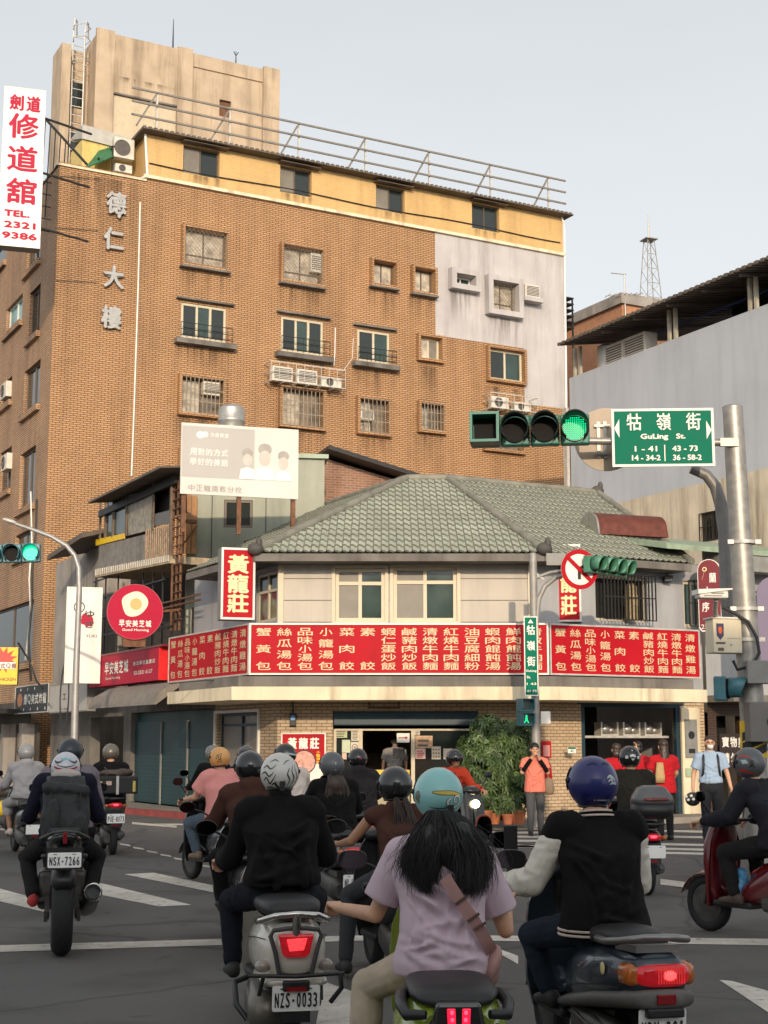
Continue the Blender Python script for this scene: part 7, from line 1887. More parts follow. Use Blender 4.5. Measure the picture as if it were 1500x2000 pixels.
def plate(parent, x, y, z, text, w=0.26, h=0.14, tilt=0.0, top=None, m=PLATEW):
    M = Matrix.Translation((x,y,z)) @ Matrix.Rotation(tilt,4,'X')
    q = MB(M); pts = []
    for cx, cz, a0 in ((w/2-0.012,h/2-0.012,0),(-w/2+0.012,h/2-0.012,90),(-w/2+0.012,-h/2+0.012,180),(w/2-0.012,-h/2+0.012,270)):
        for k in range(5): a = R(a0+22.5*k); pts.append((cx+0.012*math.cos(a), cz+0.012*math.sin(a)))
    q.prism(pts, 0, 0.004); p = part('licence_plate', q, m, parent)
    q = MB(M); n = max(1, len(text)); st = w*0.92/n
    for i, ch in enumerate(text):
        if ch == '-': q.box(-w*0.46+st*(i+0.3),-w*0.46+st*(i+0.7),-0.004,-0.001,-0.012-h*0.03,0.0-h*0.03)
        elif ch != ' ': put_char(q, ch, -w*0.46+st*(i+0.5), -h*(0.06 if not top else 0.14), st*(0.74 if ch not in '1IJ' else 0.4), h*(0.58 if not top else 0.52), -0.003, 0.06)
    part('lettering', q, BLACK, p)
    if top:
        q = MB(M); put_row(q, top, -w*0.22, w*0.22, h*0.33, h*0.19, -0.003, 0.02); part('lettering', q, BLACK, p)
    else:
        q = MB(M)
        for s in (-1,1): q.box(s*w*0.28-0.014,s*w*0.28+0.014,-0.003,-0.001,h*0.36,h*0.40)
        part('bolt_slot', q, BLACK, p)
    return p
def mirror(parent, base, c, rx, rz, yawd=0, m=PLB, round_=False):
    q = MB(); base, c = Vector(base), Vector(c)
    q.tube([base, base+(c-base)*0.5+V(0,0.02,0.02), c+V(0,0.015,0)],0.008,7); 
    M = Matrix.Translation(c) @ Matrix.Rotation(R(yawd),4,'Z')
    q2 = MB(M); rings = []
    for y, f in ((-0.004,0.96),(0.004,1.0),(0.02,0.8),(0.03,0.35)): rings.append([(x,y,z) for x,z in reversed(ring_sup(0,0,rx*f,rz*f,2.0 if round_ else 2.8,22))])
    q2.loft(rings); q.add(q2.v, q2.f)
    o = part('mirror', q, m, parent, 50)
    q3 = MB(M); q3.prism(ring_sup(0,0,rx*0.9,rz*0.9,2.0 if round_ else 2.8,22), -0.008, -0.005); part('mirror_glass', q3, MIRR, o)
    return o
def scooter(label, loc, rz, S, group=None):
    """S: body material and options; faces +y, seat centre at the origin, ground z=0"""
    o = thing('scooter', label, 'scooter', loc, rz, group)
    col = S['col']; sz = S.get('seat', 0.78); tail = S.get('tail', -0.86); wd = S.get('wd', 1.0); hi = S.get('hi', 0.0)
    rr = S.get('wheel', 0.235)
    wheel(o, tail+0.30, rr, 0.105); wheel(o, 0.68, rr, 0.095)
    if not S.get('norear'):
        q = MB(); q.loftY([(tail,0,sz-0.12+hi,0.035*wd,0.03),(tail+0.03,0,sz-0.13+hi,0.09*wd,0.07),(tail+0.14,0,sz-0.15+hi,0.135*wd,0.10),(tail+0.38,0,sz-0.19,0.17*wd,0.13),(tail+0.62,0,sz-0.22,0.175*wd,0.15),(-0.02,0,sz-0.28,0.15*wd,0.16),(0.10,0,sz-0.32,0.11*wd,0.14)],24,2.7); part('rear_body', q, col, o, 180)
    if not S.get('noseat'):
        q = MB(); q.loftY([(tail+0.10,0,sz+0.0+hi,0.06*wd,0.02),(tail+0.13,0,sz+0.005+hi,0.11*wd,0.045),(tail+0.34,0,sz+0.01,0.145*wd,0.055),(-0.25,0,sz-0.005,0.15*wd,0.055),(0.02,0,sz-0.02,0.12*wd,0.055),(0.12,0,sz-0.04,0.07*wd,0.04)],22,3.0); part('seat', q, S.get('seatm', SEATM), o, 180)
    q = MB(); q.box(-0.16,0.16,0.06,0.50,0.25,0.31); part('floorboard', q, PLB, o, bevel=0.02)
    q = MB(); q.loft([[(x*wd,y+0.05*(1-(x/0.21)**2),z) for x in (-w_,-w_*0.6,0,w_*0.6,w_)]+[(x*wd,y+0.03+0.05*(1-(x/0.21)**2),z) for x in (w_,w_*0.6,0,-w_*0.6,-w_)] for (z,y,w_) in ((0.24,0.52,0.15),(0.40,0.50,0.20),(0.62,0.48,0.215),(0.80,0.46,0.20),(0.93,0.44,0.15),(1.0,0.43,0.10))]); part('front_shield', q, S.get('front', col), o, 50)
    q = MB(); q.loftY([(0.32,0,1.0,0.08,0.03),(0.38,0,1.0,0.15,0.05),(0.46,0,1.0,0.14,0.065),(0.56,0,0.98,0.08,0.05)],18,2.4); part('handlebar_cover', q, S.get('front', col), o, 180)
    q = MB(); q.tube([(-0.35,0.36,1.0),(-0.15,0.41,1.0),(0.15,0.41,1.0),(0.35,0.36,1.0)],0.016,8); part('handlebar', q, PLB, o, 60)
    q = MB(); q.tube([(0,0.48,0.95),(0,0.66,0.30)],0.03,8)
    for s in (-1,1): q.tube([(s*0.07,0.62,0.45),(s*0.07,0.68,rr)],0.02,8)
    part('fork', q, ENG, o, 60)
    q = MB(); rings = []
    for i in range(9):
        a = R(20+i*17); rings.append([(x,0.68-(rr+0.035)*math.cos(a)*(-1),rr+(rr+0.035)*math.sin(a)-abs(x)*0.35) for x in (-0.07,-0.035,0,0.035,0.07)])
    q.loft(rings, cap=False, closed=False); fo = part('front_fender', q, S.get('front', col), o, 180); md = fo.modifiers.new('s','SOLIDIFY'); md.thickness = 0.008
    # engine, exhaust, rear mudguard
    q = MB(); q.loftY([(tail+0.16,-0.10,rr+0.02,0.05,0.07),(tail+0.24,-0.11,rr+0.03,0.065,0.11),(tail+0.55,-0.11,rr+0.05,0.06,0.10),(-0.05,-0.09,rr+0.08,0.06,0.09)],14,3); q.box(-0.10,0.06,tail+0.32,-0.08,rr+0.02,rr+0.2); part('engine', q, ENG, o, 50)
    q = MB(); q.tube([(0.10,tail+0.10,rr+0.08),(0.10,tail+0.12,rr+0.075),(0.105,tail+0.45,rr+0.02),(0.09,tail+0.62,rr-0.02)],[0.03,0.062,0.058,0.02],14); q.tube([(0.1,tail+0.06,rr+0.09),(0.1,tail+0.12,rr+0.08)],0.022,10); part('exhaust', q, S.get('exh', PLG), o, 50)
    pz = S.get('pz', 0.44); py = S.get('py', tail-0.03)
    q = MB(); q.loft([[(-0.07,tail+0.16,sz-0.2),(0.07,tail+0.16,sz-0.2),(0.07,tail+0.20,sz-0.2),(-0.07,tail+0.20,sz-0.2)],[(-0.085,py+0.012,pz+0.09),(0.085,py+0.012,pz+0.09),(0.085,py+0.03,pz+0.09),(-0.085,py+0.03,pz+0.09)],[(-0.08,py+0.012,pz-0.13),(0.08,py+0.012,pz-0.13),(0.08,py+0.03,pz-0.13),(-0.08,py+0.03,pz-0.13)]]); part('rear_mudguard', q, PLB, o, 40)
    if S.get('plate') is not None: plate(o, 0, py, pz, S['plate'], S.get('pw',0.26), S.get('ph',0.14), 0.1, S.get('ptop'))
    if S.get('light', 1):
        lz = S.get('lz', sz-0.13+hi)
        q = MB(); q.loftY([(tail-0.022,0,lz,0.05*wd,0.02),(tail-0.014,0,lz,0.085*wd,0.036),(tail+0.03,0,lz-0.005,0.105*wd,0.043)],20,2.6); part('tail_light', q, TAILR, o, 180)
        q = MB(); q.loftY([(tail-0.028,0,lz,0.02,0.008),(tail-0.020,0,lz,0.045*wd,0.014)],16,2.6); part('brake_glow', q, GLOWR, o, 180)
        for s in (-1,1):
            q = MB(); q.ell((s*0.135*wd,tail+0.035,lz-0.01),(0.035,0.03,0.028)); part('indicator', q, S.get('ind', AMBER), o, 180)
        q = MB(); q.box(-0.035,0.035,py-0.006,py+0.002,pz-0.115,pz-0.085); part('reflector', q, TAILD, o)
    if S.get('rail', 1):
        q = MB(); z = sz+0.0+hi
        q.tube([(-0.15*wd,tail+0.42,z-0.02),(-0.17*wd,tail+0.2,z),(-0.13*wd,tail-0.0,z+0.02),(-0.05,tail-0.05,z+0.025),(0.05,tail-0.05,z+0.025),(0.13*wd,tail,z+0.02),(0.17*wd,tail+0.2,z),(0.15*wd,tail+0.42,z-0.02)],0.014,8); part('grab_rail', q, S.get('railm', PLG), o, 60)
    for s in (-1,1): mirror(o, (s*0.20,0.42,1.02), (s*S.get('mx',0.34),0.44,S.get('mz',1.22)), 0.075, 0.048, -s*8, round_=S.get('rmir', False))
    if S.get('headlight'):
        q = MB(); q.ell((0,0.57,S.get('hlz',0.88)),(0.075,0.035,0.06)); part('headlight', q, HEADL, o, 180)
    return o
def org(px, Y, rz, back, z=0.5):         # origin of a machine whose tail (local y = back) shows at column px, depth Y
    x = gx(px, Y, z); h = V(-math.sin(R(rz)), math.cos(R(rz)), 0)
    return V(x, Y, 0) - h*back
def paint(name, col, rough=0.25, coat=0.6, var=0.06, metal=0.0): return mat(name, col, rough, metal, var=var, vs=4, coat=coat)
SILVER = paint('pearl_silver_paint', (0.62,0.575,0.50), 0.28, 0.5, 0.06, 0.12); LIME = paint('lime_paint', (0.27,0.36,0.04)); DBLUE = paint('slate_blue_paint', (0.030,0.042,0.058), 0.3, 0.5, 0.12, 0.2); REDP = paint('red_paint', (0.12,0.005,0.008)); BLKP = paint('gloss_black_paint', (0.012,0.012,0.013)); GREYPT = paint('dark_grey_paint', (0.05,0.05,0.052)); WHITEP = paint('white_paint_gloss', (0.55,0.53,0.50))
HTURQ = paint('turquoise_shell', (0.25,0.54,0.53), 0.3, 0.4, 0.07); HBLUE = paint('blue_shell', (0.012,0.016,0.12), 0.35, 0.3, 0.1); HBLK = paint('black_shell', (0.012,0.012,0.013), 0.2, 0.6); HGREY = paint('grey_shell', (0.10,0.105,0.11), 0.35, 0.2); HSIL = paint('silver_white_shell', (0.62,0.60,0.56), 0.35, 0.4, 0.12); HORG = paint('orange_shell', (0.66,0.33,0.10), 0.4, 0.3, 0.08); HLG = paint('light_grey_shell', (0.22,0.225,0.23), 0.35, 0.3); HPAT = paint('white_pattern_shell', (0.55,0.56,0.60), 0.35, 0.3); HMET = paint('bronze_grey_shell', (0.09,0.08,0.065), 0.3, 0.5)
INK = mat('ink_dark', (0.035,0.033,0.032), 0.4, var=0.2)
def rel(loc, rz): return loc, R(rz)

# === silver retro scooter NZS-0033 and its rider
rz = 10.5; L = org(577, 8.35, rz, -0.86, 0.5)
vs_ = scooter('pearl silver retro scooter with chrome rail and glowing red lamp, plate NZS-0033', L, R(rz), dict(col=SILVER, norear=1, noseat=1, rail=0, light=0, plate='NZS-0033', pz=0.315, py=-0.90, pw=0.262, ph=0.138, wheel=0.225, mx=0.42, mz=1.16, rmir=True, exh=CHROME))
q = MB(); q.loftY([(-0.875,0,0.545,0.05,0.05),(-0.865,0,0.545,0.12,0.10),(-0.80,0,0.545,0.165,0.145),(-0.68,0,0.54,0.195,0.172),(-0.5,0,0.535,0.21,0.185),(-0.28,0,0.52,0.205,0.185),(-0.05,0,0.48,0.18,0.16),(0.08,0,0.44,0.12,0.12)],36,2.5); part('rear_body', q, SILVER, vs_, 180)
q = MB(); q.loftY([(-0.80,0,0.765,0.07,0.02),(-0.77,0,0.765,0.14,0.05),(-0.6,0,0.775,0.175,0.058),(-0.3,0,0.765,0.18,0.06),(-0.05,0,0.745,0.14,0.055),(0.1,0,0.73,0.08,0.04)],26,2.8); part('seat', q, SEATM, vs_, 180)
q = MB(); q.tube([(-0.16,-0.55,0.70),(-0.195,-0.70,0.705),(-0.185,-0.83,0.725),(-0.12,-0.90,0.755),(0,-0.915,0.765),(0.12,-0.90,0.755),(0.185,-0.83,0.725),(0.195,-0.70,0.705),(0.16,-0.55,0.70)],0.017,12); q.tube([(0,-0.915,0.765),(0,-0.90,0.70),(0,-0.875,0.66)],[0.022,0.026,0.034],10); part('grab_rail', q, CHROME, vs_, 60)
q = MB(); q.prism([(-0.10,0.655),(0.10,0.655),(0.075,0.545),(0.05,0.53),(-0.05,0.53),(-0.075,0.545)],-0.905,-0.85); part('tail_light', q, TAILR, vs_, bevel=0.012)
q = MB(); q.prism([(-0.055,0.63),(0.06,0.635),(0.04,0.57),(-0.04,0.565)],-0.911,-0.9065); part('brake_glow', q, mat('brake_glow', (1.0,0.05,0.06), 0.2, var=0.6, vs=60, emit=0.75), vs_, bevel=0.003)
q = MB(); q.tube([(-0.09,-0.87,0.44),(-0.115,-0.885,0.56),(-0.142,-0.875,0.645),(-0.125,-0.88,0.675),(-0.05,-0.89,0.685),(0.05,-0.89,0.685),(0.125,-0.88,0.675),(0.142,-0.875,0.645),(0.115,-0.885,0.56),(0.09,-0.87,0.44)],0.013,8); part('lamp_trim', q, PLG, vs_, 60)
for s in (-1,1):
    q = MB(); q.ell((s*0.175,-0.80,0.475),(0.045,0.04,0.035)); part('indicator', q, CLEARL, vs_, 180)
q = MB(); q.tube([(-0.26,-0.86,0.435),(0,-0.935,0.435),(0.27,-0.86,0.435)],0.011,8); q.tube([(0.25,-0.87,0.435),(0.255,-0.88,0.36),(0.2,-0.84,0.28)],0.014,8); q.tube([(-0.18,-0.9,0.435),(-0.20,-0.86,0.33)],0.012,8); part('rear_bumper_bar', q, PLB, vs_, 60)
q = MB(); q.loftY([(-0.89,0,0.395,0.14,0.02),(-0.86,0,0.395,0.18,0.03),(-0.5,0,0.40,0.20,0.035)],20,2.8); part('tail_panel', q, SILVER, vs_, 180)
q = MB(); q.box(-0.075,0.075,-0.915,-0.86,0.352,0.41); part('plate_lamp', q, PLB, vs_, bevel=0.01)
q = MB(); q.box(-0.055,0.055,-0.926,-0.916,0.355,0.378); part('reflector', q, TAILD, vs_)
q = MB(); q.tube([(-0.22,-0.35,0.35),(-0.30,-0.45,0.34),(-0.30,-0.6,0.24),(-0.25,-0.68,0.18),(-0.18,-0.5,0.18)],0.017,8); part('crash_bar', q, PLB, vs_, 60)
q = MB(); q.loftY([(-0.8,-0.14,0.22,0.07,0.07),(-0.72,-0.15,0.22,0.10,0.10),(-0.4,-0.14,0.24,0.10,0.12),(-0.1,-0.1,0.28,0.07,0.09)],18,2.8); part('engine_cover', q, mat('engine_grey', (0.15,0.135,0.115), 0.35, 0.5, var=0.25), vs_, 180)
J = seated(1.0, 0.05, 0.785, 0.27, {'L':(-0.33,0.34,0.96),'R':(0.32,0.34,0.98)}); J['elL'] = V(-0.29,0.03,1.0); J['elR'] = V(0.295,0.03,1.01); J['anL'] = V(-0.26,0.16,0.36); J['knL'] = V(-0.27,0.24,0.72)
p = figure('rider in plain black sweatshirt and silver flame helmet on the pearl silver scooter', L, R(rz), J, 1.03, BLACKC, pants=mat('ink_trousers', (0.010,0.011,0.018), 0.9, bump=0.3, bs=200, spec=0.2), bulk=1.1, hem=0.02, vox=0.010, wr=0.008, creases=drape(J, 1.1, 5, 30, 0.015, 0.020))
q = MB(); nk = J['neck']; q.loftZ([(nk.z-0.03,nk.x,nk.y-0.005,0.085,0.082,2),(nk.z+0.03,nk.x,nk.y,0.072,0.072,2),(nk.z+0.055,nk.x,nk.y+0.004,0.070,0.071,2),(nk.z+0.05,nk.x,nk.y+0.004,0.060,0.061,2)],22); part('collar', q, BLACKC, p, 180)
fl = []
for pts in ([(-62,18,1.2),(-48,26,2.2),(-30,18,1.6),(-14,30,0.8)],[(-66,2,1),(-50,8,2.4),(-34,-2,2),(-20,10,0.8)],[(-58,-16,1),(-44,-6,2.0),(-36,-22,2.2),(-22,-10,1.4),(-14,4,0.6)],[(-30,-28,1),(-18,-20,2.2),(-8,-32,2.0)],[(-12,-14,1),(-16,-26,2.4),(0,-34,2.0),(16,-26,2.2),(12,-12,1)],[(24,-30,1),(30,-12,2.2),(22,4,2.0),(30,20,0.8)],[(40,-26,1),(46,-8,2.4),(38,10,1.6),(44,26,0.7)],[(58,-22,1),(62,-4,2),(54,14,1.4),(58,30,0.6)],[(-40,38,0.8),(-22,46,1.6),(-6,40,0.8)],[(10,30,0.6),(22,40,1.5),(40,44,0.7)]):
    fl.append(('rib', wavy(pts), 0))
fl2 = [('fill', [(-60,-34),(-40,-30),(-20,-38),(0,-36),(20,-38),(40,-30),(60,-34),(62,-48),(0,-50),(-62,-48)], 1)]  # grey decal band round the lower part of the helmet
helmet(p, J['head'], HSIL, 0.93, R(-4), R(4), dec=[('flame_decal', INK, fl), ('lower_band', mat('grey_band', (0.16,0.15,0.13), 0.4, var=0.4, vs=12), fl2)])
q = MB(); q.box(-0.014,0.014,J['head'].y-0.178,J['head'].y-0.15,J['head'].z-0.085,J['head'].z-0.03); part('strap_clip', q, PLB, p)

q = MB()
for s in (-1,1): q.tube([(s*0.166,-0.80,0.62),(s*0.20,-0.66,0.615),(s*0.213,-0.5,0.60),(s*0.208,-0.28,0.57)],0.003,5)
part('panel_seam', q, BLACK, vs_)
q = MB(); q.tube([(0.13,-0.70,0.22),(0.14,-0.62,0.28),(0.12,-0.45,0.34)],0.009,6); q.tube([(-0.17,-0.62,0.33),(-0.2,-0.5,0.30),(-0.16,-0.3,0.34)],0.008,6); q.tube([(0.15,-0.86,0.30),(0.17,-0.7,0.40)],0.007,6); part('cables', q, BLACK, vs_, 60)
q = MB(); q.tube([(0.15,-0.62,0.24),(0.15,-0.60,0.24),(0.15,-0.44,0.42),(0.15,-0.42,0.43)],[0.03,0.035,0.035,0.02],12); part('shock_absorber', q, ENG, vs_, 50)
# === lime green scooter and the woman in lilac
rz = 2.5; L = org(893, 6.2, rz, -0.86, 0.55)
gs = scooter('black and lime green sport scooter with two upright red tail lamps', L, R(rz), dict(col=PLB, norear=1, noseat=1, rail=0, light=0, mx=0.40, mz=1.12, pz=0.3, front=LIME))
q = MB(); q.loftY([(-0.88,0,0.545,0.10,0.05),(-0.86,0,0.53,0.14,0.09),(-0.75,0,0.515,0.18,0.115),(-0.5,0,0.50,0.205,0.13),(-0.2,0,0.47,0.20,0.14),(0.05,0,0.43,0.15,0.13)],30,3.0); part('rear_body', q, PLB, gs, 180)
q = MB()
for s in (-1,1):
    q.loft([[(s*x,y,z) for x,z in ((0.09+a,0.645-b),(0.175+a*1.2,0.615-b),(0.225+a*0.6,0.52-b*1.2),(0.23+a*0.5,0.42-b*1.2),(0.19+a*0.5,0.43-b),(0.09+a,0.61-b))][::s] for y,a,b in ((-0.87,-0.05,0.015),(-0.78,0.0,0.0),(-0.5,0.02,-0.01),(-0.15,0.0,0.03),(0.0,-0.05,0.08))])
part('side_panel', q, LIME, gs, 45)
q = MB()
put_char(q, 'ɛɿǝ' if False else 'GT', 0, 0, 0.10, 0.05, 0, 0.04, 0.3)
Mq = Matrix.Translation((-0.258,-0.60,0.48)) @ Matrix.Rotation(R(-78),4,'Z'); q2 = MB(Mq); q2.add(q.v, q.f); part('lettering', q2, PLB, gs)
q = MB(); q.loftY([(-0.86,0,0.645,0.08,0.015),(-0.83,0,0.655,0.15,0.03),(-0.72,0,0.665,0.185,0.04),(-0.4,0,0.655,0.19,0.05),(-0.1,0,0.64,0.15,0.055),(0.1,0,0.63,0.08,0.04)],28,3.0); part('seat', q, SEATM, gs, 180)
for s in (-1,1): q = MB(); q.tube([(s*0.17,-0.45,0.63),(s*0.215,-0.6,0.64),(s*0.225,-0.75,0.63),(s*0.205,-0.87,0.605),(s*0.13,-0.90,0.61)],[0.022,0.026,0.026,0.024,0.018],10); part('grab_rail', q, PLB, gs, 60)
q = MB(); q.prism([(-0.09,0.66),(0.09,0.66),(0.13,0.46),(0.09,0.32),(-0.09,0.32),(-0.13,0.46)],-0.935,-0.80); part('tail_housing', q, BLKP, gs, bevel=0.015)
for s in (-1,1):
    q = MB(); q.prism([(s*0.014,0.64),(s*0.048,0.64),(s*0.036,0.38),(s*0.008,0.38)],-0.944,-0.9355); part('tail_light', q, mat('led_red', (0.8,0.01,0.04), 0.2, var=0.4, vs=60, emit=1.0), gs, bevel=0.004)
    q = MB()
    for k in range(9): q.ell((s*(0.028-0.0012*k),-0.946,0.625-0.028*k),(0.008,0.004,0.009),8,6)
    part('led_row', q, GLOWR, gs, 60)
    q = MB(); q.ell((s*0.165,-0.84,0.52),(0.03,0.035,0.045)); part('indicator', q, PLB, gs, 180)
J = seated(1.08, 0.05, 0.675, 0.22, {'L':(-0.47,0.33,0.90),'R':(0.36,0.34,0.94)}, {'L':((-0.33,0.15,0.56),(-0.36,0.08,0.10)),'R':None})
J['elL'] = V(-0.30,0.02,0.90); J['elR'] = V(0.31,0.0,0.83); J['shL'] = V(-0.170,-0.03,1.20); J['shR'] = V(0.170,-0.03,1.20)
p = figure('woman in loose lilac T-shirt and turquoise helmet with long black hair on the lime scooter', L, R(rz), J, 0.98, LILAC, 'short', None, KHAKI, 'knee', bulk=1.06, hem=-0.06, vox=0.009, wr=0.007, fine=True, hemw=1.06, slen=0.78, creases=drape(J, 1.06, 11, 34, 0.013, 0.016), ext={'L':V(-0.25,0.9,0.1),'R':V(0.2,0.9,0.1)}, curl=0.9)
H = J['head']
wv = [('rib', wavy([(22,-2,2.2),(14,-10,2.6),(22,-20,2.8),(38,-22,2.6),(50,-12,2.6),(46,0,2.4),(34,0,2.0),(32,-9,1.8),(39,-11,1.2)]), 1)]
wv2 = [('rib', wavy([(22,-2,3.2),(14,-10,3.7),(22,-20,4.0),(38,-22,3.8),(50,-12,3.8),(46,0,3.6),(34,0,3.2),(32,-9,2.8),(39,-11,2.0)]), 0), ('rib', wavy([(-22,10,2.0),(0,9,4.4),(28,8,4.6),(56,2,2.2)]), 0), ('rib', wavy([(-30,-22,0.6),(-8,-24,1.1),(14,-23,0.8)]), 0)]
bd = [('rib', wavy([(-20,10,1.0),(0,9,3.2),(28,8,3.4),(54,2,1.0)]), 1)]
helmet(p, H, HTURQ, 0.92, R(2), R(3), low=-0.80, dec=[('wave_outline', INK, wv2), ('wave_decal', mat('decal_white', (0.66,0.68,0.62), 0.4), wv), ('surfboard_decal', mat('decal_yellow', (0.70,0.48,0.06), 0.4), bd), ('worn_patch', mat('decal_brown', (0.16,0.17,0.12), 0.5, var=0.5, vs=60), [('fill', [(-72,8),(-60,12),(-54,2),(-58,-14),(-68,-16),(-76,-4)], 0)]), ('small_marks', INK, [('fill',[(-34,-34),(-30,-34),(-30,-38),(-34,-38)],0),('fill',[(-26,-33),(-18,-32),(-18,-36),(-26,-37)],0)])])
q = MB(); q.box(H.x+0.035,H.x+0.06,H.y-0.158,H.y-0.138,H.z-0.075,H.z-0.03); part('strap_clip', q, PLB, p)
hz = H.z
by = J['neck'].y-0.14
hair(p, 'hair', HAIRB, [
    ([(-0.045,by+0.04,hz-0.060),(-0.086,by-0.045,hz-0.160),(-0.113,by-0.075,hz-0.278),(-0.090,by-0.10,hz-0.404)], 1.0),
    ([(-0.018,by+0.02,hz-0.060),(-0.041,by-0.06,hz-0.177),(-0.077,by-0.085,hz-0.303),(-0.068,by-0.105,hz-0.412)], 1.0),
    ([(0.018,by+0.02,hz-0.060),(0.068,by-0.06,hz-0.160),(0.099,by-0.085,hz-0.278),(0.090,by-0.11,hz-0.421)], 1.0),
    ([(0.045,by+0.04,hz-0.060),(0.117,by-0.04,hz-0.160),(0.149,by-0.06,hz-0.286),(0.113,by-0.10,hz-0.429)], 1.2),
    ([(0.063,by+0.06,hz-0.070),(0.153,by+0.0,hz-0.177),(0.184,by-0.04,hz-0.303),(0.153,by-0.08,hz-0.429)], 0.6),
    ([(-0.054,by+0.05,hz-0.070),(-0.126,by-0.02,hz-0.186),(-0.158,by-0.04,hz-0.286),(-0.167,by-0.07,hz-0.362)], 0.35),
    ], 760, 0.024, 0.0022, 3, [(V(0.000,by+0.04,hz-0.152),(0.110,0.075,0.085)),(V(-0.063,by-0.03,hz-0.228),(0.075,0.058,0.12)),(V(0.081,by-0.03,hz-0.228),(0.095,0.058,0.13)),(V(-0.068,by-0.062,hz-0.320),(0.055,0.032,0.09)),(V(0.104,by-0.062,hz-0.328),(0.06,0.032,0.10)),(V(-0.077,by-0.075,hz-0.370),(0.03,0.02,0.06)),(V(0.108,by-0.078,hz-0.379),(0.035,0.02,0.06))])
hair(p, 'loose_hair', HAIRB, [([(0.072,by+0.04,hz-0.080),(0.171,by-0.02,hz-0.169),(0.221,by-0.06,hz-0.270),(0.225,by-0.1,hz-0.337)],1.0),([(-0.063,by+0.04,hz-0.100),(-0.153,by-0.05,hz-0.219),(-0.198,by-0.08,hz-0.303),(-0.180,by-0.1,hz-0.370)],1.0)], 60, 0.032, 0.0011, 8)
bgt = thing('crossbody_bag', 'dusty pink crossbody bag with buckled strap across the lilac T-shirt', 'bag', L, R(rz))
BAGP = mat('dusty_pink_leather', (0.36,0.20,0.18), 0.55, var=0.12, bump=0.15, bs=60)
q = MB(); sp = [(0.0,-0.325,1.10),(0.065,-0.335,1.00),(0.13,-0.335,0.91),(0.18,-0.315,0.83),(0.215,-0.275,0.77)]
q.loft([[ (x-0.024,y-0.006,z-0.016),(x+0.020,y-0.004,z+0.018),(x+0.020,y+0.004,z+0.018),(x-0.024,y+0.002,z-0.016)] for x,y,z in sp]); part('strap', q, BAGP, bgt, 60)
q = MB(); q.bar((0.045,-0.344,0.985),(0.095,-0.344,1.02),0.008,0.012); q.bar((0.10,-0.346,0.91),(0.15,-0.344,0.945),0.008,0.012); q.bar((0.13,-0.343,0.875),(0.18,-0.338,0.905),0.008,0.012); part('buckle', q, mat('strap_dark', (0.10,0.055,0.05), 0.4), bgt)
q = MB(); q.ell((0.215,-0.22,0.70),(0.038,0.09,0.10),rot=Matrix.Rotation(R(20),3,'Y')); q.ell((0.225,-0.17,0.66),(0.035,0.08,0.05)); organic('pouch', q, BAGP, bgt, 0.01, 4, 0.006, 14)

# === dark blue scooter YDM-291 and the rider in the varsity jacket
rz = 13; L = org(1287, 7.2, rz, -0.86, 0.55)
bs_ = scooter('old slate blue scooter with wide red and amber tail lamp, plate YDM-291', L, R(rz), dict(col=DBLUE, norear=1, rail=0, light=0, plate='YDM-291', ptop='高雄市', pz=0.385, py=-0.89, pw=0.24, ph=0.148, mx=0.36, mz=1.16, seat=0.735, wheel=0.225, m=0))
q = MB(); q.loftY([(-0.90,0.01,0.615,0.09,0.05),(-0.87,0.0,0.60,0.135,0.105),(-0.76,0,0.575,0.17,0.14),(-0.5,0,0.545,0.20,0.17),(-0.2,0,0.51,0.195,0.17),(0.05,0,0.46,0.14,0.14)],32,2.7); part('rear_body', q, DBLUE, bs_, 180)
q = MB(); q.loftY([(-0.925,0.02,0.61,0.08,0.03),(-0.915,0.015,0.61,0.115,0.05),(-0.86,0.01,0.61,0.15,0.06),(-0.77,0,0.61,0.17,0.055)],28,3.2); part('tail_light', q, TAILR, bs_, 180)
q = MB()
for k in range(11): q.box(-0.03+k*0.013,-0.026+k*0.013,-0.93,-0.915,0.575,0.65)
part('lens_rib', q, mat('lens_rib', (0.55,0.03,0.03), 0.15, emit=0.5, coat=0.5), bs_)
for s in (-1,1):
    q = MB(); q.loftY([(-0.885,s*0.12+0.01,0.608,0.03,0.032),(-0.865,s*0.13+0.01,0.608,0.042,0.05),(-0.80,s*0.145+0.005,0.61,0.042,0.054)],18,2.8); part('indicator', q, AMBER, bs_, 180)
q = MB(); q.ell((0.03,-0.926,0.612),(0.035,0.006,0.024)); part('brake_glow', q, mat('brake_glow_soft', (1.0,0.06,0.06), 0.2, var=0.4, vs=50, emit=1.6), bs_, 60)
q = MB(); q.loftY([(-0.935,0,0.51,0.10,0.035),(-0.92,0,0.505,0.15,0.045),(-0.82,0,0.495,0.19,0.05),(-0.5,0,0.45,0.225,0.05),(-0.1,0,0.38,0.21,0.04),(0.1,0,0.34,0.17,0.03)],28,3.0); part('lower_bumper', q, mat('faded_grey_plastic', (0.12,0.113,0.105), 0.55, var=0.15), bs_, 180)
q = MB(); q.box(-0.045,0.05,-0.948,-0.934,0.485,0.53); part('reflector', q, TAILD, bs_, bevel=0.003)
q = MB(); q.box(-0.09,0.10,-0.93,-0.85,0.42,0.465); part('plate_lamp', q, PLB, bs_, bevel=0.01)
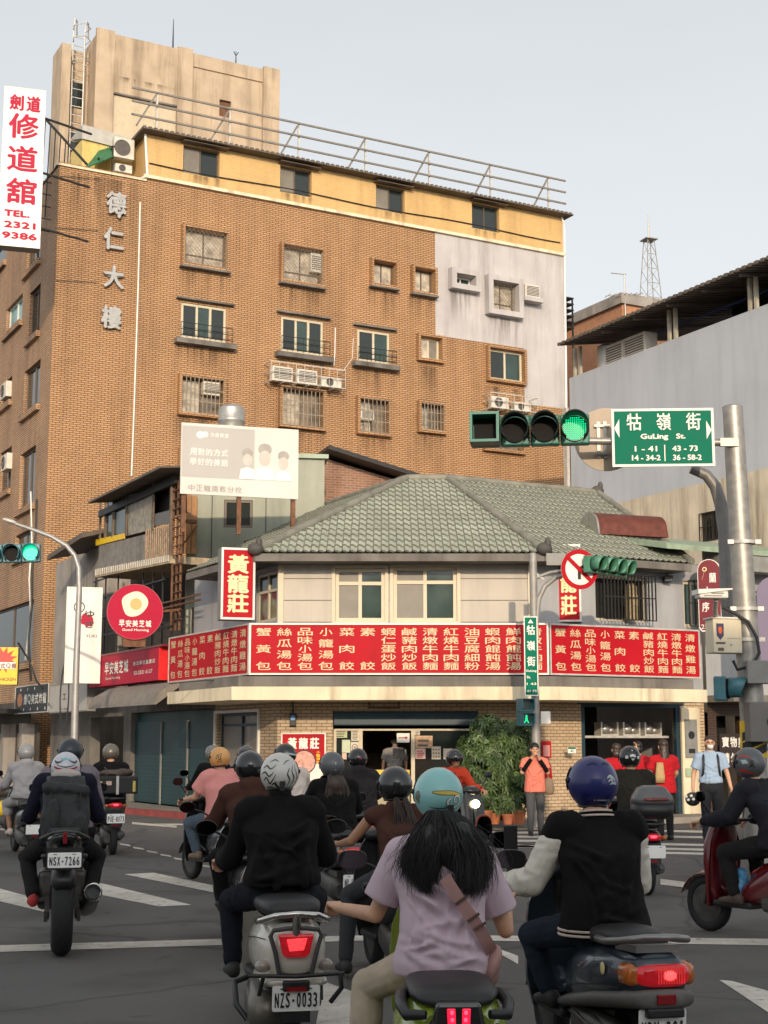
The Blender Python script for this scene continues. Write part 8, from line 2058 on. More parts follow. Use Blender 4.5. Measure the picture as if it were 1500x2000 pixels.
q = MB(); q.tube([(-0.16,-0.48,0.735),(-0.19,-0.66,0.745),(-0.17,-0.82,0.765),(-0.08,-0.90,0.785),(0.06,-0.91,0.785),(0.16,-0.84,0.765),(0.19,-0.68,0.745),(0.16,-0.5,0.735)],0.018,10); q.loft([[(-0.12,-0.62,0.73),(0.12,-0.62,0.73),(0.12,-0.62,0.70),(-0.12,-0.62,0.70)],[(-0.11,-0.86,0.745),(0.11,-0.86,0.745),(0.11,-0.86,0.71),(-0.11,-0.86,0.71)]]); part('grab_rail', q, mat('worn_alloy', (0.26,0.25,0.24), 0.35, 0.7, var=0.15), bs_, 60)
q = MB(); q.ell((-0.19,-0.62,0.61),(0.006,0.028,0.03)); part('emblem', q, GOLDL, bs_, 60)
J = seated(1.06, 0.08, 0.715, 0.24, {'L':(-0.40,0.36,0.94),'R':(0.37,0.36,0.94)}); J['elL'] = V(-0.33,0.02,0.96); J['elR'] = V(0.28,0.03,0.95); shift(J, 0.045)
p = figure('rider in black varsity jacket with cream sleeves and blue helmet on the slate scooter', L, R(rz), J, 1.0, BLACKC, 'long', LEATHW, DENIM, bulk=1.12, hem=-0.06, vox=0.010, wr=0.008, creases=drape(J, 1.1, 9, 26, 0.013, 0.018), glove=CAMO, hemw=1.06)
helmet(p, J['head'], HBLUE, 1.06, R(-3), R(4), low=-0.80, full=True, dec=[('wing_emblem', mat('decal_silver', (0.45,0.50,0.52), 0.35), [('rib', wavy([(14,16,1.2),(24,20,3.2),(34,14,2.4),(38,8,1)]),0), ('rib', wavy([(16,9,1),(26,13,2.4),(30,6,2.0),(42,5,0.8)]),1), ('rib', wavy([(20,3,0.8),(28,5,1.6),(42,1,0.6)]),2)]), ('lower_lettering', mat('decal_silver', (0.45,0.5,0.52)), [('fill',[(a,-30),(a+5,-30),(a+5,-33.5),(a,-33.5)],0) for a in (-18,-9,-3,3,9,15,24)]), ('vent_groove', mat('vent_dark', (0.006,0.007,0.03), 0.5), [('rib', wavy([(-40,44,1),(-22,52,2.4),(-6,46,1)]),0), ('rib', wavy([(8,46,1),(24,52,2.4),(42,44,1)]),0)])])
q = MB(); q.tube([(-0.186,-0.80,0.545),(-0.205,-0.6,0.53),(-0.206,-0.3,0.49),(-0.16,0.0,0.43)],0.003,5); part('panel_seam', q, BLACK, bs_)
q = MB(); q.tube([(-0.16,-0.75,0.30),(-0.2,-0.5,0.30),(-0.18,-0.2,0.33),(-0.12,0.05,0.3)],0.012,7); q.loftY([(-0.7,-0.13,0.24,0.05,0.08),(-0.4,-0.14,0.26,0.06,0.10),(-0.1,-0.12,0.28,0.05,0.08)],14,3); part('engine_guard', q, ENG, bs_, 60)
hp, nk = J['hip'], J['neck']
for z, f in ((-0.045,1.0),(-0.022,1.0)):
    q = MB(); n = 48; q.tube([(hp.x+0.2215*1.125*1.0*math.cos(2*math.pi*i/n),hp.y-0.005+0.167*1.13*1.0*math.sin(2*math.pi*i/n),hp.z+z) for i in range(n+1)],0.007,6); part('hem_stripe', q, WHITEC, p, 60)
for z, r_ in ((0.012,0.088),(-0.012,0.100)):
    q = MB(); q.tube([(nk.x+r_*math.cos(a),nk.y-0.004+r_*math.sin(a),nk.z+z+0.02*math.sin(a)*-0.6) for a in [math.pi+math.pi*i/20 for i in range(21)]],0.006,6); part('collar_stripe', q, WHITEC, p, 60)
mirror(bs_, (-0.22,0.42,1.02), (-0.46,0.46,1.20), 0.06, 0.10, 20, mat('mirror_orange', (0.30,0.07,0.03), 0.4, var=0.3))
ph_ = thing('phone_holder', 'black phone on a handlebar mount beside the orange backed mirror', 'phone', L, R(rz)); q = MB(); q.box(-0.36,-0.28,0.40,0.415,1.10,1.24); q.bar((-0.32,0.41,1.0),(-0.32,0.41,1.1),0.02); part('phone', q, PLB, ph_, bevel=0.005)

# === motorcycle NSX-7266 with rider carrying a large black backpack
rz = 13; L = org(126, 11.95, rz, -0.80, 0.8)
mb = thing('motorcycle', 'naked black motorcycle seen from behind with round exhaust, plate NSX-7266', 'motorcycle', L, R(rz))
wheel(mb, -0.55, 0.315, 0.17); wheel(mb, 0.82, 0.30, 0.12)
q = MB(); q.loftY([(-0.82,0,0.955,0.03,0.02),(-0.78,0,0.94,0.09,0.05),(-0.6,0,0.90,0.14,0.08),(-0.3,0,0.84,0.15,0.10),(0.0,0,0.80,0.13,0.12),(0.4,0,0.88,0.17,0.16),(0.6,0,0.86,0.10,0.12)],22,2.5); part('tail_and_tank', q, BLKP, mb, 180)
q = MB(); q.loftY([(-0.74,0,0.995,0.05,0.015),(-0.70,0,0.99,0.13,0.035),(-0.4,0,0.93,0.15,0.04),(-0.35,0,0.88,0.15,0.05),(0.0,0,0.86,0.12,0.05),(0.15,0,0.87,0.07,0.04)],18,2.8); part('seat', q, SEATM, mb, 180)
q = MB(); q.tube([(-0.17,-0.35,0.90),(-0.19,-0.6,0.93),(-0.10,-0.80,0.985),(0,-0.83,1.0),(0.10,-0.80,0.985),(0.19,-0.6,0.93),(0.17,-0.35,0.90)],0.013,8); part('grab_rail', q, PLG, mb, 60)
q = MB(); q.box(-0.016,0.016,-0.852,-0.80,0.90,0.99); part('tail_light', q, TAILD, mb, bevel=0.006)
q = MB(); q.bar((0,-0.72,0.88),(0,-0.84,0.70),0.12,0.03); q.box(-0.145,0.145,-0.852,-0.838,0.70,0.87); part('plate_bracket', q, PLB, mb)
plate(mb, 0, -0.86, 0.775, 'NSX-7266', 0.262, 0.118, 0.0)
q = MB(); rings = []
for i in range(8):
    a = R(55+i*14); rings.append([(x,-0.55-0.345*math.cos(a),0.315+0.345*math.sin(a)-abs(x)*0.3) for x in (-0.10,-0.05,0,0.05,0.10)])
q.loft(rings, cap=False, closed=False); fo = part('rear_hugger', q, PLB, mb, 180); md = fo.modifiers.new('s','SOLIDIFY'); md.thickness = 0.012
q = MB(); q.loftY([(-0.80,0,0.60,0.05,0.02),(-0.76,0,0.60,0.09,0.07),(-0.6,0,0.62,0.10,0.10),(-0.4,0,0.66,0.08,0.08)],16,3); part('inner_fender', q, PLB, mb, 180)
q = MB()
for s in (-1,1): q.bar((s*0.12,-0.55,0.315),(s*0.12,0.05,0.40),0.035,0.06); q.bar((s*0.13,-0.62,0.315),(s*0.13,-0.48,0.315),0.03,0.08)
part('swingarm', q, ENG, mb)
q = MB(); q.tube([(0.17,0.1,0.33),(0.19,-0.2,0.30),(0.215,-0.36,0.36),(0.235,-0.66,0.50)],[0.03,0.035,0.065,0.07],16); part('exhaust', q, PLB, mb, 50)
q = MB(); q.tube([(0.236,-0.66,0.50),(0.238,-0.675,0.507)],[0.076,0.074],20,False); rg = [(0.236+0.066*math.cos(a),-0.668-0.0,0.504+0.066*math.sin(a)) for a in [2*math.pi*i/20 for i in range(21)]]; q.tube(rg,0.011,8); part('exhaust_ring', q, CHROME, mb, 50)
q = MB(); q.tube([(0.238,-0.672,0.505),(0.2385,-0.676,0.507)],[0.058,0.03],18); part('exhaust_mouth', q, BLACK, mb)
q = MB(); q.box(-0.2,0.2,0.02,0.45,0.30,0.62); part('engine', q, ENG, mb, bevel=0.04)
q = MB(); q.tube([(-0.37,0.42,1.03),(-0.15,0.52,1.03),(0.15,0.52,1.03),(0.37,0.42,1.03)],0.016,8); part('handlebar', q, PLB, mb, 60)
q = MB()
for s in (-1,1): q.tube([(s*0.09,0.55,1.0),(s*0.09,0.80,0.32)],0.03,8); q.bar((s*0.13,-0.05,0.40),(s*0.24,-0.05,0.38),0.025)
part('fork_and_pegs', q, ENG, mb, 60)
for s in (-1,1):
    q = MB(); q.ell((s*0.15,-0.78,0.80),(0.035,0.03,0.022)); part('indicator', q, PLB, mb, 180)
J = seated(1.0, 0.16, 0.86, 0.24, {'L':(-0.30,0.40,1.05),'R':(0.30,0.40,1.05)}, {'L':((-0.30,0.28,0.72),(-0.235,-0.04,0.42)),'R':((0.30,0.28,0.72),(0.235,-0.04,0.42))}); J['head'].z -= 0.10; J['neck'].z -= 0.07; J['elL'] = V(-0.285,0.06,1.08); J['elR'] = V(0.285,0.06,1.08)
p = figure('rider in navy jacket, white patterned helmet and red shoes on the motorcycle', L, R(rz), J, 1.0, NAVYC, pants=CHARC, shoe=mat('red_shoe', (0.34,0.02,0.02), 0.6, var=0.3), bulk=1.02, vox=0.013, wr=0.009)
helmet(p, J['head'], HPAT, 0.98, 0, R(8), low=-0.7, full=True, dec=[('red_band', REDL, [('rib', wavy([(-52,10,2.6),(-20,4,3.4),(20,4,3.4),(52,10,2.6)]),0)]), ('blue_oval', mat('decal_blue', (0.03,0.16,0.42), 0.35), [('fill',[(-28,-10),(-14,-5),(-4,-10),(-6,-20),(-20,-22),(-30,-18)],0),('fill',[(28,-10),(14,-5),(4,-10),(6,-20),(20,-22),(30,-18)],0)]), ('dark_wave', INK, [('rib', wavy([(-60,32,2),(-40,26,4),(-14,36,1)]),0),('rib', wavy([(60,32,2),(40,26,4),(14,36,1)]),0),('rib', wavy([(-66,-8,2),(-48,-12,4),(-36,-26,2)]),0),('rib', wavy([(66,-8,2),(48,-12,4),(36,-26,2)]),0),('rib', wavy([(-40,18,1),(0,12,2),(40,18,1)]),0)]), ('teal_patch', mat('decal_teal', (0.25,0.48,0.50), 0.35), [('fill',[(-30,44),(0,50),(30,44),(20,34),(-20,34)],0)])])
bk = thing('backpack', 'large black roll top backpack on the motorcycle rider in navy', 'backpack', L, R(rz))
BPM = mat('backpack_fabric', (0.022,0.023,0.024), 0.7, var=0.25, vs=6, bump=0.4, bs=60)
q = MB(); q.loftZ([(0.87,0,-0.42,0.15,0.09),(0.92,0,-0.43,0.185,0.12),(1.1,0,-0.42,0.20,0.13),(1.26,0,-0.37,0.185,0.12),(1.36,0,-0.31,0.16,0.10),(1.42,0,-0.27,0.13,0.07)],22,3.0); q.ell((0.08,-0.53,1.02),(0.10,0.06,0.13)); q.ell((-0.09,-0.53,1.08),(0.055,0.05,0.17)); q.cap((-0.14,-0.44,1.33),(0.14,-0.44,1.30),0.055,0.055); organic('pack', q, BPM, bk, 0.012, 4, 0.012, 11)
q = MB()
for s in (-1,1): q.tube([(s*0.12,-0.35,1.36),(s*0.14,-0.16,1.40),(s*0.16,-0.06,1.30)],0.022,8); q.bar((s*0.11,-0.56,0.95),(s*0.12,-0.50,1.3),0.025,0.008)
part('strap', q, BPM, bk, 60)
q = MB(); q.ell((0,-0.24,1.43),(0.13,0.085,0.05)); organic('light_flap', q, mat('grey_flap', (0.42,0.38,0.35), 0.8), bk, 0.012, 3, 0.008, 14)

# === red scooter crossing at the right edge
rz = 36; px0 = 1496; L = V(gx(px0, 13.2, 0.8), 13.2, 0)
rs_ = scooter('shiny red scooter turning left at the right edge of the junction', L, R(rz), dict(col=REDP, plate='', pz=0.5, seat=0.77, wheel=0.25, exh=BLACKM, hi=0.05, front=REDP))
q = MB(); put_char(q, 'Sporty', 0, 0, 0.17, 0.05, 0, 0.03, 0.2); q2 = MB(Matrix.Translation((-0.206,-0.42,0.64)) @ Matrix.Rotation(R(-90),4,'Z') ); q2.add(q.v, q.f); part('lettering', q2, CHROME, rs_)
q = MB(); q.loftZ([(0.26,0,0.50,0.13,0.06,3),(0.42,0,0.53,0.17,0.07,3),(0.62,0,0.53,0.19,0.08,3),(0.80,0,0.52,0.19,0.08,3),(0.93,0,0.49,0.15,0.07,3),(1.0,0,0.46,0.10,0.06,3)],20); part('front_apron', q, REDP, rs_, 180)
q = MB(); q.loftY([(-0.84,0,0.76,0.05,0.04),(-0.74,0,0.70,0.15,0.12),(-0.5,0,0.62,0.20,0.17),(-0.2,0,0.52,0.20,0.17),(0.05,0,0.42,0.17,0.13),(0.3,0,0.33,0.15,0.07)],22,2.8); part('side_cowl', q, REDP, rs_, 180)
J = seated(1.0, 0.16, 0.79, 0.2, {'L':(-0.33,0.44,1.0),'R':(0.33,0.44,1.0)})
p = figure('rider in navy jacket and grey helmet with red stripes on the red scooter', L, R(rz), J, 1.05, mat('night_jacket', (0.013,0.013,0.019), 0.85, bump=0.3, bs=160, spec=0.3), pants=CHARC, shoe=mat('brown_shoe', (0.07,0.045,0.035), 0.6, var=0.3), bulk=1.12, vox=0.012, wr=0.010, yaw=R(-8))
helmet(p, J['head'], HGREY, 1.04, R(-8), R(4), low=-0.75, full=True, dec=[('red_stripe', mat('decal_red', (0.55,0.05,0.03), 0.3), [('rib', wavy([(-95,-28,3),(-70,-22,5),(-45,-30,4),(-20,-36,2)]),0),('rib', wavy([(-100,22,1),(-70,30,3),(-40,24,1)]),0)]), ('silver_flash', mat('decal_silver', (0.45,0.5,0.52)), [('fill',[(-80,14),(-60,16),(-50,4),(-70,0)],0)]), ('dark_patch', INK, [('fill',[(-50,20),(-30,16),(-24,-10),(-48,-12)],0)])])
o = thing('plastic_bag', 'crumpled light blue plastic bag on the red scooter footboard', 'bag', L, R(rz)); q = MB(); q.ell((-0.10,0.24,0.42),(0.09,0.10,0.13)); q.ell((-0.10,0.20,0.52),(0.05,0.06,0.08)); organic('bag', q, mat('blue_plastic', (0.08,0.28,0.50), 0.35, var=0.2, bump=0.4, bs=30), o, 0.015, 2, 0.02, 14)

# === scooter NLJ with long haired rider
def pair(lab_s, lab_p, px, Y, rz, S, J, k=1.0, hm=None, hkw=None, back=-0.86, group=None, **fk):
    L = org(px, Y, rz, back, 0.6)
    s = scooter(lab_s, L, R(rz), S, group) if S else None
    p = figure(lab_p, L, R(rz), J, k, **fk)
    if hm: helmet(p, J['head'], hm, 1.0, **(hkw or {}))
    return L, s, p
J = seated(0.97, 0.06, 0.765, 0.2)
L, s, p = pair('black scooter with bright red tail lamp and plate NLJ beside the lilac T-shirt', 'rider with long brown hair, charcoal jacket and plain grey helmet', 694, 14.6, 17, dict(col=GREYPT, plate='NLJ-2500', pz=0.36, pw=0.26, mx=0.42, mz=1.12, tail=-0.86, railm=PLB), J, 0.97, HGREY, dict(tilt=R(3), dec=[('silver_tip', mat('decal_silver', (0.45,0.5,0.52)), [('fill',[(-4,16),(4,16),(0,4)],0)]),('gold_dot', GOLDL, [('fill',[(-3,-14),(3,-14),(3,-18),(-3,-18)],0)])]), top=BLACKC, pants=BLACKC, bulk=1.1, wr=0.008)
by = J['neck'].y-0.13; hz = J['head'].z
hair(p, 'hair', HAIRBR, [([(-0.05,by+0.04,hz-0.08),(-0.09,by-0.03,hz-0.25),(-0.10,by-0.06,hz-0.5),(-0.06,by-0.09,hz-0.70)],1),([(0.03,by+0.03,hz-0.08),(0.04,by-0.04,hz-0.25),(0.05,by-0.07,hz-0.5),(0.06,by-0.10,hz-0.72)],1),([(0.06,by+0.04,hz-0.08),(0.10,by-0.02,hz-0.25),(0.11,by-0.06,hz-0.45),(0.10,by-0.09,hz-0.62)],1)], 110, 0.022, 0.006, 5, [(V(0,by+0.0,hz-0.2),(0.11,0.06,0.12)),(V(0.01,by-0.03,hz-0.42),(0.10,0.045,0.16))])
# === rider in black hoodie, black helmet
J = seated(1.0, 0.06, 0.765, 0.2)
pair('dark scooter mostly hidden under the rider in the black hoodie', 'rider in dark hooded jacket with round badge on the back and gloss black helmet', 732, 18.6, 15, dict(col=BLKP, plate='', pz=0.4), J, 1.02, HBLK, dict(dec=[('red_badge', REDL, [('fill',[(-8,6),(8,6),(6,-2),(-6,-2)],0)])]), top=mat('dusk_fabric', (0.028,0.023,0.024), 0.9, bump=0.3, bs=160, spec=0.2), hood=True, bulk=1.1)
# === woman in tank top, glossy black helmet
J = seated(0.92, 0.06, 0.72, 0.2, {'L':(-0.36,0.34,0.94),'R':(0.32,0.36,0.98)}, {'L':((-0.30,0.22,0.58),(-0.36,0.10,0.12)),'R':None}); J['elL'] = V(-0.33,0.06,0.98)
L, s, p = pair('dark red scooter hidden between the lilac and black riders', 'woman in brown tank top with bare arms and gloss black helmet', 836, 10.2, 14, dict(col=PLB, plate='', pz=0.4, mx=0.42, mz=1.1), J, 0.94, HBLK, dict(yaw=R(6), low=-0.72), top=BROWNC, sleeve='none', pants=mat('grey_leggings', (0.028,0.030,0.034), 0.9), skin=SKINT, bulk=0.92, vox=0.011, ext={'L':V(-0.2,0.9,0.1),'R':V(0.2,0.9,0.1)})
by = J['neck'].y-0.11; hz = J['head'].z
hair(p, 'hair', HAIRBR, [([(-0.02,by+0.04,hz-0.08),(-0.01,by-0.02,hz-0.25),(0.02,by-0.03,hz-0.5),(0.03,by-0.05,hz-0.7)],1),([(0.05,by+0.04,hz-0.08),(0.08,by-0.02,hz-0.25),(0.09,by-0.03,hz-0.5),(0.07,by-0.05,hz-0.7)],1)], 90, 0.025, 0.005, 6)
# === pink shirt rider, orange helmet
J = seated(1.02, 0.02, 0.77, 0.24)
L, s, p = pair('dark scooter carrying the rider in pink turned left', 'stout rider in pink T-shirt, grey blue jeans and orange helmet', 492, 17.6, 34, dict(col=GREYPT, plate='', pz=0.42, front=BLKP), J, 1.06, HORG, dict(yaw=R(6), dec=[('leopard_patch', mat('decal_leopard', (0.10,0.05,0.02), 0.5), [('fill',[(-48+dx,8+dz),(-43+dx,10+dz),(-39+dx,6+dz),(-42+dx,1+dz),(-47+dx,2+dz)],0) for dx,dz in ((0,0),(11,4),(-11,-4),(2,12),(12,-8),(-8,8),(4,-12),(-2,-22),(14,16),(14,-20))])]), top=PINK, sleeve='short', pants=JEANS, bulk=1.2, shoe=mat('sandal', (0.20,0.14,0.09), 0.7))
# === black jacket rider ahead of pink
J = seated(1.0, 0.05, 0.80, 0.2)
pair('black scooter ahead of the rider in pink', 'rider in black jacket and dull grey helmet directly ahead of the pink shirt', 448, 22.5, 24, dict(col=BLKP, plate='', pz=0.42), J, 1.0, HGREY, dict(dec=[('silver_tip', mat('decal_silver', (0.45,0.5,0.52)), [('fill',[(0,4),(8,4),(4,-6)],0)])]), top=BLACKC, bulk=1.12)
# === brown hoodie
J = seated(1.0, 0.06, 0.77, 0.22)
pair('black scooter with round mirrors carrying the rider in the brown hoodie', 'rider in rust brown hoodie and dark helmet left of the silver flame helmet', 534, 11.9, 18, dict(col=GREYPT, plate='', pz=0.42, mx=0.46, mz=1.14, rmir=True), J, 1.04, HBLK, dict(), top=BROWNC, hood=True, bulk=1.08, wr=0.008)
# === white jacket
J = seated(1.04, 0.04, 0.80, 0.2)
pair('dark scooter under the rider in the white jacket', 'rider in off white jacket and black helmet with goggles', 592, 17.0, 18, dict(col=BLKP, plate='', pz=0.42, mx=0.34), J, 1.04, HBLK, dict(yaw=R(20), dec=[('goggle_strap', mat('decal_silver', (0.45,0.5,0.52)), [('rib', wavy([(-70,2,3),(-30,6,4),(0,4,4.5),(30,0,4),(70,-4,3)]),0)])]), top=WHITEC, bulk=1.1)
# === grey hoodie rider, far left
J = seated(1.0, 0.05, 0.82, 0.22)
pair('dark scooter with the rider in grey at the left edge', 'rider in pale grey hooded jacket and shorts with light grey helmet', 68, 22.2, 24, dict(col=GREYPT, plate='', pz=0.42), J, 1.0, HLG, dict(dec=[('silver_tip', mat('decal_silver', (0.45,0.5,0.52)), [('fill',[(-2,10),(6,10),(2,0)],0)])]), top=GREYC, hood=True, legs='knee', pants=GREYC, skin=SKINT, bulk=1.14, hem=-0.02, hemw=1.1, shoe=WHITEC)
# === mauve jacket rider ahead of the motorcycle
J = seated(1.06, 0.05, 0.84, 0.22)
pair('dark scooter hidden ahead of the naked motorcycle', 'rider in mauve grey jacket and matt navy helmet ahead of the motorcycle', 134, 14.7, 13, dict(col=GREYPT, plate='', pz=0.42), J, 1.06, paint('navy_shell', (0.020,0.026,0.036), 0.4, 0.2), dict(), top=LAV, bulk=1.16, wr=0.008)
# === courier with big top box
J = seated(1.03, 0.05, 0.80, 0.22)
L, s, p = pair('black scooter with a big riveted top box, glowing lamp and plate PUE-8173', 'rider in black T-shirt with a sling strap and bronze grey helmet', 226, 22.6, 17, dict(col=PLG, plate='PUE-8173', pz=0.56, lz=0.76, seat=0.82, hi=0.02, pw=0.27), J, 1.03, HMET, dict(), top=BLACKC, sleeve='short', bulk=1.1)
q = MB(); q.box(-0.31,0.31,-0.98,-0.55,0.93,1.19); part('top_box', q, mat('box_black', (0.014,0.013,0.013), 0.6, var=0.2), s, bevel=0.02)
q = MB()
for s_ in (-1,1): q.box(s_*0.20-0.02+s_*0.05,s_*0.20+0.02+s_*0.05,-0.985,-0.981,0.96,1.12)
part('box_reflector', q, mat('reflector_yellow', (0.55,0.42,0.10), 0.4), s)
q = MB(); q.box(-0.02,0.02,-0.99,-0.981,0.92,1.2); part('box_strap', q, PALEM, s)
q = MB(); q.box(-0.17,-0.09,-0.985,-0.981,1.06,1.12); part('box_sticker', q, PAPERP, s)
o = thing('folded_cloth', 'crumpled brown rain cape strapped on the black top box', 'cloth', L, R(17)); q = MB(); q.ell((-0.05,-0.75,1.23),(0.24,0.15,0.05)); q.ell((0.12,-0.78,1.25),(0.12,0.1,0.05)); organic('cape', q, OLIVEC if False else mat('brown_cape', (0.10,0.075,0.06), 0.9, var=0.3), o, 0.02, 3, 0.03, 12)
q = MB(); q.bar((-0.13,-0.30,1.32),(0.15,-0.345,1.02),0.05,0.012); part('sling_strap', q, mat('grey_strap', (0.10,0.095,0.09), 0.8), p)
# === olive jacket rider with grey top case
J = seated(1.0, 0.05, 0.80, 0.2)
L, s, p = pair('dark scooter with a grey top case ahead of the varsity jacket', 'rider in dark olive jacket and black helmet with white stickers', 1276, 16.6, 6, dict(col=BLKP, plate='', pz=0.5, lz=0.66), J, 1.0, HBLK, dict(dec=[('white_sticker', mat('decal_white', (0.66,0.68,0.62)), [('fill',[(-40,10),(-26,10),(-26,-4),(-40,-4)],0),('fill',[(26,8),(40,8),(40,-6),(26,-6)],0),('fill',[(-14,14),(0,18),(14,14),(16,2),(-16,2)],0),('fill',[(-10,-4),(0,-16),(10,-4)],0),('fill',[(-5,34),(0,42),(5,34)],0)])]), top=OLIVEC, bulk=1.1, wr=0.006)
q = MB(); q.loftZ([(0.86,0,-0.84,0.17,0.14,3),(0.90,0,-0.85,0.22,0.18,3.2),(1.03,0,-0.85,0.235,0.19,3.2)],24); part('top_case', q, PLB, s, 180)
q = MB(); q.loftZ([(1.031,0,-0.85,0.238,0.193,3.2),(1.10,0,-0.85,0.225,0.18,3),(1.20,0,-0.83,0.16,0.13,2.6),(1.225,0,-0.83,0.10,0.08,2.4)],24); part('top_case_lid', q, mat('case_grey', (0.11,0.108,0.11), 0.4, coat=0.3), s, 180)
q = MB(); q.loftY([(-1.045,0,1.075,0.11,0.015),(-1.02,0,1.075,0.15,0.025),(-0.95,0,1.075,0.16,0.025)],16,3); part('case_reflector', q, mat('case_red', (0.16,0.03,0.025), 0.25), s, 180)
# === oncoming riders with lit headlights
J = seated(1.0, 0.06, 0.74, 0.22)
L = V(gx(886, 22.5, 0.8), 22.5, 0)
scooter('oncoming scooter with a glaring headlight beside the leafy shrub', L, R(212), dict(col=BLKP, plate='', headlight=1, hlz=0.80))
p = figure('oncoming rider in orange red jacket half hidden by the turquoise helmet', L, R(205), J, 1.0, ORANGEC, face=True, bulk=1.12); helmet(p, J['head'], HBLK)
J = seated(1.0, 0.06, 0.80, 0.2)
L = V(gx(480, 20.5, 0.8), 20.5, 0)
scooter('oncoming scooter with a lit headlight behind the brown hoodie', L, R(190), dict(col=GREYPT, plate='', headlight=1, hlz=0.98))
p = figure('oncoming rider in dark jacket hidden behind the brown hoodie', L, R(190), J, 0.96, CHARC, face=True); helmet(p, J['head'], HGREY)
# === parked scooters on the left kerb
for i, (px, Y, c, lb) in enumerate(((2, 27, paint('yellow_gloss', (0.62,0.45,0.02)), 'parked yellow and black scooter at the left edge'), (-22, 29, BLKP, 'parked black scooter at the left edge behind the yellow one'))):
    scooter(lb, V(gx(px, Y, 0.5), Y, 0), R(70), dict(col=c, plate='', tail=-0.82))

# ---------------------------------------------------------------- people on foot
def hairdo(p, J, m, k=1.0, yaw=0.0, long=0.0, seed=1):
    c = J['head']; q = MB(); Rz = Matrix.Rotation(yaw,3,'Z')
    q.ell(c+Rz@V(0,-0.016,0.042)*k,(0.087*k,0.100*k,0.083*k),16,12,Rz); q.ell(c+Rz@V(0,-0.05,-0.03)*k,(0.082*k,0.062*k,0.085*k),14,10,Rz)
    if long: q.ell(c+Rz@V(0,-0.085,-0.02-long*0.5)*k,(0.085*k,0.045*k,long*0.62*k),14,10,Rz)
    organic('hair', q, m, p, 0.011, 4, 0.006, 24, (1,1,0.3))
# woman in coral top holding something up to her face
Y = 27.6; x = gx(1045, Y)
J = standing(0.985, {'L':((-0.24,0.06,1.16),(-0.05,0.20,1.44)),'R':((0.25,0.08,1.17),(0.06,0.20,1.46))}, 0.10)
p = figure('woman in coral top and grey trousers crossing with both hands raised to her face', (x, Y, 0), R(182), J, 0.985, CORAL, 'short', None, GREYT, face=True, hem=-0.12, bulk=0.98, curl=1.2, ext={'L':V(0.4,0.3,0.8),'R':V(-0.4,0.3,0.8)})
hairdo(p, J, HAIRB)
q = MB()
for n in 'LR':
    a, b = J['el'+n], J['ha'+n]; q.cap(a+(b-a)*0.15, a+(b-a)*0.8, 0.045, 0.038)
part('arm_sleeve', q, BLACKC, p, 180)
o = thing('shoulder_bag', 'beige shoulder bag hanging at the side of the woman in coral', 'bag', (x, Y, 0), R(182)); q = MB(); q.loftZ([(0.74,-0.27,0.02,0.06,0.05),(0.80,-0.27,0.02,0.09,0.06),(1.0,-0.26,0.02,0.08,0.05),(1.05,-0.25,0.02,0.04,0.03)],16); part('bag', q, mat('beige_canvas', (0.22,0.16,0.11), 0.8), o, 180); q = MB(); q.tube([(-0.25,0.02,1.03),(-0.22,0.03,1.3),(-0.13,0.02,1.43)],0.012,6); part('strap', q, mat('beige_canvas', (0.2,0.15,0.1)), o)
# man in light blue shirt with mask
Y = 25.6; x = gx(1389, Y)
J = standing(1.06, {'L':((-0.27,0.0,1.10),(-0.31,0.10,0.86)),'R':((0.27,-0.02,1.10),(0.30,0.08,0.84))}, 0.06)
p = figure('man in light blue short sleeved shirt and white mask with a backpack', (x, Y, 0), R(176), J, 1.06, SKYC, 'short', None, mat('dark_trousers', (0.012,0.013,0.018), 0.9), face=True, hem=0.03, bulk=0.95)
hairdo(p, J, mat('dark_brown_hair', (0.03,0.018,0.012), 0.5, var=0.3))
q = MB(); q.ell(J['head']+V(0,0.073,-0.062),(0.056,0.042,0.046)); part('face_mask', q, mat('mask_white', (0.72,0.70,0.66), 0.8), p, 180)
q = MB(); 
for s in (-1,1): q.annulus((J['head'].x+s*0.036,J['head'].z-0.004),0.022,0.027,J['head'].y+0.100,J['head'].y+0.104,18)
part('glasses', q, BLACK, p)
q = MB()
for s in (-1,1): q.tube([(s*0.10,-0.10,1.50),(s*0.11,0.0,1.535),(s*0.125,0.11,1.45),(s*0.13,0.145,1.30),(s*0.145,0.13,1.16),(s*0.17,0.0,1.08)],0.018,6)
part('backpack_strap', q, BLACK, p, 60)
o = thing('carried_helmet', 'black helmet with white stickers held by the man in the light blue shirt', 'helmet', (x, Y, 0), R(176)); Mh = V(0.33,0.12,0.74)
q = MB(); q.ell(Mh,(0.13,0.14,0.12),18,12); part('shell', q, HBLK, o, 180)
q = MB()
for a, e in ((0.4,0.3),(1.2,0.5),(2.0,0.2),(1.5,0.0),(0.8,-0.1)): d = V(math.cos(a)*math.cos(e),math.sin(a)*math.cos(e),math.sin(e)); q.ell(Mh+V(d.x*0.13,d.y*0.14,d.z*0.12),(0.03,0.03,0.025),8,6)
part('sticker', q, WHITE, o, 180)
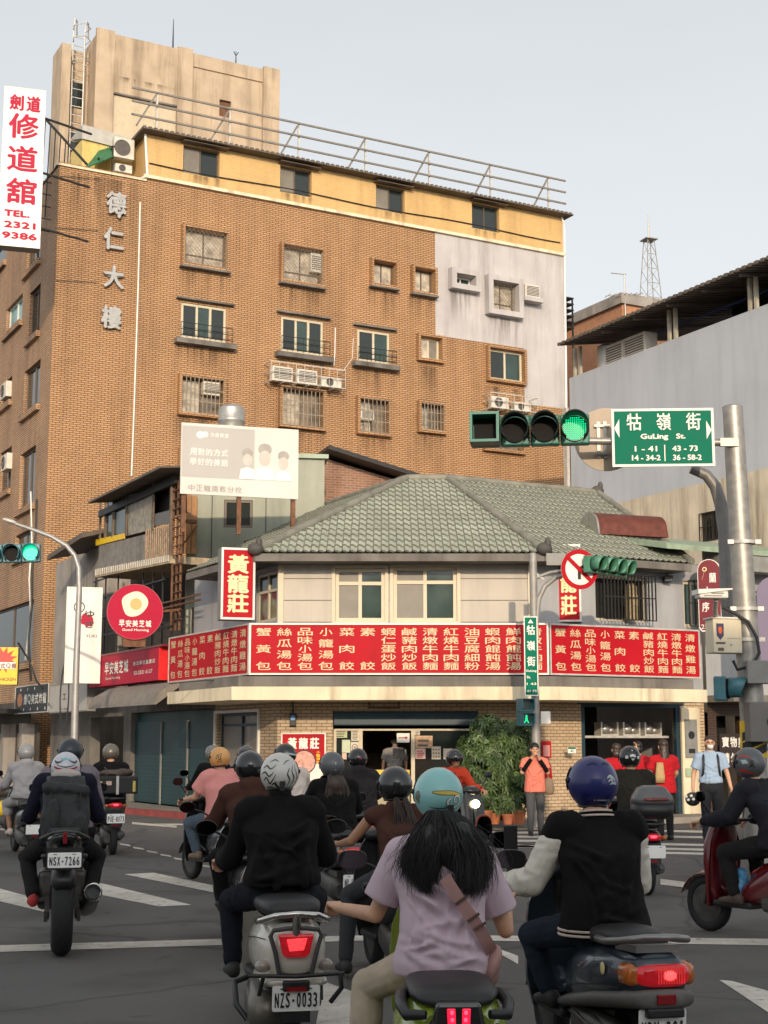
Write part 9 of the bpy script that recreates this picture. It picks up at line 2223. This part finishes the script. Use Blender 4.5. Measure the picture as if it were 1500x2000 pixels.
# two women in red T-shirts and a dark haired passer-by
Y = 26.2; x = gx(1298, Y)
J = standing(1.02, {'L':((-0.25,0.05,1.14),(-0.22,0.22,0.98)),'R':((0.24,0.05,1.14),(0.22,0.22,1.0))}, 0.08)
p = figure('woman with very long dark hair in red T-shirt walking away', (x, Y, 0), R(8), J, 1.02, REDC, 'short', None, mat('black_skirt_trousers', (0.012,0.011,0.011), 0.9), hem=-0.12, bulk=0.98, hemw=1.05); hairdo(p, J, HAIRBR, 1.02, 0, 0.42)
o = thing('tote_bag', 'tan bag on the shoulder of the woman in red with long hair', 'bag', (x, Y, 0), R(8)); q = MB(); q.loftZ([(1.0,-0.13,-0.17,0.08,0.04),(1.1,-0.13,-0.17,0.09,0.05),(1.35,-0.12,-0.15,0.06,0.03)],14); part('bag', q, mat('tan_canvas', (0.42,0.28,0.13), 0.8, var=0.2), o, 180)
Y = 26.6; x = gx(1206, Y)
J = standing(0.98, {'L':((-0.25,0.05,1.14),(-0.24,0.20,0.95)),'R':((0.36,0.06,1.32),(0.40,0.10,1.60))}, 0.0)
p = figure('woman in red T-shirt raising one arm, half hidden by the blue helmet', (x, Y, 0), R(4), J, 0.98, REDC, 'short', None, mat('black_skirt_trousers', (0.012,0.011,0.011)), ext={'R':V(-0.1,0.1,1)}, curl=0.5, hem=-0.12); hairdo(p, J, HAIRBR, 0.98, 0, 0.12)
Y = 27.4; x = gx(1248, Y)
J = standing(1.0); p = figure('dark haired passer-by in red behind the white stickered helmet', (x, Y, 0), R(5), J, 1.0, REDC, 'short', None, CHARC); hairdo(p, J, HAIRB)
# cook behind the counter
Y = 32.7; x = gx(771, Y)
J = standing(1.0); p = figure('cook in grey with a white mask standing inside the shop doorway', (x, Y, 0.13), R(180), J, 1.0, GREYC, 'short', None, CHARC, face=True); hairdo(p, J, HAIRB)
q = MB(); q.ell(J['head']+V(0,0.07,-0.06),(0.053,0.04,0.042)); part('face_mask', q, mat('mask_white', (0.7,0.7,0.66)), p, 180)
